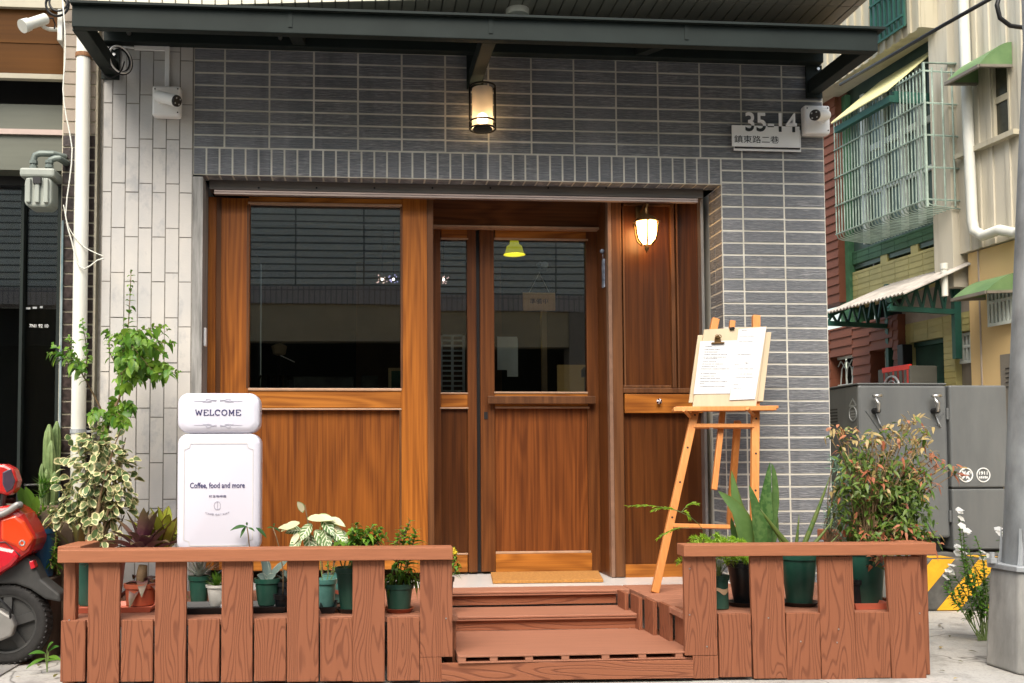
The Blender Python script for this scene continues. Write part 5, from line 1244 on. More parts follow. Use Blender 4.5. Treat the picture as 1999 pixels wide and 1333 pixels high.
M['plaster'] = simple('stained plaster', (.36, .31, .26), .85, var=.25, scale=2.5)
M['red_siding'] = simple('red brown siding', (.20, .068, .036), .65, var=.12, scale=2, fvar=.2)
M['grille_mint'] = simple('mint painted bar', (.30, .385, .325), .5, var=.3, scale=10)
M['pane_green'] = simple('obscure green pane', (.07, .11, .09), .2, var=.15, scale=2)
M['frame_white'] = simple('white window frame', (.55, .60, .56), .4, var=.1)
M['asbestos'] = simple('weathered fibre cement sheet', (.40, .37, .33), .85, var=.3, scale=7, bump=.2)
M['truss'] = simple('dark green truss paint', (.015, .075, .055), .5, var=.2)
M['gate_green'] = simple('green folding gate', (.008, .060, .038), .5, var=.3, scale=5)
M['void'] = simple('dark room', (.012, .012, .011), .8, var=.2)
M['dim'] = simple('dim window', (.05, .05, .035), .25, var=.3)
M['tan_door'] = simple('weathered grey door', (.19, .17, .14), .6, var=.2, scale=4, stretch=(1, 1, .2))
GA = dict(s0=fS(1870, 300)[0], s1=fS(1655, 300)[0])
ha = thing('tiled_house', L2W(.3, 0, -2), 'green and yellow tiled house with a caged upper window', 'house')
sA0, sA1 = fS(1868, 400)[0], fS(1652, 400)[0]
zU = fz(1845, 22, .35)
b = MB(); fb(b, sA0, sA1, 0, zU+3.2, -.35, -6.0); b.build('core_wall', M['void'], ha)
# upper floor in ribbed sheet
def ribbed(mb, s0, s1, z0, z1, o, pitch=.14, d=.022, back=.1):
    fb(mb, s0, s1, z0, z1, o-back, o)
    s = min(s0, s1)
    while s < max(s0, s1)-pitch*.5: fb(mb, s+.01, s+pitch*.38, z0, z1, o, o+d); s += pitch
b = MB(); ribbed(b, sA0, sA1+4.5, zU, zU+3.2, .35, back=.30); b.build('upper_wall', M['cream_sheet'], ha)
w = MB(); fpx(w, 1700, 1764, -60, 48, 1764, .37, .40); wo_ = w.build('upper_window', M['pane_green'], ha)
g = MB(); s0, s1 = fS(1700, 20, .45)[0], fS(1764, 20, .45)[0]; za, zb_ = fz(1764, 52, .45), fz(1764, -80, .45)
for i in range(8): s = s0+(s1-s0)*i/7; fb(g, s-.012, s+.012, za, zb_, .44, .46)
for z in (za, za+.12, za+.45, za+.8): fb(g, s0, s1, z-.012, z+.012, .46, .475)
g.build('grille', M['truss'], wo_)
# dark clerestory with posts, sloping yellow awning, caged window
zt2 = fz(1838, 52)
b = MB(); fb(b, sA0, sA1, zt2, zU, -.33, -.3); b.build('clerestory', M['void'], ha)
b = MB()
for x in (1655, 1710, 1782): s = fS(x, 100)[0]; fb(MB(), s-.05, s+.05, zt2-.3, zU, -.28, -.1).build('clerestory_post', M['yellow_tile'], ha)
of = .60; zf = fz(1802, 137, of); aw = MB(); s0, s1 = sA0+.25, fS(1622, 240, of)[0]
N_ = 60
for i in range(N_):
    t0, t1 = i/N_, (i+1)/N_; sa, sb2 = s0+(s1-s0)*t0, s0+(s1-s0)*t1; h = .016
    aw.hexa([L2W(sa, zf, of), L2W(sb2, zf+h, of), L2W(sb2, zt2+.02+h, -.28), L2W(sa, zt2+.02, -.28), L2W(sa, zf+.006, of), L2W(sb2, zf+h+.006, of), L2W(sb2, zt2+.026+h, -.28), L2W(sa, zt2+.026, -.28)])
aw.build('awning', M['yellow_sheet'], ha)
b = MB(); fb(b, s0, s1, zf-.10, zf-.03, .50, .56); fb(b, s0, s0+.04, zf-.1, zf+.02, -.2, .5); b.build('awning_frame', M['truss'], ha)
oc = .45; zc0, zc1 = fz(1806, 402, oc), fz(1806, 128, oc); cs0, cs1 = fS(1806, 250, oc)[0], fS(1631, 350, oc)[0]
cage = MB(); nb = 29
for i in range(nb+1):
    s = cs0+(cs1-cs0)*i/nb; cage.tube([L2W(s, zc1, oc), L2W(s, zc0+.06, oc), L2W(s, zc0+.015, oc-.02), L2W(s, zc0, oc-.07), L2W(s, zc0-.03, 0.0)], .0072, 5)
for k in range(5):
    z = zc0+.06+(zc1-zc0-.1)*k/4; cage.tube([L2W(cs1, z, oc+.012), L2W(cs0, z, oc+.012), L2W(cs0, z, 0)], .010, 5)
for k in range(1, 4): o = oc*k/4+.02; cage.tube([L2W(cs0, zc0, o), L2W(cs0, zc1, o)], .010, 5)
cage.tube([L2W(cs0, zc0-.02, oc), L2W(cs0, zc1+.04, oc), L2W(cs0, zc1+.06, 0)], .016, 6)
cage.build('window_cage', M['grille_mint'], ha)
b = MB(); fb(b, sA0, sA1, zc0-.25, zt2, -.30, -.05); b.build('caged_window', M['pane_green'], ha)
b = MB()
for x in (1655, 1690, 1728, 1766, 1800): s = fS(x, 300, -.04)[0]; fb(b, s-.035, s+.035, zc0, zt2-.2, -.048, -.0)
fb(b, cs0, cs1, zc0+.55, zc0+.60, -.046, -.01); fb(b, cs0, cs1, zc1-.35, zc1-.28, -.046, -.01); b.build('window_frame', M['frame_white'], ha)
def fcourses(name, mt, s0, s1, z0, z1, o, h=.065, l=.24, back=.15):
    b = MB(); fb(b, s0, s1, z0, z1, o-back, o-.006, .5); z = z0; k = 0
    if s0 > s1: s0, s1 = s1, s0
    while z < z1-.01:
        s = s0
        while s < s1-.01: fb(b, s+.003, min(s+l, s1)-.003, z+.004, min(z+h, z1)-.004, o-.006, o); s += l
        z += h
    return b.build(name, mt, ha)
zg0 = fz(1840, 458); fcourses('green_band', M['green_tile'], sA0+.1, sA1, zg0, zc0-.04, -.02)
zs0 = fz(1842, 474); b = MB()
for x in (1720, 1780): s = fS(x, 490)[0]; fb(MB(), s-.06, s+.06, zs0, zg0, -.2, -.03).build('sill_post', M['yellow_tile'], ha)
zr = fz(1842, 535); fcourses('yellow_band', M['yellow_tile'], sA0+.1, sA1, zr-.1, zs0, -.02)
b = MB(); fb(b, fS(1859, 400, .1)[0], fS(1836, 400, .1)[0], fz(1842, 560, .1), fz(1842, 20, .1), -.3, .1); b.build('green_pier', M['green_paint'], ha, bevel=.01)
s_ = fS(1655, 400, .02)[0]; b = MB(); fb(b, s_, s_+.2, zr-.3, zU, -.3, .02); b.build('green_pier', M['green_paint'], ha)
zy = fz(1838, 617); b = MB(); fb(b, sA0-.3, fS(1756, 610)[0], zy, zr-.1, -.3, -.03); b.build('plaster_band', M['plaster'], ha)
sg0, sg1 = fS(1838, 700)[0], fS(1772, 700)[0]; sw0, sw1 = fS(1895, 690)[0], fS(1860, 690)[0]; zgt = fz(1838, 657)
fcourses('yellow_wall', M['yellow_tile'], sg1, fS(1756, 700)[0], 0, zy, -.025); fcourses('yellow_wall', M['yellow_tile'], sw1, sg0, 0, zy, -.025)
fcourses('yellow_wall', M['yellow_tile'], sg0, sg1, zgt, zy, -.025); fcourses('yellow_wall', M['yellow_tile'], sw0-.2, sw1, fz(1878, 646), zy, -.025)
b = MB()
for i in range(14): s = sg0+(sg1-sg0)*i/13; b.hexa([L2W(s-.05, 0, -.16), L2W(s+.0, 0, -.10), L2W(s+.01, 0, -.11), L2W(s-.04, 0, -.17), L2W(s-.05, zgt, -.16), L2W(s, zgt, -.10), L2W(s+.01, zgt, -.11), L2W(s-.04, zgt, -.17)])
fb(b, sg0, sg1, zgt-.05, zgt, -.16, -.08); b.build('folding_gate', M['gate_green'], ha)
zwt, zwb = fz(1878, 648), fz(1878, 708); b = MB(); fb(b, sw0, sw1, 0, zwb, -.14, -.10); dr = b.build('side_door', M['tan_door'], ha)
b = MB()
for i in range(6): s = sw0+(sw1-sw0)*i/5; fb(b, s-.012, s+.012, zwb, zwt, -.10, -.08)
fb(b, sw0, sw1, zwb, zwb+.03, -.12, -.075); fb(b, sw0, sw1, (zwb+zwt)/2, (zwb+zwt)/2+.03, -.12, -.075); fb(b, sw0, sw1, zwt-.03, zwt, -.12, -.075); b.build('window_bars', M['frame_white'], dr)
# lean-to roof on trusses
lr = thing('lean_to_roof', L2W(fS(1800, 560)[0], fz(1775, 570, .8), .4), 'weathered corrugated lean-to roof on dark green trusses', 'roof')
or_ = .80; zrf = fz(1775, 572, or_); s0, s1 = fS(1905, 560)[0], fS(1738, 600)[0]; N_ = 44; b = MB()
zrb = fz(1850, 528)
for i in range(N_):
    sa, sb2 = s0+(s1-s0)*i/N_, s0+(s1-s0)*(i+1)/N_; h = .02 if i % 2 else -.0
    b.hexa([L2W(sa, zrf+h, or_), L2W(sb2, zrf+.02-h, or_), L2W(sb2, zrb+.02-h, .01), L2W(sa, zrb+h, .01), L2W(sa, zrf+h+.012, or_), L2W(sb2, zrf+.032-h, or_), L2W(sb2, zrb+.032-h, .01), L2W(sa, zrb+h+.012, .01)])
b.build('roof_sheet', M['asbestos'], lr)
for s in (s0+.25, s1-.02):
    b = MB(); zl = zrf-.10; b.bar(L2W(s, zl, or_), L2W(s, zl-.02, .04), .05, .05); b.bar(L2W(s, zrf-.02, or_), L2W(s, zrb-.03, .04), .05, .05)
    for k in range(6):
        o0, o1 = or_-(or_-.05)*k/6, or_-(or_-.05)*(k+1)/6; zz = lambda o: zrf+(zrb-zrf)*(or_-o)/or_-.03
        b.bar(L2W(s, zl, o0), L2W(s, zz((o0+o1)/2), (o0+o1)/2), .022, .022); b.bar(L2W(s, zz((o0+o1)/2), (o0+o1)/2), L2W(s, zl, o1), .022, .022)
    b.bar(L2W(s, zl-.5, .035), L2W(s, zrb+.02, .035), .07, .06); b.build('truss', M['truss'], lr)
# red sided house beyond
hr = thing('red_house', L2W(3.2, 0, -2), 'red brown horizontally sided house beyond the tiled house', 'house')
sR0 = fS(1755, 690, .06)[0]; sR1 = sR0+4
def siding(name, s0, s1, z0, z1, o, h=.11):
    b = MB(); z = z0; b_ = MB()
    while z < z1-.01:
        zt = min(z+h, z1); b.hexa([L2W(s0, z, o+.018), L2W(s0, z, o-.2), L2W(s1, z, o-.2), L2W(s1, z, o+.018), L2W(s0, zt, o), L2W(s0, zt, o-.2), L2W(s1, zt, o-.2), L2W(s1, zt, o)]); z += h
    return b.build(name, M['red_siding'], hr)
zlr = fz(1755, 612, .06)
wa0, wa1 = fS(1745, 700, .06)[0], fS(1700, 700, .06)[0]; wb0, wb1 = fS(1666, 710, .06)[0], fS(1622, 710, .06)[0]; zwa = fz(1745, 677, .06); zwb2 = fz(1666, 690, .06)
siding('wall', sR0, wa0, 0, zlr, .06); siding('wall', wa1, wb0, 0, zlr, .06); siding('wall', wb1, sR1, 0, zlr, .06)
siding('wall', wa0, wa1, zwa, zlr, .06); siding('wall', wb0, wb1, zwb2, zlr, .06)
siding('wall', wa0, wa1, 0, fz(1745, 760, .06), .06); siding('wall', wb0, wb1, 0, .5, .06)
siding('upper_wall', sA1+.02, sR1, zlr+.3, zU+.2, .10)
b = MB(); fb(b, wa0, wa1, .6, zwa, -.20, -.16); wn = b.build('window', M['dim'], hr); b = MB(); z = fz(1745, 695, -.1)
fb(b, wa0, wa1, z, z+.05, -.158, -.12); fb(b, wa0, wa0+.05, .8, zwa, -.158, -.12); fb(b, wa1-.05, wa1, .8, zwa, -.158, -.12); b.build('frame', M['frame_white'], wn)
b = MB(); fb(b, wb0, wb1, .5, zwb2, -.20, -.16); wn = b.build('window', M['void'], hr); b = MB()
for i in range(9): s = wb0+(wb1-wb0)*i/8; fb(b, s-.008, s+.008, .5, zwb2-.35, -.05, -.03)
fb(b, wb0, wb1, zwb2-.37, zwb2-.34, -.05, -.028); fb(b, wb0, wb1, zwb2-.03, zwb2, -.05, -.028)
for i in range(4):
    s = wb0+(wb1-wb0)*(i+.5)/4; b.tube([L2W(s-.13, zwb2-.34, -.04), L2W(s-.1, zwb2-.15, -.04), L2W(s, zwb2-.05, -.04), L2W(s+.1, zwb2-.15, -.04), L2W(s+.13, zwb2-.34, -.04)], .008, 5)
b.build('window_grille', M['frame_white'], wn)
# red plastic chair and fan unit before the red house
q0 = fS(1722, 735, .5); ch = thing('plastic_chair', L2W(q0[0], 0, .5), 'bright red slatted plastic chair before the red house window', 'chair')
M['red_plastic'] = simple('red plastic', (.75, .035, .02), .35, var=.06)
sz = fz(1722, 752, .5); ct_ = fz(1722, 714, .5); b = MB(); fb(b, q0[0]-.22, q0[0]+.22, sz-.6, sz-.56, .3, .72); b.build('seat', M['red_plastic'], ch, bevel=.008)
b = MB()
for i in range(6): s = q0[0]-.2+.08*i; fb(b, s-.022, s+.022, sz-.55, ct_-.05, .31, .34)
fb(b, q0[0]-.23, q0[0]+.23, ct_-.055, ct_, .305, .345); b.build('backrest', M['red_plastic'], ch, bevel=.006)
for (ds, o) in ((-.2, .33), (.2, .33), (-.2, .7), (.2, .7)):
    b = MB(); fb(b, q0[0]+ds-.02, q0[0]+ds+.02, 0, sz-.6, o-.02, o+.02); b.build('leg', M['red_plastic'], ch)
q0 = fS(1740, 735, .35); b = MB(); zt = fz(1740, 718, .35); fan = thing('fan_unit', L2W(q0[0], 0, .25), 'grey outdoor fan unit with a round grille by the green gate', 'appliance')
fb(b, q0[0]-.3, q0[0]+.25, 0, zt, .02, .34); b.build('casing', simple('dark grey casing', (.10, .10, .085), .6), fan, bevel=.01)
MB().ring(L2W(q0[0], zt-.22, .35), FN, .13, .012, 24, 6).ring(L2W(q0[0], zt-.22, .35), FN, .08, .006, 24, 6).build('grille', M['galv'], fan)
b = MB(); q0 = fS(1768, 694, .03); fb(b, q0[0]-.05, q0[0]+.05, q0[1]-.12, q0[1]+.12, -.02, .10)
tag(b.build('meter_box', M['black'], bevel=.008), 'small dark meter box on the yellow tiled wall beside the green gate', 'meter')

# ---- cream and yellow house nearest
hb = thing('cream_house', L2W(-1.5, 0, -2), 'yellow stucco house with ribbed cream upper wall and green hoods', 'house')
sB = fS(1893, 620, .05)[0]; sBn = -8.0; zB = fz(1893, 494, .05)
b = MB(); fb(b, sB, sBn, 0, zB, -4, .05); b.build('lower_wall', M['yellow_stucco'], hb)
sBu = fS(1868, 300, .08)[0]; b = MB(); wz0, wz1 = fz(1950, 268, .08), fz(1950, 118, .08); ws0, ws1 = fS(1972, 200, .08)[0], fS(1938, 200, .08)[0]
ribbed(b, sBu, ws1, zB+.01, zB+4, .08, .17, .018, .3); ribbed(b, ws0, sBn, zB+.01, zB+4, .08, .17, .018, .3); ribbed(b, ws0, ws1, zB+.01, wz0, .08, .17, .018, .3); ribbed(b, ws0, ws1, wz1, zB+4, .08, .17, .018, .3)
b.build('upper_wall', M['cream_sheet2'], hb)
b = MB(); fb(b, sBu-.001, sBu+.28, fz(1860, 560, .16), zB+4, -.3, .16); b.build('corner_strip', M['cream_sheet2'], hb)
b = MB(); fb(b, ws0, ws1, wz0, wz1, -.02, .055); wn = b.build('window', M['dim'], hb)
b = MB(); fb(b, ws0, ws0+.02, wz0, wz1, .056, .09); fb(b, ws1-.02, ws1, wz0, wz1, .056, .09); fb(b, ws0+.02, ws1-.02, (wz0+wz1)/2-.03, (wz0+wz1)/2+.03, .056, .07); b.build('frame', M['cream_sheet'], wn)
b = MB(); fb(b, ws0-.12, ws1+.45, wz0-.06, wz0-.01, -.02, .16); b.build('sill', M['cream_sheet'], wn)
def hood(sn, ln, wall_top, wall_bot, tip, name):
    (o1, z1), (o2, z2), (o3, z3) = fX(*wall_top, sn), fX(*wall_bot, sn), fX(*tip, sn)
    prof = [(.09, z2), (.09, z1)]
    for k in range(1, 9): t = k/8; prof.append((.09+(o3-.09)*math.sin(t*math.pi/2)**1.0*1.0 if False else .09+(o3-.09)*(1-(1-t)**1.0), z1-(z1-z3)*(t**1.7)))
    for s9 in (sn, sn+ln-.012): MB().prism([L2W(s9, z, o) for (o, z) in prof], FD*.012).build('hood_side', M['green_hood'], hb)
    b = MB()
    for (a, c) in zip(prof[1:], prof[2:]):
        b.hexa([L2W(sn, a[1]+.001, a[0]), L2W(sn, c[1]+.001, c[0]), L2W(sn+ln, c[1]+.001, c[0]), L2W(sn+ln, a[1]+.001, a[0]), L2W(sn, a[1]+.012, a[0]), L2W(sn, c[1]+.012, c[0]), L2W(sn+ln, c[1]+.012, c[0]), L2W(sn+ln, a[1]+.012, a[0])])
    b.build('hood_top', M['green_hood'], hb)
    b = MB().bar(L2W(sn, z3, o3), L2W(sn, z3+.02, .1), .03, .025).bar(L2W(sn, z3, o3), L2W(sn+ln, z3, o3), .03, .03).bar(L2W(sn+ln, z3, o3), L2W(sn+ln, z3+.02, .1), .03, .025); b.build('hood_frame', M['tan_door'], hb)
hood(fS(1976, 120, .09)[0], .46, (1976, 84), (1976, 128), (1911, 128), 'upper')
hood(fS(1992, 550, .09)[0], .46, (1992, 533), (1992, 570), (1925, 570), 'lower')
lw0, lw1 = fS(1990, 600, .06)[0], fS(1937, 600, .06)[0]; lz0, lz1 = fz(1937, 636, .06), fz(1937, 570, .06)
b = MB(); fb(b, lw0, lw1, lz0, lz1, .02, .056); wn = b.build('barred_window', M['void'], hb); b = MB()
for i in range(8): s = lw0+(lw1-lw0)*i/7; fb(b, s-.014, s+.014, lz0, lz1, .085, .105)
for z in (lz0, lz0+.42*(lz1-lz0)*1.6, ): fb(b, lw0, lw1, z-.015, z+.015, .105, .118)
b.build('bars', M['frame_white'], wn)
b = MB(); fpx(b, 1957, 2010, 692, 1012, 1957, .02, .058); dr = b.build('door', M['tan_door'], hb)
b = MB()
for k in range(5): z = fz(1957, 720+k*9, .06); fb(b, fS(1985, 720, .06)[0], fS(1963, 720, .06)[0], z-.004, z+.004, .058, .064)
b.build('louvre', M['void'], dr)
b = MB(); s = fS(1916, 700, .055)[0]; fb(b, s-.006, s+.006, .0, zB, .05, .062); b.build('conduit', M['plaster'], hb)
# downpipe with elbow
dp = MB(); s = fS(1896, 300, .16)[0]; zlo = fz(1900, 455, .16); e2 = fS(1985, 455, .16)
dp.tube([L2W(s+.05, zB+4, .17), L2W(s+.02, fz(1890, 250, .17), .17), L2W(s, zlo+.12, .17), L2W(s-.02, zlo+.02, .17), L2W(s-.14, zlo-.06, .17), L2W(s-.35, zlo-.05, .17), L2W(e2[0], e2[1]+.0, .17), L2W(e2[0]-.6, e2[1]+.1, .17)], .05, 10)
tag(dp.build('drain_pipe', M['pvc'], smooth=True, auto=50), 'grey drain pipe bending along the ribbed cream wall', 'pipe')
dp = MB(); q0 = fS(1843, 520, .3); dp.tube([L2W(q0[0], q0[1]-.30, .3), L2W(q0[0], q0[1], .3)], .032, 10).tube([L2W(q0[0], q0[1]-.03, .3), L2W(q0[0], q0[1]+.03, .3)], .038, 10)
tag(dp.build('vent_pipe', M['pvc'], smooth=True, auto=50), 'short pale vent pipe rising through the lean-to roof', 'pipe')
# overhead cables
cb = MB().tube([aY(1950, -12, 2.0), aY(1840, 50, 2.6), aY(1740, 108, 3.4), aY(1640, 165, 4.6)], .018, 6)
tag(cb.build('overhead_cable', M['black'], smooth=True), 'black overhead cable running up to the right in front of the houses', 'cable')
cb = MB(); cb.tube([aY(1958, -30, .4), aY(1946, 10, .4), aY(1952, 35, .4), aY(1972, 50, .4), aY(1999, 54, .4), aY(2030, 40, .4)], .014, 8)
tag(cb.build('cable_loop', M['black'], smooth=True), 'black looped cable hanging at the top right beside the pole', 'cable')

# ------------------------------------------------------------------ striped plinth with electrical cabinets
pl0, pl1 = aZ(1816, 1192, .0).x-.6, 6.3; PY = .62; pz = aY(1840, 1090, PY).z
kb = thing('cabinet_plinth', (5.0, PY, 0), 'concrete plinth with slanting yellow and black stripes', 'plinth')
MB().box(pl0, pl1, PY, 2.0, 0, pz).build('plinth', simple('black painted concrete', (.06, .06, .055), .8, var=.5, scale=4, col2=(.16, .155, .14)), kb, bevel=.015)
st_ = MB(); zt_ = pz-.004; w_ = .155
for px_ in (1735, 1828, 1921): 
    q = aY(px_, 1192, PY).x; st_.add([(q, PY-.003, .004), (q+w_, PY-.003, .004), (q+w_+.30, PY-.003, zt_), (q+.30, PY-.003, zt_)], [(0, 1, 2, 3)])
for px_ in (1735, 1828, 1921):
    q = aY(px_, 1192, PY).x+.30; st_.add([(q, PY+.012, pz+.003), (q+w_, PY+.012, pz+.003), (q+w_, PY+.16, pz+.003), (q, PY+.16, pz+.003)], [(0, 1, 2, 3)])
st_.build('yellow_stripe', simple('yellow paint', (.72, .36, .015), .7, var=.18, scale=9, bump=.2), kb)
BX = 1.0; M['cab'] = simple('grey cabinet paint', (.118, .127, .130), .42, var=.10, scale=2.5, col2=(.15, .158, .158), stretch=(2, 2, .5), spec=.45); M['mark'] = simple('white stencil', (.75, .76, .75), .5, var=.05); M['mark_dim'] = simple('grey stencil', (.32, .34, .34), .5)
cx0, cx1, cx2 = aY(1678, 900, BX).x, aY(1853, 900, BX).x, aY(1966, 900, BX).x; cz1 = aY(1765, 751, BX).z; cz0 = pz
c1 = thing('electrical_cabinet', ((cx0+cx1)/2, BX+.4, cz0), 'wide grey electrical cabinet with two swivel handles', 'cabinet', )
MB().box(cx0, cx1-.004, BX, BX+.85, cz0+.10, cz1).build('case', M['cab'], c1, bevel=.018)
MB().box(cx0+.05, cx1-.05, BX+.05, BX+.8, cz0+.002, cz0+.099).build('foot', M['black'], c1)
MB().box(cx0-.006, cx1-.006, BX-.004, BX+.86, cz1+.001, cz1+.012).build('lid', M['cab'], c1, bevel=.004)
for px_ in (1706, 1821):
    q = aY(px_, 788, BX); hd_ = MB().tube([(q.x, BX, q.z-.05), (q.x, BX-.055, q.z-.05)], .02, 12).build('handle', M['black'], c1)
    MB().tube([(q.x-.02, BX-.05, q.z+.035), (q.x, BX-.06, q.z+.0), (q.x+.0, BX-.055, q.z-.06)], [.010, .013, .012], 8).tube([(q.x-.03, BX-.045, q.z+.05), (q.x+.03, BX-.05, q.z+.055)], .012, 8).build('lever', M['steel'], hd_, smooth=True)
    MB().tube([(q.x+.01, BX-.001, q.z-.06), (q.x+.03, BX-.02, q.z-.14), (q.x+.05, BX-.003, q.z-.16)], .005, 6).build('chain', M['galv'], hd_)
for (xa_, ya_, xb_, yb_) in ((1690, 802, 1748, 885), (1843, 803, 1800, 880), (1796, 1000, 1836, 1062)): MB().bar(aY(xa_, ya_, BX-.001), aY(xb_, yb_, BX-.001), .004, .010, up=(0, 1, 0)).build('pressed_crease', M['cab'], c1, bevel=.001)
for zz_ in (cz0+.25, cz1-.2): MB().tube([(cx1-.006, BX-.004, zz_-.04), (cx1-.006, BX-.004, zz_+.04)], .009, 8).build('hinge', M['cab'], c1)
vn = MB()
for k in range(6): vn.box(cx0-.0015, cx0+.002, BX+.30, BX+.62, cz1-.16-.022*k, cz1-.15-.022*k)
vn.build('vent_slot', M['black'], c1)
mk = MB(); ya, yb = aX(1672, 798, cx0).y, aX(1658, 798, cx0).y; ym = (ya+yb)/2
zt_, zb_ = aX(1665, 779, cx0).z, aX(1665, 792, cx0).z
for (a, b) in (((ym, zt_), (ya, zb_)), ((ya, zb_), (yb, zb_)), ((yb, zb_), (ym, zt_))): mk.bar((cx0-.0012, a[0], a[1]), (cx0-.0012, b[0], b[1]), .001, .012, up=(0, 1, .01))
zc_ = aX(1665, 808, cx0).z; mk.ring((cx0-.001, ym, zc_), (1, 0, 0), .05, .006, 20, 4)
for dz in (-.02, 0, .02): mk.box(cx0-.0015, cx0-.0002, ym-.03, ym+.03, zc_+dz-.004, zc_+dz+.004)
mk.build('warning_mark', M['mark_dim'], c1)
c2 = thing('electrical_cabinet', ((cx1+cx2)/2, BX+.4, cz0), 'narrow grey electrical cabinet with two white round emblems', 'cabinet')
zs = aY(1900, 953, BX-.02).z
MB().box(cx1+.002, cx2, BX-.02, BX+.83, zs+.004, cz1-.004).build('case', M['cab'], c2, bevel=.012)
MB().box(cx1+.002, cx2-.03, BX-.02, BX+.83, cz0+.02, zs-.004).build('lower_door', M['cab'], c2, bevel=.010)
MB().box(cx2-.028, cx2+.004, BX-.016, BX+.83, cz0+.02, zs-.004).build('edge_panel', M['cab'], c2, bevel=.006)
MB().box(cx1+.02, cx2-.02, BX+.02, BX+.8, cz0, zs+.02).build('foot', M['black'], c2)
em = MB(); yy = BX-.0215
q1, q2 = aY(1885.5, 927, yy), aY(1919.5, 927, yy); rr = .047
em.ring((q1.x, yy, q1.z), (0, 1, 0), rr, .0055, 32, 4)
for k in range(4):
    a = k*math.pi/2; u, v = math.cos(a), math.sin(a)
    P_ = lambda p, q: (q1.x+rr*(p*u-q*v), yy, q1.z+rr*(p*v+q*u))
    em.prism([P_(.05, .06), P_(.62, .02), P_(.42, .28), P_(.70, .50), P_(.5, .62), P_(.12, .30)], (0, .0012, 0)); em.prism([P_(.80, .06), P_(.90, .30), P_(.62, .62), P_(.72, .30)], (0, .0012, 0))
em.ring((q2.x, yy, q2.z), (0, 1, 0), rr, .0045, 32, 4); em.build('emblem', M['mark'], c2)
text('hotline', '1911', (q2.x, yy+.0005, q2.z+.013), .024, M['mark'], c2, width=.062, bold=.03)
em = MB()
for k in range(5): em.box(q2.x-.030+.013*k, q2.x-.030+.013*k+.009, yy-.0003, yy+.001, q2.z-.024, q2.z-.010+.002*(k % 2))
em.build('hotline_caption', M['mark'], c2)

# ------------------------------------------------------------------ utility pole
PYc = -1.12; xa = aY(1946, 1330, PYc).x; xb = aY(1952, 1118, PYc).x; pc = Vector((xa+.30, PYc, 0)); zp = aY(1950, 1112, PYc).z
up_ = thing('utility_pole', pc, 'galvanised steel utility pole on a tapered bolted base', 'pole')
b = MB(); n = 8; R0b, R1b = pc.x-xa, pc.x-xb
b.lathe(pc, [(R0b, 0), (R1b, zp)], 8, rot=math.pi/8); b.build('base', simple('weathered galvanised base', (.29, .285, .265), .85, .0, var=.4, scale=6, stretch=(1, 1, .4), bump=.5, bscale=45), up_, bevel=.012)
MB().lathe(pc, [(R1b*1.05, zp+.0005), (R1b*1.05, zp+.024)], 8, rot=math.pi/8).build('base_plate', M['galv'], up_, bevel=.003)
zpole = zp+.025; rp0 = pc.x-aY(1972, 1080, pc.y).x; rp1 = pc.x-aY(2002, 100, pc.y).x
MB().tube([pc+Vector((0, 0, zpole)), pc+Vector((0, 0, 3.0)), pc+Vector((0, 0, 8))], [rp0, rp1, rp1*.8], 32, caps=True).build('shaft', M['pole_zinc'], up_, smooth=True, auto=50)
for k in range(6):
    a = math.pi+.3+k*math.pi/3; d = Vector((math.cos(a), math.sin(a), 0)); t_ = Vector((-d.y, d.x, 0))*.006; e = R1b*.95
    MB().prism([pc+d*rp0*.95+Vector((0, 0, zpole))-t_, pc+d*e*.92+Vector((0, 0, zpole))-t_, pc+d*e*.88+Vector((0, 0, zpole+.05))-t_, pc+d*rp0*1.0+Vector((0, 0, zpole+.17))-t_], t_*2).build('gusset', M['galv'], up_)
    q = pc+Vector((math.cos(a+.5), math.sin(a+.5), 0))*R1b; MB().tube([q+Vector((0, 0, zpole)), q+Vector((0, 0, zpole+.022))], .025, 6).tube([q+Vector((0, 0, zpole+.022)), q+Vector((0, 0, zpole+.05))], .012, 8).build('nut', M['galv'], up_)
# ------------------------------------------------------------------ neighbouring shop on the left
nb_ = thing('neighbour_building', (-2.5, .4, 0), 'dark neighbouring shop with brown tiled pier and wooden fascia', 'building')
M['brown_tile'] = simple('dark brown tile', (.028, .020, .018), .28, var=.6, scale=40, col2=(.07, .05, .045), bump=.3, bscale=60, fvar=.3)
M['tan_tile'] = simple('dirty beige tile', (.34, .28, .22), .6, var=.12, scale=10, fvar=.25)
M['grout_cream'] = simple('cream grout', (.55, .50, .38), .8, var=.15, scale=20)
xl_, xr_ = -.715, -.525
MB().box(xl_, xr_, .003, .25, 0, 6).build('pier', M['grout_cream'], nb_)
MB().box(xr_, -.496, .06, .3, 0, 6).build('gap_filler', M['grout_dark'], nb_)
b1, b2 = MB(), MB(); zsplit = aY(125, 262, 0).z; pitch = .0705; z = 0; k = 0
zz = [zsplit + pitch*i for i in range(-46, 46)]
for z in zz:
    if z < 0 or z > 5.8: continue
    tgt = b1 if z < zsplit-.001 else b2
    for (a, c) in ((xl_+.006, xl_+.088), (xl_+.098, xr_-.012)): tgt.box(a, c, -.004, .006, z+.004, z+pitch-.006)
b1.build('pier_tiles', M['brown_tile'], nb_); b2.build('upper_pier_tiles', M['tan_tile'], nb_)
XL = -4.6; yf = .10
M['trim_dim'] = simple('aged cream trim', (.36, .33, .25), .6, var=.15, scale=4)
P_ = lambda y0, y1, Y0, Y1, mt, nm: MB().box(XL, xl_-.001, Y0, Y1, aY(60, y1, Y0).z, aY(60, y0, Y0).z).build(nm, mt, nb_)
M['osb'] = wood('plywood fascia', (.11, .044, .008), (.06, .024, .005), 'x', N=4, sc_=3, st=.2, rough=.6, fine=.3, bump=.02, spec=.1)
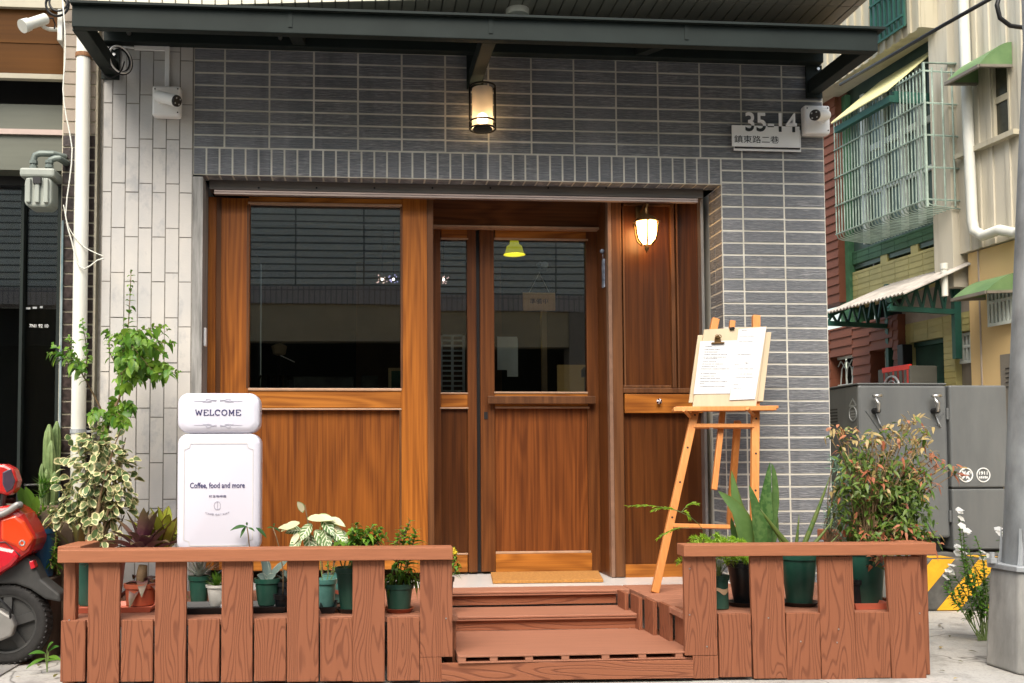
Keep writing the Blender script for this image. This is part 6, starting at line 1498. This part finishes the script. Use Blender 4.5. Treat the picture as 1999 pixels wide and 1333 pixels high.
P_(16, 84, yf, yf+.03, M['osb'], 'fascia_board'); P_(85, 143, yf+.004, yf+.03, M['osb'], 'fascia_board')
P_(-6, 14, yf-.03, yf+.03, M['trim_dim'], 'fascia_trim'); P_(143.5, 153, yf-.012, yf+.03, M['trim_dim'], 'fascia_trim'); P_(-400, -8, yf, yf+.2, M['plaster'], 'upper_wall')
P_(153, 204, yf+.25, yf+.3, M['black'], 'lintel'); P_(204, 332, yf+.12, yf+.28, simple('grey green roller box', (.105, .112, .085), .45, var=.15, scale=2, stretch=(.6, 4, 6)), 'roller_box')
P_(252, 262, yf+.10, yf+.12, M['shutter_lip'], 'roller_trim'); P_(330, 362, yf+.25, yf+.3, M['black'], 'transom')
P_(362, 1120, yf+.30, yf+.31, M['glass'], 'glass_front')
for (x0, x1) in ((36, 42), (108, 118)): MB().px(x0, 362, x1, 1060, yf+.26, yf+.32).build('door_stile', M['iron'], nb_)
MB().box(XL, xl_, 2.2, 2.3, 0, 3.4).box(XL, XL+.1, yf+.3, 2.2, 0, 3.4).box(xl_-.01, xl_+.05, .26, 2.2, 0, 3.4).box(XL, xl_, yf+.3, 2.3, 3.3, 3.4).build('dark_room', M['void'], nb_)
MB().box(XL, xl_, yf+.3, 2.2, .0, .04).build('room_floor', M['int_wood'], nb_)
MB().px(42, 570, 118, 1000, yf+.34, yf+.37).build('inner_door', simple('dark brown door', (.05, .032, .018), .4, var=.3, scale=3, stretch=(9, 9, .5)), nb_)
q = aY(76, 636, yf+.298); text('door_lettering', '7-11 92 10' if False else '7N1 92 10', (q.x, yf+.297, q.z), .020, M['mark'], nb_, width=aY(95, 636, yf+.3).x-aY(58, 636, yf+.3).x, ext=.001)
q = aY(68, 601, yf+.298); mb = MB()
for (a, c) in ((-.05, -.025), (-.012, .012), (.03, .045)): mb.box(q.x+a, q.x+c, yf+.296, yf+.297, q.z-.004+a*.1, q.z+.008+a*.1)
mb.build('door_lettering', M['mark_dim'], nb_)
MB().px(115.5, 430, 119.5, 1010, -.02, .02).build('edge_trim', simple('teal edge strip', (.05, .16, .19), .4, var=.4, scale=3, col2=(.35, .40, .40)), nb_)
# downpipe
dpp = thing('downpipe', (aY(158, 500, -.075).x, -.075, 0), 'old white pvc downpipe strapped to the brown tiled pier', 'pipe')
dx0, dx1 = aY(156, 60, -.075).x, aY(160, 900, -.075).x; dxx = (dx0+dx1)/2
MB().tube([(dxx, -.075, 0.0), (dxx, -.075, 3.42)], .0385, 20).build('tube', M['pvc'], dpp, smooth=True, auto=50)
for py in (109, 842):
    z = aY(158, py, -.075).z; MB().lathe((dxx, -.075, z), [(.040, -.012), (.043, -.012), (.043, .012), (.040, .012)], 20).box(dxx+.04, dxx+.085, -.08, -.07, z-.006, z+.006).box(dxx+.078, dxx+.085, -.08, -.006, z-.012, z+.012).build('strap', simple('rusty strap', (.22, .11, .05), .7, .3, var=.5, scale=30) if py < 200 else M['galv'], dpp)
# gas meter
gy = -.06; g0, g1 = aY(54, 370, gy).x, aY(110, 370, gy).x; gz0, gz1 = aY(80, 410, gy).z, aY(80, 335, gy).z; gm = thing('gas_meter', ((g0+g1)/2, gy, gz0), 'pale green grey gas meter hanging from two pipes beside the brown pier', 'gas meter')
M['meter'] = simple('meter paint', (.30, .325, .285), .45, var=.12, scale=6); M['pipe_grey'] = simple('grey green pipe', (.16, .19, .17), .5, .3, var=.2)
pr = rounded(g0+.004, g1-.004, gz0, gz1-.045, .035)
MB().prism([(x, gy-.07, z) for (x, z) in pr], (0, .13, 0)).build('body', M['meter'], gm, bevel=.012)
MB().box(g0-.02, g1+.012, gy-.08, gy+.075, gz1-.05, gz1).build('top_case', M['meter'], gm, bevel=.012)
mb = MB()
for k in range(3): x = g0+.03+(g1-g0-.06)*k/2; mb.box(x-.012, x+.012, gy-.088, gy-.068, gz0+.02, gz1-.06)
mb.build('rib', M['meter'], gm, bevel=.005); MB().box((g0+g1)/2-.02, (g0+g1)/2+.02, gy-.094, gy-.07, gz1-.09, gz1-.055).build('dial', M['black'], gm)
ppp = MB(); zA, zB_ = aY(100, 300, gy).z, aY(100, 312, gy).z
ppp.tube([(g0+.03, gy, gz1), (g0+.03, gy, zA-.035), (g0+.038, gy, zA-.01), (g0+.062, gy, zA), (xl_-.03, gy, zA), (xl_+.02, .0, zA)], .017, 10)
ppp.tube([(g1-.03, gy-.03, gz1), (g1-.03, gy-.03, zB_-.035), (g1-.024, gy-.03, zB_-.01), (g1-.0, gy-.03, zB_), (xl_+.01, gy-.03, zB_), (xl_+.03, .0, zB_)], .017, 10)
for (x, z) in ((g0+.03, gz1+.02), (g0+.03, gz1+.05)): ppp.lathe((x, gy, z-.008), [(.023, 0), (.023, .016)], 8)
for z in (gz1+.02, gz1+.045): ppp.lathe((g1-.03, gy-.03, z-.008), [(.023, 0), (.023, .016)], 8)
ppp.build('pipework', M['pipe_grey'], gm, smooth=True, auto=40)
# neighbour's security camera
q = aY(62, 42, -.10); m_ = aY(116, 58, -.02); sc3 = thing('security_camera', (m_.x, .08, m_.z), 'older grey bullet security camera under the wooden fascia', 'security camera', 'white bullet security cameras on the facades')
p0, p1 = aY(90, 36, -.12), aY(47, 50, -.22); a_ = (p1-p0).normalized()
MB().tube([p0, p0+a_*.005, p1-a_*.03, p1-a_*.0299, p1+a_*.012], [.020, .029, .029, .034, .036], 18).build('barrel', M['pvc'], sc3, smooth=True, auto=40)
MB().tube([p1+a_*.004, p1+a_*.010], [.03, .03], 16).build('lens_face', M['black'], sc3)
MB().tube([p0+a_*.04+Vector((0, 0, -.02)), aY(88, 54, -.11), aY(95, 57, -.08), aY(117, 58, .085)], .011, 8).lathe((0, 0, 0), [(.001, 0), (.001, .001)], 4).build('bracket', M['pvc'], sc3, smooth=True)
MB().box(xl_-.03, xl_-.003, -.02, .10, m_.z-.06, m_.z+.12).build('mount', M['pvc'], sc3, bevel=.004)
MB().tube([p0, aY(103, 35, -.10), aY(108, 48, -.06), aY(106, 56, -.04)], .004, 6).build('lead', M['black'], sc3)
# cables
def cable(pts, r, mt, label, n=6): return tag(MB().tube(pts, r, n).build('cable', mt, smooth=True), label, 'cable')
def smp(path, Y, n=24):
    return [aY(x, y, Y) for (x, y) in sm(path, n)]
cable(smp([(122, 0), (127, 60), (127, 120), (123, 175), (130, 230), (141, 290), (136, 350), (128, 420), (140, 470), (150, 510), (165, 525), (190, 508), (203, 505)], -.125), .004, M['pvc'], 'thin cream cable wandering down the brown tiled pier')
cable(smp([(124, 400), (135, 445), (160, 478), (185, 493), (203, 500)], -.118), .003, M['pvc'], 'thin cream wire crossing the downpipe to the pale pillar')
mb = MB(); mb.ring(aY(112, 8, -.06), (0, 1, .1), .062, .006, 28, 6).ring(aY(114, 4, -.07), (.1, 1, 0), .05, .006, 28, 6).ring(aY(110, 12, -.05), (-.1, 1, .1), .055, .005, 28, 6)
tag(mb.build('cable_coil', M['black'], smooth=True), 'black coil of cable at the top left beside the wooden fascia', 'cable')
qc = aY(234, 118, -.10); mb = MB(); mb.ring(qc, (.9, -1, .0), .075, .005, 30, 6, u=(0, 0, 1)).ring(qc+Vector((-.012, -.01, 0)), (.7, -1, .1), .07, .005, 30, 6, u=(0, 0, 1)); 
mb.tube(smp([(190, 110), (200, 140), (215, 152), (235, 140), (243, 120)], -.12), .004, 6)
ck = thing('cable_coil', qc, 'coil of black and white cable hung on the left canopy arm', 'cable'); mb.build('black_cable', M['black'], ck, smooth=True)
mb = MB().ring(qc+Vector((.006, -.015, 0)), (1.2, -1, .05), .072, .005, 30, 6, u=(0, 0, 1)).tube(smp([(202, 88), (215, 94), (240, 92), (262, 94)], -.06), .005, 6); mb.build('white_cable', M['white'], ck, smooth=True)
# intercom on the reveal, ceiling disc under the soffit
q = aX(384, 657, .06); mb = MB().box(.0551, .068, .06, .10, aY(384, 676, .08).z, aY(384, 640, .08).z); tag(mb.build('intercom', M['white'], bevel=.003), 'slim white intercom strip on the left door reveal', 'intercom')
q = aZ(1010, 20, 3.445); mb = MB().lathe((q.x, q.y, 3.41), [(.03, 0), (.06, .006), (.065, .02), (.065, .037)], 24); tag(mb.build('ceiling_light', M['pvc'], smooth=True, auto=40), 'round cream ceiling disc under the tiled soffit', 'ceiling light')
# small charm on the porch side wall
mb = MB(); zt_, zb_ = aY(1188, 505, .3).z, aY(1188, 560, .3).z; mb.box(xr0-.014, xr0-.006, .30, .345, zb_, zt_); mb.ball((xr0-.016, .32, zt_+.05), .014, 10, 8); mb.tube([(xr0-.012, .32, zt_), (xr0-.012, .32, zt_+.05)], .002, 5)
tag(mb.build('door_charm', simple('blue grey paper', (.10, .15, .24), .5, var=.6, scale=30, col2=(.35, .4, .5))), 'narrow blue grey paper charm hanging beside the door', 'charm')

# ------------------------------------------------------------------ scooter
SYc = -.52; sct = thing('motor_scooter', (aY(20, 1290, SYc).x, SYc, 0), 'red motor scooter with orange tail light parked at the left', 'scooter')
M['tyre'] = simple('tyre rubber', (.020, .019, .018), .75, var=.3, scale=30, bump=.3, bscale=90); M['sred'] = simple('red scooter paint', (.42, .018, .015), .22, var=.06, spec=.6); M['lens_orange'] = simple('orange red lens', (.62, .055, .012), .12, var=.1, spec=.7); M['lens_red'] = simple('red lens', (.50, .015, .025), .1, var=.1, spec=.7)
M['grey_plastic'] = simple('worn black plastic', (.045, .045, .043), .55, var=.25, scale=10); M['alloy'] = simple('grey alloy', (.30, .29, .27), .45, .5, var=.15)
hub = aY(19, 1216, SYc); RW = hub.z
def wheel(cx, par):
    mb = MB(); prof = [(RW-.055, -.045), (RW-.03, -.052), (RW-.012, -.046), (RW-.002, -.025), (RW, 0), (RW-.002, .025), (RW-.012, .046), (RW-.03, .052), (RW-.055, .045)]; n = 48; vs, fs = [], []
    for (r_, y) in prof:
        for k in range(n): a = 2*math.pi*k/n; vs.append((cx+r_*math.cos(a), SYc+y, RW+r_*math.sin(a)))
    for i in range(len(prof)-1):
        for k in range(n): fs.append((i*n+k, i*n+(k+1) % n, (i+1)*n+(k+1) % n, (i+1)*n+k))
    mb.add(vs, fs); w = mb.build('wheel', M['tyre'], par, smooth=True, auto=50)
    tr_ = MB()
    for k in range(44):
        a = 2*math.pi*k/44
        for sd_ in (-1, 1):
            p0 = Vector((cx+(RW+.001)*math.cos(a), SYc+sd_*.006, RW+(RW+.001)*math.sin(a))); a2 = a+.09; p1 = Vector((cx+(RW-.010)*math.cos(a2), SYc+sd_*.047, RW+(RW-.010)*math.sin(a2)))
            tr_.bar(p0, p1, .010, .007, up=Vector((math.cos(a), 0, math.sin(a))))
    tr_.build('tread', M['tyre'], w)
    rm = MB().ring((cx, SYc-.03, RW), (0, 1, 0), RW-.058, .012, 40, 8).ring((cx, SYc+.03, RW), (0, 1, 0), RW-.058, .012, 40, 8); rm.tube([(cx, SYc-.02, RW), (cx, SYc+.02, RW)], RW-.06, 32)
    for k in range(5): a = k*2*math.pi/5+.3; d = Vector((math.cos(a), 0, math.sin(a))); c = Vector((cx, SYc, RW)); rm.bar(c+d*.03+Vector((0, -.034, 0)), c+d*(RW-.06)+Vector((0, -.026, 0)), .04, .02, up=(0, 1, 0))
    rm.build('rim', M['grey_plastic'], w)
    MB().tube([(cx, SYc-.075, RW), (cx, SYc+.075, RW)], .022, 12).build('axle', M['alloy'], w)
wheel(hub.x, sct); wheel(hub.x-1.24, sct)
def sprof(name, pts, w, mt, par=None, dy=0.0, bev=.012):
    ps = [aY(x, y, SYc-w/2+dy) for (x, y) in pts]
    return MB().prism([(p.x, SYc-w/2+dy, p.z) for p in ps], (0, w, 0)).build(name, mt, par or sct, bevel=bev)
sprof('gearbox_cover', [(-220, 1190), (-60, 1178), (0, 1190), (22, 1203), (29, 1222), (22, 1243), (0, 1252), (-60, 1255), (-220, 1240)], .05, M['alloy'], dy=-.085)
bd_ = sprof('body', [(-330, 1120), (-300, 1000), (-180, 985), (-20, 992), (22, 985), (44, 1003), (70, 1052), (58, 1078), (30, 1098), (-10, 1128), (-120, 1135), (-200, 1180), (-330, 1180)], .22, M['sred'], bev=.03)
sprof('tail_light', [(0, 1012), (28, 1004), (46, 1018), (66, 1053), (46, 1080), (30, 1068), (0, 1056)], .235, M['lens_orange'], bd_, bev=.015)
sprof('side_lens', [(-60, 1070), (0, 1066), (28, 1072), (39, 1086), (22, 1106), (-8, 1124), (-60, 1128)], .245, M['lens_red'], bd_, bev=.02)
MB().ring(aY(43, 1060, SYc-.118), (0, 1, 0), .012, .004, 16, 6).build('reflector', M['steel'], bd_)
sprof('rear_fender', [(-20, 1128), (30, 1100), (52, 1085), (64, 1095), (80, 1130), (117, 1160), (119, 1176), (88, 1170), (58, 1150), (30, 1140), (-10, 1140)], .12, M['grey_plastic'], bev=.012)
sprof('small_reflector', [(56, 1096), (64, 1094), (69, 1108), (60, 1112)], .05, M['lens_red'], dy=-.05, bev=.004)
sm_ = MB()
for path in ([(-120, 1062), (-30, 1060), (10, 1058), (40, 1085)], [(-120, 1010), (-30, 1006), (0, 1004)]): sm_.tube([aY(x, y, SYc-.114) for (x, y) in path], .0025, 5)
sm_.build('panel_seam', M['black'], bd_)
MB().tube([aY(-60, 1150, SYc-.11), aY(-10, 1160, SYc-.12), aY(20, 1190, SYc-.115), aY(20, 1214, SYc-.1)], .006, 6).build('brake_cable', M['black'], sct, smooth=True)
sprof('exhaust', [(-300, 1240), (-60, 1225), (40, 1190), (60, 1196), (58, 1215), (-40, 1262), (-300, 1268)], .07, M['grey_plastic'], dy=.13, bev=.02)
sprof('seat', [(-300, 1002), (-290, 968), (-150, 960), (-40, 975), (-10, 990), (-40, 1000)], .24, M['black'], bev=.03)
mb = MB().tube(smp([(-60, 992), (-10, 1005), (12, 1000), (30, 988), (38, 985)], SYc-.12, 10) + [aY(38, 985, SYc+.12)], .017, 10); mb.build('grab_rail', M['alloy'], sct, smooth=True)
sprof('floorboard', [(-560, 1190), (-300, 1180), (-300, 1215), (-560, 1225)], .30, M['grey_plastic'])
sprof('leg_shield', [(-560, 1215), (-640, 1180), (-660, 960), (-630, 920), (-600, 960), (-590, 1150)], .34, M['sred'], bev=.03)
sprof('handlebar_cowl', [(-660, 930), (-640, 860), (-590, 850), (-590, 900), (-620, 940)], .2, M['sred'], bev=.02)
hx = aY(-610, 862, SYc); MB().tube([(hx.x, SYc-.32, hx.z+.02), (hx.x, SYc+.32, hx.z+.02)], .016, 10).build('handlebar', M['black'], sct, smooth=True)
fw0 = Vector((hub.x-1.24, SYc, RW)); MB().tube([fw0+Vector((0, -.07, 0)), Vector((hx.x, SYc-.04, hx.z-.2))], .02, 10).tube([fw0+Vector((0, .07, 0)), Vector((hx.x, SYc+.04, hx.z-.2))], .02, 10).build('fork', M['alloy'], sct)
MB().tube([aY(-30, 995, SYc+.02), aY(5, 985, SYc+.0), aY(8, 960, SYc-.04)], .014, 8).build('lamp_stalk', M['grey_plastic'], sct)
mc = aY(8, 945, SYc-.05); mb = MB(); n = 20
ps = [aY(x, y, SYc-.06) for (x, y) in ((-25, 905), (8, 906), (26, 915), (33, 938), (28, 958), (14, 968), (-8, 962), (-25, 940))]
q_ = MB().prism(ps, (0, .09, 0)).build('box_lid', M['sred'], sct, bevel=.015)
ps = [aY(x, y, SYc-.066) for (x, y) in ((4, 922), (20, 914), (29, 938), (24, 954), (12, 962), (4, 945))]
MB().prism(ps, (0, .02, 0)).build('smoked_lens', simple('smoked lens', (.05, .035, .05), .08, var=.3, spec=.8), q_, bevel=.006)

# ------------------------------------------------------------------ inside the cafe
it = lambda: None
q = aY(1004, 485, 1.35); pd = thing('pendant_lamp', (q.x, 1.35, q.z-.05), 'lit green glass pendant lamp seen through the door pane', 'lamp')
prof = [(.030, .06), (.034, .03), (.055, .015), (.066, -.03), (.078, -.045)]; vs, fs = [], []; n = 28
for (r_, z) in prof:
    for k in range(n): a = 2*math.pi*k/n; vs.append((q.x+r_*math.cos(a), 1.35+r_*math.sin(a), q.z+z))
for i in range(len(prof)-1):
    for k in range(n): fs.append((i*n+k, i*n+(k+1) % n, (i+1)*n+(k+1) % n, (i+1)*n+k))
MB().add(vs, fs).build('shade', emit('green lamp glass', (.62, .60, .02), .28, (.35, .4, .05)), pd, smooth=True)
MB().ball((q.x, 1.35, q.z+.02), .024, 12, 8).build('bulb', emit('warm bulb', (1, .65, .2), 60), pd, smooth=True)
MB().tube([(q.x, 1.35, q.z+.055), (q.x, 1.35, 2.75)], .004, 6).build('flex', M['black'], pd)
sg = thing('hanging_sign', aY(1052, 607, YD+.07), 'small wooden sign with brush lettering hanging inside the door glass', 'sign')
MB().px(1021, 571, 1084, 606, YD+.06, YD+.072).build('board', simple('orange wood', (.85, .48, .20), .5, var=.1, scale=4), sg, bevel=.002)
hk = aY(1054, 517, YD+.045); MB().tube([aY(1033, 571, YD+.066), aY(1053, 532, YD+.06), aY(1072, 571, YD+.066)], .0018, 5).build('cord', M['pvc'], sg)
MB().lathe((0, 0, 0), [(.001, 0), (.0011, .001)], 4).ring(hk, (0, 1, 0), .016, .006, 20, 8).tube([hk+Vector((.03, -.005, 0)), hk+Vector((.03, .01, 0))], .022, 16).build('suction_hook', M['galv'], sg)
q = aY(1052, 588, YD+.06); text('lettering', '準備中', (q.x, YD+.0595, q.z), .034, M['black'], sg, width=.115, ext=.001)
cr = thing('plastic_crate', aY(885, 768, .95), 'pale grey lattice crate standing behind the side light glass', 'crate')
mb = MB(); x0, x1 = aY(861, 700, .95).x, aY(905, 700, .95).x; z0, z1 = aY(885, 768, .95).z-.05, aY(885, 655, .95).z
for x in (x0, (x0+x1)/2, x1): mb.box(x-.008, x+.008, .94, .96, z0, z1)
for k in range(14): z = z0+(z1-z0)*k/13; mb.box(x0+.008, x1-.008, .943, .957, z-.005, z+.005)
mb.build('lattice', simple('pale grey plastic', (.80, .86, .92), .5), cr); MB().box(x0-.01, x1+.01, .90, .935, ZF, z0-.001).box(x0, x1, .935, .99, ZF, z0-.012).build('stand', M['int_wood'], cr)
mb = MB().px(971, 657, 1010, 722, .90, .905).px(990, 660, 1011, 735, .895, .899); tag(mb.build('paper_notice', simple('dim white paper', (.85, .9, .9), .6)), 'white papers hanging behind the door pane', 'paper')
mb = MB().px(1058, 600, 1068, 770, 1.2, 1.24); mb.box(mb.v[0].x-.0, mb.v[1].x+.0, 1.2, 1.24, ZF, mb.v[0].z); tag(mb.build('room_post', M['int_beige']), 'slim pale timber post inside the cafe behind the door', 'post')
mb = MB().px(1090, 712, 1165, 772, 2.2, 2.25); b0 = mb.v[0]; mb.box(mb.v[0].x, mb.v[1].x, 2.2, 2.25, ZF, b0.z); tag(mb.build('room_partition', emit('beige board with lamplight glow', (.5, .33, .12), .05, (.5, .36, .2))), 'beige partition low inside the cafe with lamplight added as faint glow', 'partition')  # faint emission of the board stands in for lamplight falling on it
q = aY(1143, 725, 1.1); dk = thing('desk_lamp', (q.x, 1.1, ZF), 'small black lamp at the right edge of the door pane', 'lamp'); MB().lathe((q.x, 1.1, q.z-.04), [(.03, 0), (.03, .05), (.012, .07)], 14).build('shade', M['black'], dk); MB().ball((q.x+.012, 1.09, q.z+.04), .008, 8, 6).build('bulb', emit('small bulb', (1, .85, .6), 3), dk); MB().tube([(q.x, 1.1, ZF), (q.x, 1.1, q.z-.03)], .008, 8).lathe((q.x, 1.1, ZF), [(.08, 0), (.08, .015)], 16).build('stem', M['black'], dk)
fr_ = thing('framed_picture', aY(772, 757, YW+.2), 'small tan framed green picture in the lower right of the window', 'picture'); MB().px(758, 718, 800, 760, YW+.20, YW+.215).build('frame', simple('tan frame', (.50, .36, .17), .5), fr_, bevel=.002); MB().px(764, 724, 795, 760, YW+.196, YW+.1995).build('print', simple('green print', (.01, .09, .045), .5), fr_)
for (px_, py_, colr, n_) in ((746, 545, (1, .6, .5), 3), (768, 545, (.5, .45, 1), 4), (866, 546, (1, .55, .5), 4)):
    q = aY(px_, py_, 1.6); ch = thing('crystal_lamp', (q.x, 1.6, q.z-.05), {746: 'left sparkling crystal lamp of the pair behind the window glass', 768: 'blue sparkling crystal lamp at the right edge of the window glass', 866: 'pink sparkling crystal lamp behind the narrow side light'}[px_], 'lamp', 'crystal lamps inside the cafe')
    mb = MB()
    for i in range(12): mb.ball(q+Vector((rv(-.04, .04), rv(-.03, .03), rv(-.03, .03))), .0032, 6, 4)
    mb.build('crystal', emit('crystal '+str(px_), colr, 1.2), ch); MB().ball(q, .008, 10, 8).build('bulb', emit('core '+str(px_), (1, .9, .8), 8), ch); MB().tube([q+Vector((0, 0, .016)), Vector((q.x, 1.6, 2.75))], .003, 5).build('flex', M['black'], ch)
q = aY(545, 685, .75); lmp = thing('counter_lamp', (q.x, .75, ZF), 'beige cone lamp on a pole inside the window', 'lamp'); MB().lathe((q.x, .75, q.z-.03), [(.015, 0), (.04, .01), (.05, .06), (.02, .075)], 18, sx=1.0).build('shade', M['int_beige'], lmp, smooth=True, auto=40); MB().bar((q.x+.01, .73, q.z-.03), (q.x+.10, .70, q.z-.075), .006, .006).build('rod', M['white'], lmp); MB().tube([(q.x, .75, ZF), (q.x, .75, q.z-.028)], .008, 8).build('stem', M['black'], lmp)
ct = thing('counter', (aY(640, 757, .6).x, .62, ZF), 'dark counter with machines and jars low behind the window', 'counter'); zc_ = aY(640, 770, .6).z
MB().box(aY(490, 757, .6).x, aY(790, 757, .6).x, .50, .95, ZF, zc_).build('top', M['int_wood'], ct)
mb = MB().px(572, 735, 690, 760, .62, .85).px(705, 733, 738, 760, .6, .8).px(560, 742, 575, 760, .6, .7); mb.build('machine', simple('dark machine', (.06, .06, .055), .3, .4, var=.5, scale=12), ct, bevel=.006)
for px_ in (516, 540, 556): q = aY(px_, 758, .58); MB().lathe((q.x, .58, zc_), [(.03, 0), (.035, .01), (.035, .10), (.028, .115)], 16).build('jar', M['glass'], ct)

# ------------------------------------------------------------------ building across the road (mirrored in the glass)
op = thing('opposite_building', (1, -9, 0), 'tile faced building across the road mirrored in the window', 'building')
OY = -8.6
def brick(name, c1, c2, mo, sw_, sh__, ms=.01):
    t = NT(name); b = t.n('TexBrick'); tc = t.n('TexCoord'); cx = t.n('CombineXYZ'); sp = t.n('SeparateXYZ'); t.l(tc.outputs['Object'], sp.inputs[0]); t.l(sp.outputs[0], cx.inputs[0]); t.l(sp.outputs[2], cx.inputs[1]); t.l(cx.outputs[0], b.inputs[0])
    b.offset = 0; b.inputs['Color1'].default_value = (*c1, 1); b.inputs['Color2'].default_value = (*c2, 1); b.inputs['Mortar'].default_value = (*mo, 1); b.inputs['Scale'].default_value = 1; b.inputs['Brick Width'].default_value = sw_; b.inputs['Row Height'].default_value = sh__; b.inputs['Mortar Size'].default_value = ms
    t.set(b.outputs[0], .6); return t.m
MB().box(-6, 9, OY-4, OY, 3.55, 6.0).build('upper_wall', brick('opposite tile', (.66, .66, .58), (.58, .58, .52), (.14, .14, .12), 1.0, .105, .012), op)
MB().box(-6, 9, OY-.3, OY+.02, 3.30, 3.55).build('soldier_band', brick('opposite soldier', (.50, .42, .38), (.46, .40, .36), (.25, .22, .2), .08, .25, .008), op)
MB().box(-1.2, 9, OY-.3, OY-.02, 2.75, 3.30).build('shutter_box', simple('beige shutter box', (.46, .36, .22), .5, var=.1), op)
MB().box(-6, 9, OY-3, OY-2.9, 0, 3.3).box(-6, -1.2, OY-.5, OY-.4, 2.75, 3.3).build('dark_interior', M['void'], op)
for x in (-6, -1.4, 4.2, 8.6): MB().box(x, x+.4, OY-.4, OY+.01, 0, 3.30).build('pier', M['tan_tile'], op)
